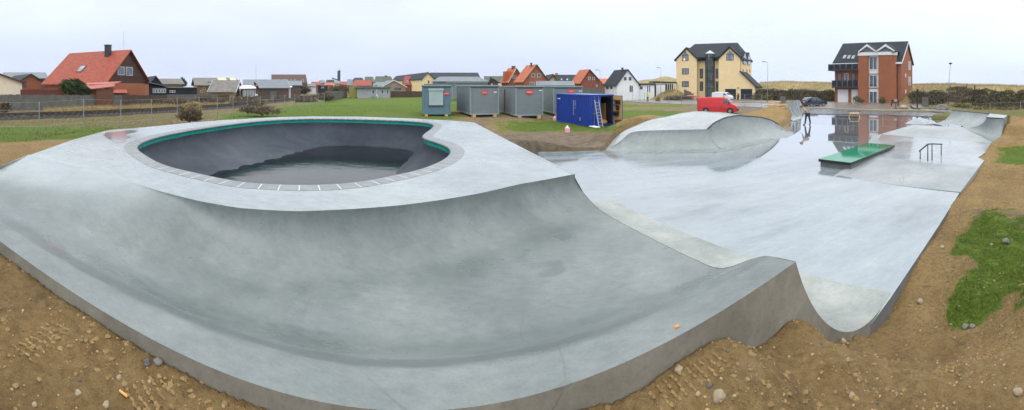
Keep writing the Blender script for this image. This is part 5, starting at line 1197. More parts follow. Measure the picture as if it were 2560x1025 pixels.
# balconies
def balcony(pa, pb, pyt, pyb, glass):
    c = -1.3; z0 = f.zpy(pyb, 2, c); z1 = f.zpy(pyt, 2, c); xa = f.hit(pa, plane='F', c=c)[0]; xb = b0-.02
    s = bx(f, 'balcony', 'trim_d', xa, xb, c, -.003 if xa > 0 else -.003, z0, z0+.3)
    if xa < 0: box('floor_slab', M['trim_d'], s, xa, -.01, .001, 2.5, z0, z0+.3)
    for x0, x1 in [(lerp(xa, xb, i/5)+.05, lerp(xa, xb, (i+1)/5)-.05) for i in range(5)]: box('glass_panel', M[glass], s, x0, x1, c+.02, c+.05, z0+.32, z1)
    box('glass_panel', M['dkglass'], s, xa+.02, xa+.05, c+.06, 2.4 if xa < 0 else -.05, z0+.32, z1)
    for i in range(6): x = lerp(xa+.03, xb-.03, i/5); mb = MB(); mb.tube([(x, c+.035, z0+.3), (x, c+.035, z1+.03)], .03, 6); mb.build('rail_post', M['steel'], s)
M['dkglass'] = mat('smoked_glass', (.02, .022, .028), .18, .2, spec=.25); balcony(2070, 2146, 160, 176.5, 'dkglass'); balcony(2079, 2145, 201, 220, 'dkglass')
for a, b in ((2093, 2104), (2112, 2121), (2128, 2139)):
    wpx(f, a, 183, b, 205, frame='white' if a == 2112 else 'trim_d', fw=.1); wpx(f, a, 158.5, b, 172, frame='trim_d', fw=.1)
for i in range(3): 
    y = f.d if hasattr(f, 'd') else DP
f.d, f.ze, f.zr, f.roof = DP, ZE, ZR, rf
for i in range(3): skylight(f, 2105.5+i*11, 138.5, 2113.5+i*11, 148.5)
for ya, yb, za, zb in ((2266.5, 2272, 231, 251), (2269.5, 2275, 192, 213), (2273, 2278.5, 153, 174.6)):
    y0 = DP*.62; y1 = DP*.80; window(t, y0, y1, f.zpy(zb, XW, y0), f.zpy(za, XW, y0), 'S', XW, 'white', 'glass_l', sgn=1)
for z in (f.zpy(186, XW, 2), f.zpy(227, XW, 2)): box('wall_plate', M['white'], t, XW+.001, XW+.05, DP*.33, DP*.4, z-.5, z+.2)
mb = MB(); mb.tube([(b1+.15, -.1, 0), (b1+.15, -.1, ZE)], .05, 6); mb.build('drain_pipe', M['trim_d'], t)
# plants in pots and a bench at its door (things of their own)
# ============================================================ containers
M['cab'] = wave_mat('cabin_sheet_grey', (0.265, 0.315, 0.345), 3.0, 'X', .5, .8, .02, .25, var=.08); M['cabb'] = wave_mat('cabin_sheet_blue', (0.17, 0.28, 0.37), 3.0, 'X', .5, .8, .02, .25, var=.08)
M['cabtrim'] = mat('cabin_trim', (0.27, 0.33, 0.36), .45, .1); M['signred'] = mat('sign_red', (0.66, 0.045, 0.05), .4, .05); M['redpole'] = mat('dark_red_panel', (.25, .02, .025), .5, .2)
def cabin(px0, D, delta, label, pxR, L=6.0, H=2.95, z0=.45, m='cab', sign=None, plate=None, shutter=None, redstrip=False):
    f = Fr(px0, D, delta, z0); W_ = f.hit(pxR)[0]; t = f.thing('site_cabin', label, 'site cabin', 'grey site cabins on the field'); f.t = t
    mb = MB(); mb.box(.04, W_-.04, .04, L-.04, .22, H-.12); mb.build('wall', M[m], t)
    mb = MB()
    for x in (0, W_-.10): 
        for y in (0, L-.10): mb.box(x, x+.10, y, y+.10, .18, H-.08)
    mb.box(.10, W_-.10, 0, .05, .18, .30); mb.box(.10, W_-.10, L-.05, L, .18, .30); mb.box(0, .05, .10, L-.10, .18, .30); mb.box(W_-.05, W_, .10, L-.10, .18, .30); mb.build('frame', M['cabtrim' if m == 'cab' else 'cabb'], t)
    r = box('roof', M['cabtrim'], t, -.05, W_+.05, -.05, L+.05, H-.10, H+.02); mb = MB(); mb.box(-.02, W_+.02, -.03, -.004, H-.20, H-.101); mb.build('gutter', M['dksteel'], r)
    for x in (.25, W_-.55): 
        for y in (.15, L-.8): box('timber_block', M['wood'], t, x, x+.3, y-.2, y+.5, -.12, .18)
    box('underframe', M['black'], t, .3, W_-.3, .5, L-.3, -.12, .179)
    if sign:
        (xa, ya, xb, yb) = sign; a, za = f.hit(xa, ya); b, zb = f.hit(xb, yb); c, d = (a+b)/2, (za+zb)/2; w, h = (b-a)/2, (za-zb)/2; n = 28
        pts = []
        for i in range(n): an = 2*math.pi*i/n; cx, sx = math.cos(an), math.sin(an); pts.append((c+w*abs(cx)**.45*(1 if cx > 0 else -1), -.02, d+h*abs(sx)**.45*(1 if sx > 0 else -1)))
        mb = MB(); mb.prism(pts, (0, .05, 0)); s = mb.build('sign', M['signred'], t); s['label'] = 'red rounded sign with a faint white word'
        mb = MB(); q = w*1.5; x = c-q/2; random.seed(5)
        for i in range(7):
            ww = q/7*.62; mb.box(x, x+ww*.35, -.032, -.021, d-h*.28, d+h*.34); mb.box(x+ww*.35, x+ww, -.032, -.021, d+h*(.12 if i % 2 else -.28), d+h*(.34 if i % 2 else -.1)); x += q/7
        mb.build('lettering', M['white'], s)
    if plate: a, za = f.hit(plate[0], plate[1]); box('plate', M['white'], t, a, a+.28, .0, .039, za-.1, za)
    if shutter:
        (xa, ya, xb, yb) = shutter; a, za = f.hit(xa, ya); b, zb = f.hit(xb, yb)
        s = box('shutter', M['cabtrim'], t, a, b, -.06, .039, zb, za-.22); s.data.materials[0] = mat('pale_shutter', (.36, .45, .48), .5, .08); box('shutter_box', s.data.materials[0], s, a-.05, b+.05, -.12, .039, za-.215, za)
        mb = MB(); mb.box(a-.05, a, -.05, .038, zb, za-.22); mb.box(b, b+.05, -.05, .038, zb, za-.22); mb.box(a-.05, b+.05, -.09, .038, zb-.06, zb-.003); mb.build('shutter_rail', M['dksteel'], s)
    if redstrip: box('red_panel', M['redpole'], t, -.03, .039, redstrip, redstrip+.32, -.05, H-.3)
    for x in (.15, W_-.18): mb = MB(); mb.tube([(x, -.012, .35), (x, -.012, H-.25)], .015, 6); mb.build('corner_bar', M['cabtrim'], t)
    return f
cabin(1055, 36.2, -1, 'blue grey site cabin with a closed pale shutter, leftmost of the cabins', 1127, m='cabb', sign=(1109, 230, 1123.5, 237.5), shutter=(1072, 221, 1108, 263), z0=.44)
cabin(1175, 35.8, 14, 'plain grey site cabin with a red sign, second from the left', 1247, sign=(1204, 227.5, 1219, 236), plate=(1235, 229), z0=.42)
cabin(1289, 35.2, 15, 'grey site cabin with a dark red upright panel on its left side', 1358, sign=(1315, 224.5, 1333, 236), plate=(1348, 225), redstrip=4.3, z0=.36, L=7.6)
cabin(1383, 38.5, 14, 'grey site cabin partly hidden behind the blue container', 1456, sign=(1420, 223.5, 1436, 233), plate=(1447.5, 226.5), z0=.33, L=7)
# orange tow bar between cabins
mb = MB(); p = PD(1129, 39, .62); q = PD(1157, 39.5, .64); mb.tube([p, q], .05, 8); mb.tube([q+Vector((-.1, .5, 0)), q+Vector((-.1, -.4, 0))], .05, 8)
tag(mb.build('tow_bar', mat('orange_red_paint', (.6, .12, .04), .5)), 'orange drawbar lying between the first and second cabins', 'tow bar')
# blue container
f = Fr(1474.5, 30.8, 0, 0.0); A = PD(1391, 35.4).xy; B_ = PD(1474.5, 30.8).xy; d = (B_-A); Lc = d.length; an = math.atan2(d.y, d.x)
f = Fr(1391, 35.4, 0, 0); f.a = an; f.ux = Vector((math.cos(an), math.sin(an))); f.uy = Vector((-math.sin(an), math.cos(an)))
t = f.thing('shipping_container', 'bright blue shipping container, end open on stored tools', 'shipping container'); f.t = t
H = 2.59; Wc = 2.44
M['blue'] = mat('container_blue', (0.004, 0.036, 0.30), .35, .15, 2.0); M['blue_top'] = mat('container_roof_blue', (0.05, 0.20, .55), .25, .15)
def corr(mb, x0, x1, y, z0, z1, dy=.04, pitch=.28, flip=1):
    n = int((x1-x0)/pitch); pts = []
    for i in range(n): a = x0+(x1-x0)*i/n; p = (x1-x0)/n; pts += [(a, 0), (a+p*.35, 0), (a+p*.5, dy), (a+p*.85, dy)]
    pts.append((x1, 0)); pts = [(a, y+b*flip) for a, b in pts]
    for (a, b), (c_, d_) in zip(pts, pts[1:]): mb.quad((a, b, z0), (c_, d_, z0), (c_, d_, z1), (a, b, z1))
mb = MB(); corr(mb, .12, Lc-.12, .03, .16, H-.12); mb.build('side_panel', M['blue'], t); mb = MB(); corr(mb, .12, Lc-.12, Wc-.03, .16, H-.12, flip=-1); mb.build('side_panel', M['blue'], t)
mb = MB(); mb.box(.02, .06, .1, Wc-.1, .1, H-.1); mb.build('end_panel', M['blue'], t)
mb = MB()
for x in (0, Lc-.13):
    for y in (0, Wc-.13): mb.box(x, x+.13, y, y+.13, 0, H)
for y in (0, Wc-.09): mb.box(.13, Lc-.13, y, y+.09, 0.02, .16); mb.box(.13, Lc-.13, y, y+.09, H-.12, H-.005)
for x in (0, Lc-.13): mb.box(x, x+.12, .13, Wc-.13, .02, .15); mb.box(x, x+.12, .13, Wc-.13, H-.12, H-.005)
mb.build('frame', M['blue'], t)
box('roof', M['blue_top'], t, .05, Lc-.05, .05, Wc-.05, H-.03, H+.012); box('floor', M['brown'], t, .14, Lc-.14, .14, Wc-.14, .08, .13)
mb = MB(); mb.box(.07, .10, .2, Wc-.2, .15, H-.15); mb.build('shade_lining', M['black'], t)  # black boxes along the inner faces stand in for the container's inside shade
for y in (.10, Wc-.14): box('shade_lining', M['black'], t, .15, Lc-.15, y, y+.03, .15, H-.15)
box('shade_lining', M['black'], t, .15, Lc-.15, .15, Wc-.15, H-.17, H-.14)
# left door shut, with its lock bars; the ladder leans on it
d1 = MB(); d1.box(Lc-.07, Lc-.02, .14, 1.12, .12, H-.12); dd = d1.build('closed_door', M['blue'], t)
for y in (.42, .86): mb = MB(); mb.tube([(Lc+.02, y, .12), (Lc+.02, y, H-.14)], .02, 8); mb.build('lock_bar', M['steel'], dd)
mb = MB(); mb.box(Lc+.03, Lc+.06, .3, .55, 1.05, 1.10); mb.build('handle', M['steel'], dd)
# other door swung out, lined with plywood and hung with tools
dr = MB(); dr.box(Lc+.02, Lc+1.22, Wc-.09, Wc-.04, .12, H-.08); dr = dr.build('open_door', M['blue'], t)
M['ply'] = mat('plywood', (0.50, 0.285, 0.11), .65, .12, 1.4, stretch=(1, 1, .25)); ply = box('plywood_lining', M['ply'], dr, Lc+.06, Lc+1.20, Wc-.115, Wc-.092, .16, H-.12)
for z, x, w in ((2.1, .12, .9), (1.7, .12, .55), (1.15, .12, .8)): box('shelf', M['black'], dr, Lc+x, Lc+x+w, Wc-.26, Wc-.116, z, z+.05)
random.seed(3)
for i, (x, z, w, h) in enumerate(((.55, 1.82, .5, .27), (.62, 1.3, .28, .38), (.25, .85, .6, .28), (.6, 1.55, .35, .13))): box('hanging_tools', M['black'], dr, Lc+x, Lc+x+w, Wc-.3, Wc-.12, z, z+h, bevel=.03)
mb = MB(); mb.tube([(Lc+.55, Wc-.2, .85), (Lc+.62, Wc-.2, .4), (Lc+.5, Wc-.2, .05)], .02, 6); mb.build('cable', M['black'], dr)
# inner contents: mixer, planks
mx = thing('cement_mixer', 'grey cement mixer drum standing in the open end of the blue container', 'cement mixer', f.pt(Lc-.9, 1.35).to_3d()+Vector((0, 0, .13)), an)
mb = MB(); mb.lathe([(.08, .45), (.30, .55), (.37, .8), (.36, .95), (.22, 1.2), (.19, 1.22)], seg=16); mb.build('drum', mat('worn_grey_drum', (.33, .30, .33), .4, .35), mx, smooth=True)
for s in (-1, 1): mb = MB(); mb.tube([(0, s*.42, .85), (.35, s*.38, 0)], .025, 6); mb.tube([(0, s*.42, .85), (-.35, s*.38, 0)], .025, 6); mb.build('stand', M['steel'], mx)
bg_ = thing('sack', 'yellow brown sack slumped below the mixer inside the blue container', 'sack', f.pt(Lc-.55, 1.75).to_3d()+Vector((0, 0, .13)), an)
mb = MB(); mb.lathe([(.3, 0), (.36, .12), (.3, .28), (.12, .36), (.02, .37)], seg=14); mb.build('sack_body', mat('yellow_sack', (.45, .26, .05), .8, .3, 6, .3), bg_, smooth=True)
pk = thing('timber_board', 'upright tan board inside the blue container behind the mixer', 'board', f.pt(Lc-1.6, 2.1).to_3d()+Vector((0, 0, .13)), an); box('board', M['ply'], pk, -.3, .9, 0, .03, 0, 1.7)
# white text marks on the side
mb = MB(); 
for x, zt, zb in ((Lc-2.45, 2.08, .85), (Lc-2.22, 2.08, 1.6)):
    z = zt
    while z > zb: mb.box(x, x+.045, -.012, -.005, z-.05, z); z -= .085
mb.box(.25, .7, -.012, -.005, 2.12, 2.2); mb.build('side_lettering', M['white'], t)['label'] = 'small white lettering on the blue side'
box('side_vent', M['steel'], t, Lc-1.42-.12, Lc-1.42+.12, -.02, -.002, .42, .68); mb = MB(); mb.box(Lc-2.24, Lc-2.12, -.014, -.004, 1.38, 1.5); mb.build('inspection_plate', M['steel'], t)
# ladder
M['alu'] = mat('aluminium', (.5, .56, .6), .35, .1, metal=.3)
d = thing('ladder', 'aluminium ladder leaning on the blue container beside its open end', 'ladder', f.pt(Lc+.62, .45).to_3d(), an)
for y in (0, .40): mb = MB(); mb.tube([(0, y, .0), (-.58, y, 2.15)], .03, 6); mb.build('stile', M['alu'], d)
for i in range(8): k = (i+.6)/8.4; mb = MB(); mb.tube([(-.58*k, 0, 2.15*k), (-.58*k, .40, 2.15*k)], .018, 6); mb.build('rung', M['alu'], d)
# white board / sheet on the ground, pink jerrycans, orange thing
tag(MB().prism([P(1472, 317, .03), P(1490, 320.5, .03), P(1501, 319.5, .03), P(1484, 315.5, .03)], (0, 0, .08)).build('foam_sheet', M['white'], bevel=.03), 'white foam sheet lying at the foot of the ladder', 'foam sheet')
M['pink'] = mat('pink_plastic', (.80, .42, .52), .35, .1)
def jerry(px, py, label, s=1.0):
    p = P(px, py, .03); t = thing('jerrycan', label, 'jerrycan', p, -th(px)); mb = MB(); mb.box(-.17*s, .17*s, -.12*s, .12*s, 0, .34*s); mb.build('can_body', M['pink'], t, bevel=.05)
    mb = MB(); mb.lathe([(.12*s, .335*s), (.05*s, .43*s), (.045*s, .5*s)], seg=12); mb.build('cap', M['white'], t); mb = MB(); mb.tube([(-.12*s, 0, .32*s), (-.1*s, 0, .45*s), (.05*s, 0, .46*s)], .02, 6); mb.build('handle', M['pink'], t)
jerry(1418.5, 332, 'pink jerrycan with white cap standing alone in the grass before the blue container', 1.05); jerry(1387, 302, 'pale pink jerrycan at the left end of the blue container', .95)
# blue-black oil drum / box near the hip
tb = thing('dark_crate', 'dark brown crate standing at the foot of the soil berm right of the blue container', 'crate', PD(1548, 30.5, 0), -th(1548)); mb = MB(); mb.box(-.35, .35, -.3, .3, 0, .55); mb.build('crate_body', M['redtrim'], tb, bevel=.02); box('crate_rim', M['black'], tb, -.37, .37, -.32, .32, .551, .6)
# ============================================================ vehicles
M['carred'] = mat('red_car_paint', (0.62, 0.012, 0.016), .18, .06, spec=.7); M['carblue'] = mat('dark_blue_car_paint', (0.008, 0.016, 0.05), .12, .1, spec=.8); M['carwhite'] = mat('white_car_paint', (0.72, .76, .82), .25, .04)
M['rubber'] = mat('rubber', (0.015, .015, .016), .8, .2); M['bumper'] = mat('grey_bumper', (.05, .055, .06), .6, .1)
def vehicle(label, cat, name, px, D, rz, paint, prof, W_, wheels, win_side, z=0, wr=.33, front_win=None, group=None):
    """prof: closed side outline (x forward, z up); a rounded body is built from shrunken side slices"""
    t = thing(name, label, cat, PD(px, D, z), rz); n = len(prof); mb = MB(); secs = []
    cx = sum(p[0] for p in prof)/n; cz = .75; zmax = max(p[1] for p in prof)
    for y, s in ((-W_/2, .0), (-W_/2+.06, 1), (W_/2-.06, 1), (W_/2, 0)):
        ring = []
        for x, zz in prof:
            k = 1.0 if s else .965
            inset = max(0, (zz-.95))*.14                      # the sides lean in above the belt line
            yy = y*(1-inset*(1.0)) if True else y
            ring.append((cx+(x-cx)*k, math.copysign(max(0, abs(y)-max(0, zz-.95)*.13), y), cz+(zz-cz)*(1.0 if s else .95) ))
        secs.append(ring)
    for a, b in zip(secs, secs[1:]):
        k = len(mb.v); mb.v += a+b
        for i in range(n): j = (i+1) % n; mb.f.append((k+i, k+j, k+n+j, k+n+i))
    mb.poly(list(reversed(secs[0]))); mb.poly(secs[-1])
    body = weld(mb.build('body', paint, t, bevel=.025))
    for sy in (-1, 1):
        for wx in wheels:
            mb = MB(); y0, y1 = sy*(W_/2-.2), sy*(W_/2+.012); mb.tube([(wx, y0, wr), (wx, y1, wr)], wr, 20); w = mb.build('wheel', M['rubber'], t)
            mb = MB(); mb.tube([(wx, sy*(W_/2-.0), wr), (wx, sy*(W_/2+.022), wr)], wr*.6, 14); mb.build('rim', M['steel'], w)
            mb = MB(); mb.tube([(wx, sy*(W_/2-.1), wr+.03), (wx, sy*(W_/2+.004), wr+.03)], wr*1.2, 20); mb.build('wheel_arch', M['black'], t)
        for pts in win_side:
            mb = MB(); mb.poly([(x, sy*(W_/2-max(0, zz-.95)*.13+.008), zz) for x, zz in (pts if sy > 0 else reversed(pts))]); s_ = mb.build('side_window', M['glass'], t)
            sm = s_.modifiers.new('solid', 'SOLIDIFY'); sm.thickness = .012
    return t
vprof = [(-2.35, .35), (-2.38, 1.0), (-2.32, 1.75), (-2.15, 1.92), (.75, 1.95), (1.05, 1.86), (1.72, 1.22), (2.25, .98), (2.42, .75), (2.42, .35), (2.2, .25), (-2.2, .25)]
van = vehicle('red van with its tailgate raised, parked behind the concrete hip', 'van', 'parked_van', 1795, 46.4, -th(1795)+R(-8), M['carred'], vprof, 1.8, (-1.35, 1.55), [[(.72, 1.25), (1.55, 1.22), (1.02, 1.72), (.72, 1.74)]])
box('rear_opening', M['black'], van, -2.41, -2.33, -.78, .78, .5, 1.72)
mb = MB(); mb.prism([(-2.3, -.85, 1.93), (-2.3, .85, 1.93), (-3.75, .8, 2.12), (-3.75, -.8, 2.12)], (0, 0, .07)); tg = mb.build('tailgate', M['carred'], van, bevel=.02); mb = MB(); mb.prism([(-2.6, -.6, 1.945), (-3.4, -.58, 2.05), (-3.4, .58, 2.05), (-2.6, .6, 1.945)], (0, 0, -.012)); mb.build('tailgate_window', M['glass'], tg)
box('bumper', M['bumper'], van, 2.36, 2.50, -.85, .85, .3, .62, bevel=.04)
mb = MB(); mb.prism([(1.12, -.72, 1.83), (1.12, .72, 1.83), (1.70, .76, 1.27), (1.70, -.76, 1.27)], (.03, 0, .03)); mb.build('windscreen', M['glass'], van)
for s in (-1, 1): box('headlight', M['glass_l'], van, 2.33, 2.435, s*.62-.16, s*.62+.16, .72, .9, bevel=.02); box('wing_mirror', M['black'], van, 1.35, 1.5, s*.96-.09, s*.96+.09, 1.2, 1.4, bevel=.03)
for x in (-1.1, .72): mb = MB(); mb.tube([(x, -.75, 1.99), (x, .75, 1.99)], .03, 6); mb.build('roof_bar', M['black'], van)
mb = MB(); mb.box(-2.2, 2.2, -.915, -.903, .70, .74); mb.build('side_strip', M['bumper'], van); box('door_gap', M['black'], van, -.3, -.285, -.912, -.899, .5, 1.0); box('door_gap', M['black'], van, .66, .675, -.912, -.899, .5, 1.0); box('door_handle', M['black'], van, .42, .6, -.93, -.899, .98, 1.03)
v2p = [(-2.3, .35), (-2.35, 1.0), (-2.3, 1.7), (-2.15, 1.85), (.9, 1.88), (1.25, 1.75), (1.8, 1.25), (2.3, 1.05), (2.4, .7), (2.4, .35), (2.2, .25), (-2.2, .25)]
v2 = vehicle('small white van parked in front of the left black garage door', 'van', 'parked_van', 1806, 88, -th(1806)+R(-28), M['carwhite'], v2p, 1.85, (-1.4, 1.5), [[(.75, 1.2), (1.6, 1.2), (1.1, 1.68), (.75, 1.7)]])
for s in (-1, 1): box('tail_light', M['redlamp'] if False else M['carred'], v2, -2.38, -2.3, s*.8-.06, s*.8+.06, .9, 1.4)
box('rear_window', M['glass'], v2, -2.37, -2.30, -.6, .6, 1.2, 1.65); mb = MB(); mb.prism([(1.32, -.7, 1.70), (1.32, .7, 1.70), (1.78, .74, 1.29), (1.78, -.74, 1.29)], (.03, 0, .03)); mb.build('windscreen', M['glass'], v2)
cprof = [(-2.0, .4), (-2.05, .85), (-1.95, 1.05), (-1.55, 1.42), (-.9, 1.5), (.1, 1.46), (.95, .98), (1.75, .86), (2.05, .65), (2.05, .38), (1.8, .25), (-1.8, .25)]
car = vehicle('dark blue hatchback car parked on the paving left of the red brick house', 'car', 'parked_car', 2036, 62, -th(2036)+R(38), M['carblue'], cprof, 1.75, (-1.25, 1.25), [[(-1.35, 1.02), (-.35, 1.0), (-.35, 1.4), (-1.0, 1.4)], [(-.28, 1.0), (.75, 1.0), (.05, 1.4), (-.28, 1.4)]], wr=.31)
mb = MB(); mb.prism([(-1.99, -.6, 1.06), (-1.99, .6, 1.06), (-1.6, .55, 1.4), (-1.6, -.55, 1.4)], (-.03, 0, .02)); mb.build('rear_window', M['glass'], car)
for s in (-1, 1): box('tail_light', M['carred'], car, -2.06, -1.97, s*.72-.1, s*.72+.1, .8, 1.0, bevel=.02)
box('number_plate', M['white'], car, -2.075, -2.03, -.26, .26, .72, .83)
# ============================================================ lamps, masts, posts
def lamp(px, pyt, pyb, D, label, arm=-1, grp='street lamps along the road'):
    z0 = max(0, zat(pyb, D)) if pyb else 0.1; zt = zat(pyt, D); t = thing('street_lamp', label, 'street lamp', PD(px, D, z0), -th(px), grp); h = zt-z0
    mb = MB(); mb.tube([(0, 0, -.2), (0, 0, h)], .07, 8, r2=.045); mb.build('pole', M['steel'], t, smooth=True)
    mb = MB(); mb.tube([(0, 0, h), (arm*.45, 0, h+.08)], .03, 6); mb.box(min(arm*.35, arm*1.05), max(arm*.35, arm*1.05), -.13, .13, h+.05, h+.17); mb.build('lamp_head', M['dksteel'], t)
    return t
lamp(1500, 176, None, 92, 'thin street lamp between the brick gable and the white house'); lamp(1652, 170, 242, 95, 'grey street lamp in front of the black carport, left of the yellow building'); lamp(1919, 156, 258, 72, 'tall street lamp right of the yellow building')
t = thing('street_lamp', 'slightly leaning lamp post with a round cap beside the wooden dune stairs', 'street lamp', PD(2367.5, 62, zat(258, 62)), -th(2367)); hh = (258-159)*62/960
mb = MB(); mb.tube([(0, 0, -.3), (.55, 0, hh)], .075, 8, r2=.05); mb.build('pole', M['steel'], t, smooth=True); mb = MB(); mb.lathe([(.1, -.1), (.3, -.02), (.3, .1), (.1, .16)], (.56, 0, hh), 14); mb.build('lamp_head', M['dksteel'], t)
mt = tag(MB().tube([PD(640, 110, 0), PD(640, 110, 0)+Vector((0, 0, 3.3+55*110/960))], .06, 6, r2=.03).build('radio_mast', M['steel']), 'hair thin white mast rising behind the railway signal', 'mast')
mt = tag(MB().tube([PD(667.5, 150, 0)+Vector((0, 0, 0)), PD(780, 150, 0)+Vector((0, 0, 3.3+28*150/960))], .01, 3).build('wire', M['steel']), 'x', 'wire') if False else None
tag(MB().tube([PD(2431, 55, .6), PD(2437.5, 55, zat(214, 55))], .09, 8).build('dark_pole', M['black']), 'dark leaning pole standing in the brambles at the far right', 'pole')
# ============================================================ dunes
def prof_dune(px): return interp([1480, 1560, 1600, 1640, 1665, 1690, 1760, 1900, 1960, 2085, 2200, 2290, 2380, 2440, 2560, 2700, 2900], [217, 213, 202, 196, 190, 196, 203, 206, 203, 207.5, 210, 211, 209, 212, 216, 217, 217], px)
def dist_dune(px): return interp([1480, 1700, 1900, 2080, 2300, 2560, 2900], [190, 185, 130, 112, 100, 88, 80], px)
def base_dune(px): return interp([1480, 1700, 1900, 2080, 2300, 2560, 2900], [145, 140, 88, 80, 66, 40, 38], px)
def dune_z(px, t):
    """t 0 foot .. 1 crest .. 2 far side"""
    Dc, Db = dist_dune(px), base_dune(px); zc = zat(prof_dune(px), Dc); D = lerp(Db, Dc, t) if t <= 1 else Dc+(t-1)*60
    if t <= 1: k = smooth(0, .62, t); z = lerp(.05, zc, .86*k+.14*t)
    else: z = lerp(zc, -1, smooth(1, 2, t))
    p = PD(px, D, 0); am = min(1, t*3)*(.12+.5*min(1, max(0, t-.3))*(Dc/110))
    return D, z+am*(noise.noise(Vector((p.x*.06, p.y*.06, 4)))*1.0+noise.noise(Vector((p.x*.25, p.y*.25, 4)))*.45)-am*.3
rws = []
for i in range(46):
    t = 2*i/45; r = []
    for j in range(190):
        px = 1490+j*7.6; D, z = dune_z(px, t); r.append(PD(px, D, z))
    rws.append(r)
mb = MB(); mb.grid(rws)
m, nt, bs = node_mat('dune_grass'); tt = nt.nodes.new('ShaderNodeTexCoord').outputs['Object']
n1 = _noise(nt, 1.1, 9, .75, tt); n2 = _noise(nt, .12, 5, .6, tt)
c = _ramp(nt, n1, [(.3, (.13, .10, .04)), (.5, (.31, .24, .11)), (.7, (.47, .375, .19))]); c = _mix(nt, _mr(nt, n2, .45, .6, 0, .7), c, _ramp(nt, n1, [(.3, (.09, .10, .035)), (.7, (.25, .24, .09))]))
nt.links.new(c, bs.inputs['Base Color']); bs.inputs['Roughness'].default_value = .95; _bump(nt, bs, n1, .8, .3); M['dune'] = m
tag(mb.build('dunes', m, smooth=True), kind='structure')
# ============================================================ foliage
def leaf_mat(name, a, b, rough=.7):
    m, nt, bs = node_mat(name); g = nt.nodes.new('ShaderNodeNewGeometry'); 
    oi = nt.nodes.new('ShaderNodeTexCoord').outputs['Object']
    nt.links.new(_ramp(nt, _noise(nt, 2.3, 4, .8, oi), [(.3, a), (.7, b)]), bs.inputs['Base Color']); bs.inputs['Roughness'].default_value = rough; bs.inputs['Specular IOR Level'].default_value = .2; return m
M['leaf_d'] = leaf_mat('dark_evergreen', (.018, .034, .010), (.06, .088, .028)); M['leaf_b'] = leaf_mat('bare_brown_twigs', (.075, .056, .038), (.20, .15, .10)); M['leaf_g'] = leaf_mat('olive_scrub', (.06, .07, .02), (.19, .18, .07)); M['leaf_y'] = leaf_mat('dry_straw', (.20, .15, .05), (.50, .38, .15)); M['leaf_gr'] = leaf_mat('fresh_grass', (.05, .085, .012), (.19, .25, .045))
M['leaf_br'] = leaf_mat('dark_bramble', (.04, .034, .024), (.12, .10, .062))
RNG = np.random.default_rng(11)
def blades(name, pts, hmin, hmax, w, lean, m, parent=None):
    """thin upright triangles standing on pts"""
    n = len(pts); pts = np.array([[p[0], p[1], p[2]] for p in pts]); a = RNG.uniform(0, 2*np.pi, n); h = RNG.uniform(hmin, hmax, n); l = RNG.normal(0, lean, (n, 2))*h[:, None]
    dx = np.stack([np.cos(a), np.sin(a), np.zeros(n)], 1)*w*RNG.uniform(.6, 1.4, n)[:, None]
    mid = pts+np.stack([l[:, 0]*.35, l[:, 1]*.35, h*.6], 1); tip = pts+np.stack([l[:, 0], l[:, 1], h], 1)
    v = np.stack([pts-dx, pts+dx, mid+dx*.7, mid-dx*.7, tip], 1).reshape(-1, 3); mb = MB(); mb.v = v.tolist(); mb.f = []
    for i in range(n): k = 5*i; mb.f += [(k, k+1, k+2, k+3), (k+3, k+2, k+4)]
    return mb.build(name, m, parent)
def crown(blobs, n, size, elong=1.0, droop=None, flat=.0):
    """leaf-sized faces through several overlapping clumps, denser near their skins"""
    mb = MB(); tot = sum(b[3]*b[4]*b[5] for b in blobs)
    for (x, y, z, rx, ry, rz_) in blobs:
        k = max(8, int(n*rx*ry*rz_/tot))
        d = RNG.normal(0, 1, (k, 3)); d /= np.linalg.norm(d, axis=1)[:, None]; r = RNG.uniform(.25, 1.0, k)**.6*(1+.18*np.sin(d[:, 0]*5+x*3)*np.cos(d[:, 2]*6+y))
        c = np.array([x, y, z])+d*r[:, None]*np.array([rx, ry, rz_]); u = RNG.normal(0, 1, (k, 3)); 
        if droop is not None: u = u*.45+np.array(droop)
        u /= np.linalg.norm(u, axis=1)[:, None]; q = RNG.normal(0, 1, (k, 3)); w = np.cross(u, q); w /= np.linalg.norm(w, axis=1)[:, None]; s = size*RNG.uniform(.5, 1.4, k)
        u = u*(s*elong)[:, None]; w = w*s[:, None]*.5; P0 = np.stack([c-u, c+w, c+u, c-w], 1).reshape(-1, 3); b0 = len(mb.v); mb.v += P0.tolist(); mb.f += [(b0+4*i, b0+4*i+1, b0+4*i+2, b0+4*i+3) for i in range(k)]
    return mb
def bush(label, px, D, pyt, pyb, wpx_, m, n=900, name='bush', cat='bush', elong=1.4, size=.12, group=None, droop=None, stems=5, mm='leaf_b', kind=None):
    z0 = max(zat(pyb, D), -.1); h = zat(pyt, D)-z0; w = wpx_*D/F/2; t = thing(name, label, cat, PD(px, D, z0), -th(px), group); random.seed(int(px))
    bl = [(random.uniform(-.55, .55)*w, random.uniform(-.4, .4)*w, h*random.uniform(.25, .6), w*random.uniform(.35, .6), w*random.uniform(.3, .5), h*random.uniform(.3, .42)) for _ in range(7)]+[(0, 0, h*.28, w*.95, w*.6, h*.34), (0, 0, h*.62, w*.6, w*.4, h*.38)]
    crown(bl, n, size, elong, droop).build('crown', M[m], t)
    mb = MB()
    for i in range(stems): a = random.uniform(0, 6.28); mb.tube([(0, 0, -.2), (math.cos(a)*w*.2, math.sin(a)*w*.2, h*.4), (math.cos(a)*w*.55, math.sin(a)*w*.4, h*.8)], .05, 5, r2=.015)
    mb.build('trunk', M['leaf_b'], t); return t
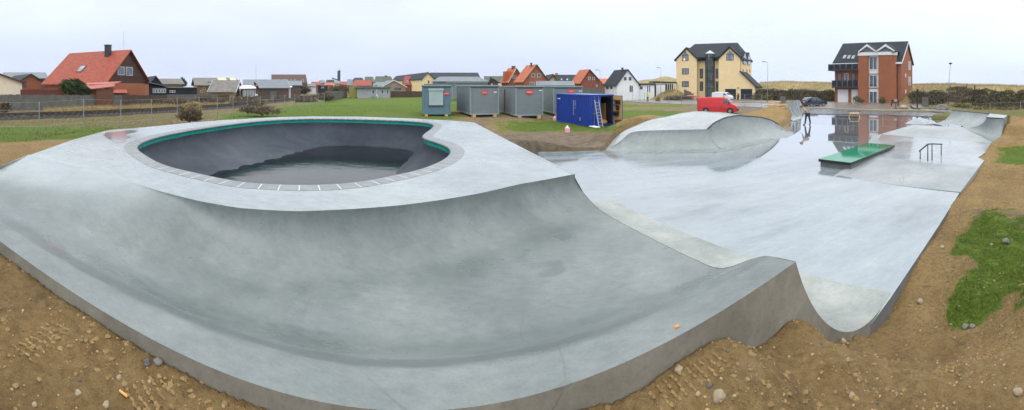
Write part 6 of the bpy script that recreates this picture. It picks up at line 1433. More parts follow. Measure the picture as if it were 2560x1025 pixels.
# leaning evergreen by the big house
t = bush('wind-bent dark evergreen bush leaning left in front of the red roof', 186, 53.5, 199, 238, 70, 'leaf_d', 1700, 'evergreen_bush', 'bush', 4.2, .17, droop=(-1.3, 0, .85))
bush('grey brown bush at the foot of the grey fence at the far left', 8, 40, 251, 279, 44, 'leaf_b', 900)
bush('rounded brown bush growing at the wire fence, left of the bowl', 474, 27.6, 265, 301, 70, 'leaf_b', 1900, size=.06, elong=2.2)
bush('straw coloured bush just behind the rounded brown one', 478, 34, 252, 282, 60, 'leaf_y', 1200, size=.08, elong=2.2)
bush('long low brown thicket by the railway under the glazed garden room', 620, 60, 238, 262, 110, 'leaf_b', 2200, size=.12, elong=2)
bush('broad grey brown thicket at the edge of the mown field', 655, 36, 262, 284, 120, 'leaf_b', 1700, size=.07, elong=2.2)
bush('reddish brown thicket left of the tall grey field fence', 812, 70, 230, 250, 46, 'leaf_b', 1600, size=.14, elong=2)
bush('reddish brown thicket in the middle of the railway scrub', 760, 72, 238, 256, 70, 'leaf_b', 1500, size=.14, elong=2)
bush('brown hedge in front of the grey fence, below the dark blue outbuilding', 520, 62, 240, 262, 90, 'leaf_b', 1800, size=.14, elong=2)
bush('low brown hedge along the grey fence right of the brown planks', 442, 56, 245, 262, 70, 'leaf_b', 1200, size=.14, elong=2)
bush('scrubby mound of bare bushes behind the grey planks, right of the long grey roof', 752, 108, 212, 232, 60, 'leaf_b', 1400, size=.25, elong=2)
bush('dark scrub behind the black shed and tall field fence', 850, 118, 211, 230, 60, 'leaf_b', 1400, size=.25, elong=2)
for px, py, w, lb in ((60, 184, 60, 'pale hazy trees on the skyline above the orange brick house'), (105, 186, 30, 'small skyline tree touching the left end of the big red roof'), (455, 193, 26, 'dark skyline tree above the pale fibre cement roof'), (535, 195, 18, 'small dark tree top above the yellow brick house roof')):
    bush(lb, px, 150, py, 216, w, 'leaf_d', 900, 'tree', 'tree', 1.2, .35)
bush('clipped dark shrub between the two black garage doors', 1845, 90, 231, 250, 7, 'leaf_g', 300, size=.12)
bush('straw tuft on the verge in front of the yellow building', 1645, 82, 242, 256, 12, 'leaf_y', 300, 'grass_tuft', 'grass tuft', 3, .12)
# grassy mound before the yellow building
p = PD(1680, 92, 0); mt_ = thing('grass_mound', 'straw covered earth mound in front of the yellow building', 'mound', p, -th(1680)); rws = []
for i in range(16):
    r = []
    for j in range(40):
        a = 2*math.pi*j/39; q = i/15; x = math.cos(a)*6.0*q; y = math.sin(a)*3.6*q; z = 2.15*(1-smooth(0, 1, q))*(1+.12*math.sin(x*1.3))+(1.1*math.exp(-((x-.5)/3.5)**2) if False else 0); r.append((x, y, z-.02+.1*noise.noise(Vector((x, y, 3)))))
    rws.append(r)
mb = MB(); mb.grid(rws); mb.build('mound_surface', M['dune'], mt_, smooth=True)
tf = [(RNG.normal(0, 2.4), RNG.normal(0, 1.4)) for _ in range(1500)]
blades('straw', [(x, y, 2.15*(1-smooth(0, 1, min(1, math.hypot(x/6, y/3.6))))-.05) for x, y in tf], .3, .7, .04, .35, M['leaf_y'], mt_)
bush('dark bare scrub at the foot of the straw covered mound', 1700, 88, 238, 252, 90, 'leaf_b', 1500, size=.14, elong=2)
for k in range(4): 
    pp = PD(1713+k*6, 90-.2*k, 0); st = thing('fence_board', ['grey upright board, first of four standing on the mound', 'second grey upright board on the mound', 'third grey upright board on the mound', 'rightmost grey upright board on the mound'][k], 'board', pp, -th(1713)); box('board', M['fencew'], st, -.28, .28, 0, .08, .2, zat([224, 227, 229, 233][k], 90)); box('brace', M['fencew'], st, -.3, .3, .081, .14, 1.0, 1.1)
# the dune-foot thicket: one mass nobody could count, plus single bushes in front
def thicket(name, px0, px1, n, t0, t1, hmax, m, size, label=None, seed=1):
    random.seed(seed); mb = MB(); bl = []
    for i in range(n):
        px = random.uniform(px0, px1); t = random.uniform(t0, t1); D, z = dune_z(px, t); p = PD(px, D, z); h = random.uniform(.5, 1)*hmax; bl.append((p.x, p.y, p.z+h*.35, h*random.uniform(.8, 1.5), h*random.uniform(.8, 1.5), h*.65))
    o = crown(bl, int(n*150), size, 1.5).build(name, M[m]); tag(o, kind='stuff'); return o
thicket('dune_thicket', 1890, 2090, 150, .02, .22, 1.7, 'leaf_br', .17, seed=2)
thicket('dune_thicket', 1893, 2085, 50, .02, .12, 1.2, 'leaf_g', .26, seed=5)
thicket('dune_thicket', 2285, 2356, 60, .04, .24, 1.5, 'leaf_br', .16, seed=3)
thicket('bramble_thicket', 2440, 2600, 120, .10, .34, 1.0, 'leaf_br', .12, seed=4)
thicket('dune_scrub', 2385, 2600, 130, .0, .42, .7, 'leaf_g', .11, seed=6); thicket('bramble_thicket', 2372, 2425, 40, .16, .40, .9, 'leaf_b', .12, seed=8)
# dry tussocks on the dune and by the railway
def scatter(pred, n, zf):
    out = []
    while len(out) < n:
        q = pred(); 
        if q: out.append((q[0], q[1], zf(q[0], q[1])))
    return out
pts = []
for _ in range(14000):
    px = RNG.uniform(1900, 2600); t = RNG.uniform(0, 1.0)**1.3; D, z = dune_z(px, t); p = PD(px, D, z-.05); pts.append((p.x, p.y, p.z))
tag(blades('dune_grass', pts, .25, .65, .035, .35, M['leaf_y']), kind='stuff')
def polar(pa, pb, Da, Db): px = RNG.uniform(pa, pb); D = RNG.uniform(Da, Db); p = PD(px, D); return p.x, p.y
pts = []
for _ in range(5200):
    u = RNG.uniform(0, 1); px = lerp(110, 640, u); D = lerp(39, 63, u)+RNG.uniform(-3, 5); p = PD(px, D); pts.append((p.x, p.y, terr_base(p.x, p.y)-.03))
tag(blades('dry_grass', pts, .3, .75, .03, .3, M['leaf_y']), kind='stuff')
pts = []
for _ in range(9000):
    px = RNG.uniform(-20, 860); X = RNG.uniform(-31, -14.5) if px < 560 else -RNG.uniform(20, 34); D = X/math.sin(th(px)); p = PD(px, D)
    if D < 90 and not (px > 600 and (HY+(EYE-.4)*F/D) > interp([560, 600, 740, 830, 870], [287, 280, 262, 250, 243], px)): pts.append((p.x, p.y, terr_base(p.x, p.y)-.02))
tag(blades('rough_grass', pts, .03, .13, .014, .5, M['leaf_g']), kind='stuff')
pts = []
for _ in range(34000):
    px = RNG.uniform(560, 1560); D = RNG.uniform(22, 60)
    p = PD(px, D); z = terr(p.x, p.y); g = g_type(p.x, p.y, z)
    if g[0] > .75: pts.append((p.x, p.y, z-.01))
tag(blades('field_grass', pts, .03, .10, .012, .4, M['leaf_gr']), kind='stuff')
# near lawn patch at right
pts = []; 
while len(pts) < 20000:
    x, y = RNG.uniform(2.5, 10), RNG.uniform(-1.5, 4.2)
    if lawn_q(x, y)+RNG.normal(0, .2) < .85 and noise.noise(Vector((x*2.2, y*2.2, 31))) < .28 and noise.noise(Vector((x*3, y*3, 7))) > -.45: pts.append((x, y, z_ground(x, y)-.005))
tag(blades('lawn_grass', pts, .015, .05, .0035, .5, M['leaf_gr']), kind='stuff')
pts = []
while len(pts) < 9000:
    x, y = RNG.uniform(14, 23), RNG.uniform(2.5, 6.5); px = 1280+F*math.atan2(x, y); D = math.hypot(x, y); z = terr(x, y); py = HY+(EYE-z)*F/D
    if px > 2500+RNG.normal(0, 6) and 368 < py < 410: pts.append((x, y, z-.005))
    elif RNG.uniform() < .0005: break
if len(pts) > 50: tag(blades('verge_grass', pts, .03, .08, .01, .5, M['leaf_gr']), kind='stuff')
# ============================================================ railway, wire fence
M['ballast'] = mat('ballast', (.04, .034, .03), .9, .4, 6, .8, 12); M['rail'] = mat('rusty_rail', (.07, .045, .035), .5, .3, 5, metal=.4); M['sleeper'] = mat('sleeper', (.03, .026, .022), .8, .3, 4)
rp = [(-33.5, -14), (-33, 8), (-33.2, 16), (-33.6, 23), (-34.6, 29), (-35.4, 36), (-37.2, 43), (-41, 56), (-45, 69), (-50, 84), (-57, 105)]
rc = catmull([Vector((x, y, 0)) for x, y in rp], 10)
def offs(c, d, z):
    out = []
    for i, p in enumerate(c): t = (c[min(i+1, len(c)-1)]-c[max(i-1, 0)]).normalized(); out.append(Vector((p.x-t.y*d, p.y+t.x*d, terr_base(p.x, p.y)+z)))
    return out
mb = MB(); mb.grid([offs(rc, -1.7, -.1), offs(rc, -1.25, .25), offs(rc, 1.25, .25), offs(rc, 1.7, -.1)]); tag(mb.build('ballast_bed', M['ballast']), kind='structure')
tr = thing('railway_track', 'single railway track on dark ballast running past the grey fence', 'railway track', (0, 0, 0))
for d in (-.72, .72): 
    mb = MB(); a, b, c_, e_ = offs(rc, d-.04, .33), offs(rc, d-.04, .47), offs(rc, d+.04, .47), offs(rc, d+.04, .33); mb.grid([a, b, c_, e_]); mb.build('rail', M['rail'], tr)
L = 0; mb = MB(); base = offs(rc, 0, .255)
for a, b in zip(base, base[1:]):
    n = max(1, int((b-a).length/.65)); an = math.atan2(b.y-a.y, b.x-a.x)
    for i in range(n): p = a.lerp(b, i/n); mb.box(p.x-.11, p.x+.11, p.y-1.25, p.y+1.25, p.z, p.z+.085, an, (p.x, p.y))
s_ = mb.build('sleepers', M['sleeper'], tr); s_['kind'] = 'stuff'
def wire_fence(label, posts, h, name='wire_fence', wires=(.25, .75, 1.0), m='steel', r=.03, wr=.006):
    p0 = posts[0]; t = thing(name, label, 'fence', p0); 
    for p in posts: q = p-p0; mb = MB(); mb.tube([q-Vector((0, 0, .3)), q+Vector((0, 0, h))], r, 6); mb.build('post', M[m], t)
    mb = MB()
    for k in wires:
        for a, b in zip(posts, posts[1:]): mb.tube([a-p0+Vector((0, 0, h*k*.98)), b-p0+Vector((0, 0, h*k*.98))], wr, 3, cap=False)
    # chain-link mesh: crossing thin strands
    for a, b in zip(posts, posts[1:]):
        d = b-a; n = max(4, int(d.length/.35)); 
        for i in range(n):
            for s in (0, 1):
                u0, u1 = i/n, min(1, max(0, (i+(4 if s else -4))/n)); mb.tube([a-p0+d*u0+Vector((0, 0, .05)), a-p0+d*u1+Vector((0, 0, .05+(h-.1)*abs(u1-u0)*n/4))], wr*.45, 3, cap=False)
    w = mb.build('wire_mesh', M[m], t); w['kind'] = 'stuff'; return t
lp = []
for k, px in enumerate((-40, 30, 98, 209, 302, 379, 443, 498, 543.5, 582.7, 618, 651, 683, 712, 737, 760, 780, 797, 811)):
    Y = 7.3+2.75*(k-2); X = -Y*math.tan(abs(th(px))) if k >= 2 else -21.0; lp.append(Vector((X, Y, terr_base(X, Y))))
lp[0] = Vector((-20.8, 1.8, .6)); lp[1] = Vector((-20.9, 4.5, .57))
lp = [p for p in lp if p.length < 95]
wire_fence('tall chain link fence with grey posts along the left field edge', lp, 1.85)
fp = [PD(px, D, .05) for px, D in ((1512, 84), (1533, 80), (1552, 76), (1581, 74), (1611, 72), (1650, 70), (1672, 68), (1704, 66), (1731, 64.5), (1757, 63), (1808, 60), (1862, 57.5), (1904, 55.5))]
wire_fence('thin wire mesh fence with posts along the road behind the red van', fp, 2.0, wr=.008)
fp = [PD(px, D, .02) for px, D in ((1948, 49), (2090, 43.5), (2207, 42), (2270, 41))]
wire_fence('sagging low wire fence across the wet edge of the plaza', fp, 1.15, wires=(.3, 1.0), wr=.01)
fp = [PD(px, D, terr_base(*PD(px, D).xy)) for px, D in ((2269, 48), (2330, 47), (2368, 46), (2475, 42), (2551, 36), (2600, 33))]
wire_fence('faint wire fence before the dune scrub at the far right', fp, 1.0, wires=(.5, 1.0))
# ============================================================ roads, kerbs, paving
M['asph'] = concrete('wet_asphalt', (.16, .165, .175), (.20, .205, .215), (.24, .245, .25), .2, .5, s=.5, bump=.1); M['asph_d'] = concrete('dark_wet_asphalt', (.06, .062, .068), (.085, .087, .092), (.11, .11, .115), .15, .45, s=.6, bump=.1)
def strip(name, pxl, z, m, kind='structure'):
    mb = MB(); a = [P(x, y, z) if y > 216 else None for x, y in pxl]; mb.poly(a); return tag(mb.build(name, M[m]), kind=kind)
def ribbon2(name, key, m):
    xs, fa, ne, z = ROADS[key]; g = []; cols = np.linspace(xs[0], xs[-1], 40)
    g.append([PD(x, interp(xs, ne, x)-.01, -.3) for x in cols])
    for q in range(5): g.append([PD(x, lerp(interp(xs, ne, x), interp(xs, fa, x), q/4), z) for x in cols])
    return tag(MB().grid(g).build(name, M[m]), kind='structure')
def ribbon(name, far_, near_, z, m):
    rws = [[], []]
    for k, l in ((0, far_), (1, near_)):
        for x, D in l: rws[k].append(PD(x, D, z+terr_base(*PD(x, D).xy)))
    n = 6; g = [[rws[0][i].lerp(rws[1][i], q/n) for i in range(len(rws[0]))] for q in range(n+1)]
    for row in g:
        for p in row: p.z = max(p.z, z+terr(p.x, p.y)+.01)
    return tag(MB().grid(g).build(name, M[m]), kind='structure')
ribbon2('road', 'road', 'asph')
ribbon2('street', 'street', 'asph_d')
def pave_mat():
    m, nt, bs = node_mat('block_paving'); t = nt.nodes.new('ShaderNodeTexCoord').outputs['Object']; b = nt.nodes.new('ShaderNodeTexBrick'); nt.links.new(t, b.inputs['Vector']); b.inputs['Scale'].default_value = 3
    b.inputs['Color1'].default_value = (.16, .125, .10, 1); b.inputs['Color2'].default_value = (.24, .19, .15, 1); b.inputs['Mortar'].default_value = (.07, .06, .05, 1); b.inputs['Mortar Size'].default_value = .01
    nt.links.new(_mix(nt, .6, b.outputs[0], _ramp(nt, _noise(nt, .5, 6, .6, t), [(.3, (.6, .6, .62)), (.7, (1.3, 1.25, 1.2))]), 'MULTIPLY'), bs.inputs['Base Color']); bs.inputs['Roughness'].default_value = .32; return m
M['pave'] = pave_mat()
ribbon2('driveway', 'driveway', 'pave')
ribbon2('forecourt', 'forecourt', 'pave')
def kerb(name, pts, h=.12, w=.15):
    mb = MB(); pts = [PD(x, D, terr_base(*PD(x, D).xy)) for x, D in pts]
    for a, b in zip(pts, pts[1:]):
        d = (b-a).normalized(); n = Vector((-d.y, d.x, 0))*w; mb.prism([a, b, b+n, a+n], (0, 0, h+.03))
    return tag(mb.build(name, M['conc_side'] if False else M['kerbc']), kind='structure')
M['kerbc'] = mat('kerb_concrete', (.42, .39, .35), .7, .15)
kerb('kerb', [(1985, 57.2), (2050, 56.2), (2200, 51.2), (2312, 50), (2370, 49.5)]); kerb('kerb', [(2232, 50.6), (2290, 49.8), (2345, 47.5), (2372, 46)], .14, .5)
kerb('kerb', [(1560, 111), (1700, 86.5), (1850, 76.5), (1960, 70.5)])
# ============================================================ anchors, boulders, stairs
def anchor(px, D, h, label, lean=0, s=1.0):
    t = thing('ship_anchor', label, 'anchor', PD(px, D, terr_base(*PD(px, D).xy)), -th(px)); k = h
    mb = MB(); mb.prism([(-.11*s, -.11*s, 0), (.11*s, -.11*s, 0), (.11*s, .11*s, 0), (-.11*s, .11*s, 0)], (lean, 0, k)); mb.build('shank', M['anch'], t, bevel=.02)
    mb = MB(); mb.tube([(-.95*s, 0, .42*s), (-.75*s, 0, .15*s), (-.35*s, 0, .04*s), (0, 0, .0), (.35*s, 0, .04*s), (.75*s, 0, .15*s), (.95*s, 0, .42*s)], .12*s, 8); mb.build('arms', M['anch'], t, smooth=True)
    for q in (-1, 1): mb = MB(); mb.prism([(q*.78*s, -.16*s, .1*s), (q*1.0*s, 0, .52*s), (q*.78*s, .16*s, .1*s)], (q*.05, 0, .03)); mb.build('fluke', M['anch'], t)
    mb = MB(); mb.tube([(lean, -.3*s, k), (lean, .3*s, k)], .05*s, 8); mb.build('stock', M['anch'], t); return t
M['anch'] = mat('black_anchor_paint', (.010, .012, .014), .4, .2)
anchor(2293, 54, 2.75, 'large black ship anchor standing upright on the lawn right of the brick house'); anchor(2330, 53, .95, 'small black anchor on the lawn between the boulders', s=.45); anchor(2008, 60, 1.9, 'black anchor leaning left beside the dark blue car', lean=-.75, s=.8)
def rock(px, D, r, label, m='rockg', sq=.75, name='boulder', cat='boulder', z=None, seed=None):
    random.seed(seed or int(px*7)); import bmesh
    b = bmesh.new(); bmesh.ops.create_icosphere(b, subdivisions=3, radius=1)
    for v in b.verts: 
        n = noise.noise(v.co*1.2+Vector((px, 0, 0)))*.35+noise.noise(v.co*3+Vector((px, 5, 0)))*.12; v.co *= 1+n; v.co.z *= sq; v.co *= r
    me = bpy.data.meshes.new(name); b.to_mesh(me); b.free(); me.polygons.foreach_set('use_smooth', [True]*len(me.polygons)); me.materials.append(M[m]); o = bpy.data.objects.new(name, me); COL.objects.link(o)
    p = PD(px, D); zz = (terr(p.x, p.y) if D < 45 else terr_base(p.x, p.y)) if z is None else z; o.location = (p.x, p.y, zz+r*sq*.55); o.rotation_euler = (0, 0, random.uniform(0, 6)); tag(o, label, cat); return o
M['rockg'] = mat('grey_granite', (.17, .16, .145), .8, .35, 2, .5, 9); M['rockt'] = mat('tan_boulder', (.36, .24, .13), .75, .3, 2, .4, 9); M['rockp'] = mat('pale_pebble', (.30, .235, .155), .8, .2, 9, .3, 30); M['rockd'] = mat('dark_pebble', (.09, .085, .08), .7, .3, 9, .3, 30)
rock(2259, 52, .62, 'tan boulder by the kerb below the brick house', 'rockt'); rock(2303, 50, .5, 'round dark grey boulder beside the large black anchor'); rock(2355, 49, .75, 'pointed grey granite boulder at the end of the lawn', sq=.8)
sgn = thing('letter_box', 'grey box on a slim post on the paving, left of the tan boulder', 'letter box', PD(2239, 53, .1), -th(2239)); mb = MB(); mb.tube([(0, 0, -.2), (0, 0, 1.0)], .05, 8); mb.box(-.25, .25, -.25, .25, -.05, .12); mb.build('post', M['dksteel'], sgn); box('box', M['steel'], sgn, -.22, .22, -.15, .15, 1.0, 1.35, bevel=.03)
# wooden stairs up the dune
D0 = 66; st = thing('dune_stairs', 'dark grey wooden stairs with handrails climbing the dune', 'stairs', PD(2385, D0, .2), -th(2385)+R(-6)); Ws = 2.9; n = 14; dz = (zat(222, 74)-.2)/n; dy = 8.2/n
M['stairw'] = mat('dark_weathered_timber', (.045, .05, .055), .6, .25, 3)
for i in range(n): box('tread', M['stairw'], st, -Ws/2, Ws/2, i*dy, i*dy+.34, (i+1)*dz-.06, (i+1)*dz); 
for i in range(n): box('riser', M['black'], st, -Ws/2, Ws/2, i*dy+.30, i*dy+.33, i*dz, (i+1)*dz-.062)
for s in (-1, 1):
    mb = MB(); mb.prism([(s*(Ws/2+.03), -.1, -.2), (s*(Ws/2+.03), n*dy, n*dz-.35), (s*(Ws/2+.03), n*dy, n*dz+.05), (s*(Ws/2+.03), -.1, .15)], (s*.06, 0, 0)); mb.build('stringer', M['stairw'], st)
    mb = MB(); mb.tube([(s*(Ws/2+.1), -.2, 1.0), (s*(Ws/2+.1), n*dy, n*dz+1.0)], .06, 6); h_ = mb.build('handrail', M['fencew'] if s < 0 else M['stairw'], st)
    for q in range(4): y = lerp(-.1, n*dy, q/3); mb = MB(); mb.tube([(s*(Ws/2+.1), y, lerp(0, n*dz, q/3)-.3), (s*(Ws/2+.1), y, lerp(1.0, n*dz+1.0, q/3))], .05, 6); mb.build('rail_post', M['stairw'], st)
bn_ = thing('garden_bench', 'small dark bench at the foot of the dune stairs', 'bench', PD(2383, 61, .25), -th(2383)); box('seat', M['stairw'], bn_, -.9, .9, -.2, .2, .42, .47); box('backrest', M['stairw'], bn_, -.9, .9, .21, .25, .55, .9)
for s in (-1, 1): box('leg', M['stairw'], bn_, s*.75-.04, s*.75+.04, -.18, .25, 0, .419)
for k, (px, D, lb) in enumerate(((2313, 58, 'grey wooden board screen on the lawn behind the large anchor'), (1957, 62, 'grey wooden board screen at the left edge of the paving'))):
    sc2 = thing('board_screen', lb, 'screen', PD(px, D, .15), -th(px)); box('panel', M['fencew'], sc2, -.45, .45, 0, .06, .05, 1.5); 
    for s in (-1, 1): box('post', M['stairw'], sc2, s*.52-.05, s*.52+.05, -.02, .08, -.2, 1.55)
# planters by the brick house
def planter(px, D, label, r=.3, h=.45, lf=.55, m='leaf_g'):
    t = thing('potted_plant', label, 'potted plant', PD(px, D, .1), 0); mb = MB(); mb.lathe([(r*.7, 0), (r, h), (r*.9, h)], seg=12); mb.build('pot', M['kerbc'], t); crown([(0, 0, h+lf*.6, lf, lf, lf*.8)], 260, .12, 1.6).build('foliage', M[m], t)
planter(2142, 66, 'large potted green plant left of the glass door of the brick house', .35, .5, .8); planter(2153, 64.5, 'pot with dark red leaves next to the large potted plant', .3, .4, .5, 'leaf_b'); planter(2206, 62, 'potted shrub right of the glass door of the brick house', .32, .45, .7)
bb = thing('garden_bench', 'dark slatted bench against the right wall of the brick house', 'bench', PD(2237, 61.5, .1), -th(2237)+R(-24)); box('seat', M['redtrim'], bb, -.7, .7, -.22, .2, .42, .47); box('backrest', M['redtrim'], bb, -.7, .7, .21, .26, .5, 1.0)
for s in (-1, 1): box('leg', M['redtrim'], bb, s*.6-.04, s*.6+.04, -.2, .2, 0, .419)
# timber pile on the dirt heap
tp = thing('timber_pile', 'loose stack of pale sawn timber on top of the sand heap', 'timber pile', PD(1939, 37.5, .95), -th(1939))
random.seed(2)
for i in range(7):
    mb = MB(); x = random.uniform(-.6, .4); z = .1+.09*i; a = random.uniform(-.5, .5); mb.tube([(x-.6, random.uniform(-.3, .3), z), (x+.8, random.uniform(-.3, .3), z+random.uniform(0, .25))], .055, 4); mb.build('plank', M['wood'], tp)
mb = MB(); mb.tube([(-.9, 0, -.2), (-.35, 0, 1.0)], .05, 4); mb.build('plank', M['wood'], tp)
# ============================================================ stones in the foreground soil
stones = [(1798, 995, .075, 'rockp', 'large pale round stone in the soil at bottom right of centre'), (1772, 967, .04, 'rockd', 'dark grey stone just above the large pale stone'), (1697, 930, .05, 'rockp', 'pale stone in the soil close to the concrete wall, right of centre'), (10, 617, .085, 'rockd', 'rounded grey brown stone resting on soil at the left end of the wall'), (395, 915, .055, 'rockg', 'grey stone by the foot of the concrete wall, bottom left'), (367, 910, .05, 'rockd', 'dark stone left of the grey one by the wall'), (169, 738, .045, 'rockt', 'upright tan stone at the foot of the wall, left'), (265, 1014, .045, 'rockp', 'round pale stone near the bottom edge, left'), (297, 944, .035, 'rockp', 'small yellowish stone in the soil, lower left'), (195, 990, .04, 'rockp', 'small pale stone at lower left, below the tyre marks'),
 (2514, 493, .045, 'rockg', 'grey brown boulder on the soil bank at right'), (2478, 545, .02, 'rockp', 'white stone on the soil slope at right'), (2355, 597, .028, 'rockp', 'pale chipped stone beside the slab edge at right'), (2413, 819, .04, 'rockg', 'pair of grey stones left one, below the green patch'), (2431, 819, .035, 'rockg', 'grey stone touching the pair below the green patch, right one'), (2300, 758, .038, 'rockp', 'pink grey stone on the soil right of the slab corner'), (2108, 855, .035, 'rockp', 'small pale stone under the end wall of the ramp'), (2545, 988, .055, 'rockp', 'flat pale stone at the bottom right corner'), (1745, 985, .035, 'rockp', 'small brown pebble at bottom, left of the large pale stone'), (2130, 990, .04, 'rockp', 'pale yellow stone at the bottom edge, right half')]
def ground_hit(px, py):
    D = 2.0
    for _ in range(200):
        p = PD(px, D); 
        if zat(py, D) < z_ground(p.x, p.y): return p.x, p.y, D
        D += .03 if D < 8 else .1
    return p.x, p.y, D
for i, (px, py, r, m, lb) in enumerate(stones):
    x, y, D = ground_hit(px, py); rock(px, D, r*.88*(D/4.0), lb, m, .8, 'stone', 'stone', z=z_ground(x, y)-.01, seed=i+50)
# gravel: countless small stones
mb = MB(); random.seed(9); cnt = 0
ico = [(0, 0, 1), (.9, 0, .3), (.28, .85, .3), (-.72, .53, .3), (-.72, -.53, .3), (.28, -.85, .3), (.72, .53, -.4), (-.28, .85, -.4), (-.9, 0, -.4), (-.28, -.85, -.4), (.72, -.53, -.4)]
icf = [(0, 1, 2), (0, 2, 3), (0, 3, 4), (0, 4, 5), (0, 5, 1), (1, 6, 2), (2, 7, 3), (3, 8, 4), (4, 9, 5), (5, 10, 1), (2, 6, 7), (3, 7, 8), (4, 8, 9), (5, 9, 10), (1, 10, 6)]
mbs = {'rockp': MB(), 'rockd': MB(), 'rockt': MB()}
while cnt < 2200:
    a = random.choice((random.uniform(-1.5, -.35), random.uniform(.05, 1.5), random.uniform(.5, 1.45))); D = 1.4*math.exp(random.uniform(0, 2.3)); x, y = D*math.sin(a), D*math.cos(a)
    if poly_inside(plat2, x, y) or poly_inside(plaza2, x, y) or D > 17: continue
    if noise.noise(Vector((x*1.1, y*1.1, 8))) < random.uniform(-.5, .3): continue
    r = .0035+.010*random.random()**4; r *= 1+D*.08; z = z_ground(x, y); mb = mbs[random.choice(('rockp', 'rockt', 'rockt', 'rockt', 'rockt', 'rockd'))]; k = len(mb.v); q = random.uniform(0, 6.28)
    for vx, vy, vz in ico: s = random.uniform(.8, 1.2)*r; mb.v.append((x+(vx*math.cos(q)-vy*math.sin(q))*s*1.2, y+(vx*math.sin(q)+vy*math.cos(q))*s, z+vz*s*.7+r*.2))
    mb.f += [tuple(k+i for i in f_) for f_ in icf]; cnt += 1
for k_, v_ in mbs.items(): tag(v_.build('gravel', M[k_], smooth=True), kind='stuff')
# clods of the same soil, and the tread of a tracked digger
M['clod'] = mat('soil_clod', (.235, .155, .064), .95, .35, 18, .8, 60); mb = MB(); cnt = 0
def lump(mb, x, y, r, q, ex=1.2, hz_=.6):
    z = z_ground(x, y); k = len(mb.v)
    for vx, vy, vz in ico: s = random.uniform(.65, 1.3)*r; mb.v.append((x+(vx*math.cos(q)*ex-vy*math.sin(q))*s, y+(vx*math.sin(q)*ex+vy*math.cos(q))*s, z+vz*s*hz_+r*.1))
    mb.f += [tuple(k+i for i in f_) for f_ in icf]
while cnt < 3600:
    a = random.choice((random.uniform(-1.5, -.35), random.uniform(.05, 1.5), random.uniform(.5, 1.45))); D = 1.4*math.exp(random.uniform(0, 2.2)); x, y = D*math.sin(a), D*math.cos(a)
    if poly_inside(plat2, x, y) or poly_inside(plaza2, x, y) or D > 14: continue
    if noise.noise(Vector((x*1.6, y*1.6, 21))) < random.uniform(-.35, .35): continue
    lump(mb, x, y, (.004+.017*random.random()**3)*(1+D*.05), random.uniform(0, 6.28)); cnt += 1
for (xa, ya, xb, yb) in ((55, 885, 175, 800), (330, 1010, 440, 950), (1640, 1010, 1820, 890), (2330, 930, 2520, 850)):
    p0, p1 = ground_hit(xa, ya), ground_hit(xb, yb); a_, b_ = Vector(p0[:2]), Vector(p1[:2]); dr = (b_-a_).normalized(); L = (b_-a_).length; nb = int(L/.055)
    for i in range(nb):
        c_ = a_+dr*(i*.055)
        for w_ in (-.075, -.04, 0, .04, .075): lump(mb, c_.x-dr.y*w_+random.uniform(-.006, .006), c_.y+dr.x*w_+random.uniform(-.006, .006), .013, math.atan2(dr.x, -dr.y), 1.8, .9)
tag(mb.build('soil_clods', M['clod']), kind='stuff')
# orange scrap on the ledge
x, y, D = PD(1691, 2.6).x, PD(1691, 2.6).y, 2.6
s0, v0 = to_sv(P(1691, 820, ZL-.01)); pp = sv(s0, min(.27, max(.05, v0)), ZL-.005)
tag(MB().prism([(pp.x-.016, pp.y-.01, pp.z), (pp.x+.018, pp.y-.008, pp.z), (pp.x+.012, pp.y+.014, pp.z), (pp.x-.012, pp.y+.012, pp.z)], (0.004, 0, .008)).build('orange_scrap', mat('orange_plastic', (.8, .25, .03), .5)), 'tiny orange scrap lying on the near concrete ledge', 'scrap')
x, y, D = ground_hit(306, 989); z = z_ground(x, y)+.006
tag(MB().tube([(x-.03, y, z), (x+.03, y+.012, z+.002)], .007, 8).build('cigarette_butt', mat('orange_paper', (.75, .38, .12), .7)), 'orange cigarette butt on the soil at bottom left', 'cigarette butt')
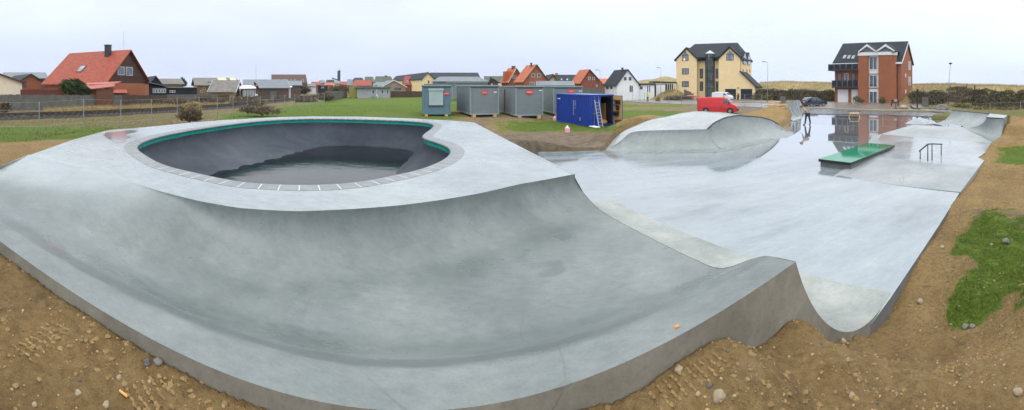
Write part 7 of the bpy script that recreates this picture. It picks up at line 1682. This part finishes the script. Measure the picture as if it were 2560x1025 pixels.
# ============================================================ people
def person(label, px, D, rz, J, mats, extra=None, z=0.0):
    """J: joints of the standing skeleton in local metres; one skinned body, clothes as its children"""
    t = thing('person', label, 'person', PD(px, D, z), rz)
    def skin(name, chain, rad, m, par):
        me = bpy.data.meshes.new(name); keys = list(rad); idx = {k: i for i, k in enumerate(keys)}
        me.from_pydata([J[k] for k in keys], [(idx[a], idx[b]) for a, b in chain], []); me.update(); o = bpy.data.objects.new(name, me); COL.objects.link(o); o.parent = par; me.materials.append(M[m])
        sk = o.modifiers.new('skin', 'SKIN'); sk.use_smooth_shade = True
        for i, k in enumerate(keys): r = rad[k]; me.skin_vertices[0].data[i].radius = (r, r) if not isinstance(r, tuple) else r
        me.skin_vertices[0].data[0].use_root = True; sb = o.modifiers.new('sub', 'SUBSURF'); sb.levels = 2; sb.render_levels = 2; return o
    body = skin('body', [('pelvis', 'waist'), ('waist', 'chest'), ('chest', 'neck'), ('neck', 'head'), ('head', 'crown'), ('chest', 'sh_l'), ('sh_l', 'el_l'), ('el_l', 'wr_l'), ('wr_l', 'ha_l'), ('chest', 'sh_r'), ('sh_r', 'el_r'), ('el_r', 'wr_r'), ('wr_r', 'ha_r'), ('pelvis', 'hip_l'), ('hip_l', 'kn_l'), ('kn_l', 'an_l'), ('an_l', 'to_l'), ('pelvis', 'hip_r'), ('hip_r', 'kn_r'), ('kn_r', 'an_r'), ('an_r', 'to_r')],
        dict(pelvis=.13, waist=.125, chest=.14, neck=.055, head=.095, crown=.08, sh_l=.06, el_l=.045, wr_l=.032, ha_l=.035, sh_r=.06, el_r=.045, wr_r=.032, ha_r=.035, hip_l=.085, kn_l=.058, an_l=.042, to_l=.035, hip_r=.085, kn_r=.058, an_r=.042, to_r=.035), 'skinc', t)
    skin('jacket', [('pelvis', 'waist'), ('waist', 'chest'), ('chest', 'sh_l'), ('sh_l', 'el_l'), ('el_l', 'wr_l'), ('chest', 'sh_r'), ('sh_r', 'el_r'), ('el_r', 'wr_r'), ('chest', 'neckb')], dict(pelvis=.17, waist=.175, chest=.20, sh_l=.105, el_l=.078, wr_l=.055, sh_r=.105, el_r=.078, wr_r=.055, neckb=.09), mats[0], t)
    skin('trousers', [('pelvis', 'hip_l'), ('hip_l', 'kn_l'), ('kn_l', 'an_l'), ('pelvis', 'hip_r'), ('hip_r', 'kn_r'), ('kn_r', 'an_r')], dict(pelvis=.155, hip_l=.105, kn_l=.08, an_l=.068, hip_r=.105, kn_r=.08, an_r=.068), mats[1], t)
    for s in 'lr':
        a, b = Vector(J['an_'+s]), Vector(J['to_'+s]); mb = MB(); mb.tube([a+Vector((0, 0, -.0)), a.lerp(b, .5)+Vector((0, 0, -.02)), b], .055, 8, r2=.04); mb.build('boot', M['rubber'], t, smooth=True)
        h = Vector(J['ha_'+s]); w = Vector(J['wr_'+s]); d = (h-w).normalized(); sd = d.cross(Vector((0, 1, .2))).normalized(); mb = MB()
        for q in range(4): o_ = sd*(-.027+.018*q); mb.tube([h+o_, h+o_+d*(.045-.004*abs(q-1.5))+Vector((0, -.008, 0)), h+o_*.8+d*.05+Vector((0, -.028, -.01))], .009, 5)
        mb.tube([h-sd*.03-d*.02, h-sd*.05+d*.02, h-sd*.04+d*.045+Vector((0, -.02, 0))], .01, 5); mb.build('fingers', M['skinc'], body)
    hd = Vector(J['head']); fd = Vector(J.get('face', (0, -1, 0))).normalized(); sd = fd.cross(Vector((0, 0, 1))).normalized()
    mb = MB(); mb.tube([hd+fd*.09+Vector((0, 0, .03)), hd+fd*.125], .014, 6, r2=.02); mb.build('nose', M['skinc'], body)
    mb = MB(); 
    for s in (-1, 1): MB().tube([hd+fd*.085+sd*.035*s+Vector((0, 0, .03)), hd+fd*.098+sd*.035*s+Vector((0, 0, .03))], .012, 6).build('eye', M['black'], body)
    mb = MB(); mb.tube([hd+fd*.092-sd*.025-Vector((0, 0, .04)), hd+fd*.092+sd*.025-Vector((0, 0, .04))], .007, 5); mb.build('mouth', M['redtrim'], body)
    return t, J
M['skinc'] = mat('skin', (.45, .25, .17), .6, .08); M['jbeige'] = mat('beige_jacket', (.32, .26, .20), .85, .25, 6, .4, 20); M['tnavy'] = mat('navy_trousers', (.012, .018, .032), .8, .2, 6); M['hiviz'] = mat('yellow_jacket', (.48, .72, .01), .6, .1, 6); M['capg'] = mat('grey_cap', (.13, .12, .12), .8, .2)
# worker stooping to the left over a long-handled squeegee; seen from behind and the side
J = dict(pelvis=(.0, 0, .93), waist=(-.10, 0, 1.08), chest=(-.26, 0, 1.28), neckb=(-.36, 0, 1.37), neck=(-.39, -.0, 1.40), head=(-.47, 0, 1.46), crown=(-.52, 0, 1.56), face=(-.85, -.1, -.5),
    sh_l=(-.28, -.20, 1.28), el_l=(-.36, -.26, 1.02), wr_l=(-.42, -.22, .80), ha_l=(-.45, -.20, .74), sh_r=(-.22, .20, 1.30), el_r=(.12, .34, 1.30), wr_r=(.06, .26, 1.12), ha_r=(.02, .22, 1.06),
    hip_l=(-.10, -.1, .88), kn_l=(-.17, -.10, .48), an_l=(-.22, -.08, .09), to_l=(-.38, -.10, .04), hip_r=(.10, .1, .88), kn_r=(.17, .10, .48), an_r=(.24, .10, .09), to_r=(.12, .12, .04))
wk, _ = person('worker in beige jacket and dark trousers stooping over a long pole on the wet plaza', 2019, 32.6, -th(2019), J, ('jbeige', 'tnavy'))
mb = MB(); mb.tube([(-.60, 0, 1.50), (-.54, 0, 1.60), (-.46, 0, 1.62), (-.42, 0, 1.52)], .09, 10, r2=.085); cp = mb.build('cap', M['capg'], wk, smooth=True); mb = MB(); mb.tube([(-.60, 0, 1.53), (-.70, 0, 1.47)], .05, 6, r2=.04); mb.build('cap_peak', M['capg'], cp)
sq_ = thing('squeegee', 'long handled squeegee held by the stooping worker, reaching to the floor', 'squeegee', PD(2019, 32.6, 0), -th(2019)); mb = MB(); mb.tube([(-.30, -.16, 1.0), (-.45, -.20, .74), (-1.5, -.30, .03)], .013, 6); mb.build('handle', M['steel'], sq_); box('blade', M['rubber'], sq_, -1.53, -1.48, -.6, .0, .005, .06)
# second worker far off in a yellow jacket
J2 = dict(pelvis=(0, 0, .92), waist=(0, 0, 1.08), chest=(0, .0, 1.30), neckb=(0, -.02, 1.46), neck=(0, -.02, 1.5), head=(0, -.04, 1.62), crown=(0, -.03, 1.72), face=(0, -1, -.1),
    sh_l=(-.2, 0, 1.38), el_l=(-.30, -.08, 1.12), wr_l=(-.30, -.26, .98), ha_l=(-.30, -.33, .95), sh_r=(.2, 0, 1.38), el_r=(.30, -.02, 1.12), wr_r=(.33, -.12, .90), ha_r=(.33, -.15, .83),
    hip_l=(-.1, 0, .88), kn_l=(-.11, -.04, .48), an_l=(-.12, 0, .09), to_l=(-.13, -.16, .04), hip_r=(.1, 0, .88), kn_r=(.11, -.02, .48), an_r=(.12, .03, .09), to_r=(.14, -.13, .04))
wk2, _ = person('person in bright yellow jacket and dark trousers standing by the road fence', 1619, 78, -th(1619)+.2, J2, ('hiviz', 'tnavy'), z=.08)
mb = MB(); mb.lathe([(.105, .0), (.10, .06), (.05, .11), (.01, .12)], (0, -.035, 1.66), 12); mb.build('hair', M['black'], wk2, smooth=True)
# ============================================================ wet air
hz = MB().box(-1400, 1400, -1400, 1400, -3.0, 45).build('haze', None)
m = bpy.data.materials.new('haze'); m.use_nodes = True; nt = m.node_tree; nt.nodes.clear(); o_ = nt.nodes.new('ShaderNodeOutputMaterial'); pv = nt.nodes.new('ShaderNodeVolumePrincipled')
pv.inputs['Density'].default_value = 0.0002; pv.inputs['Color'].default_value = (.86, .91, 1, 1); pv.inputs['Anisotropy'].default_value = 0.2; nt.links.new(pv.outputs[0], o_.inputs['Volume'])
hz.data.materials.append(m); tag(hz, kind='stuff')
S.cycles.volume_bounces = 1
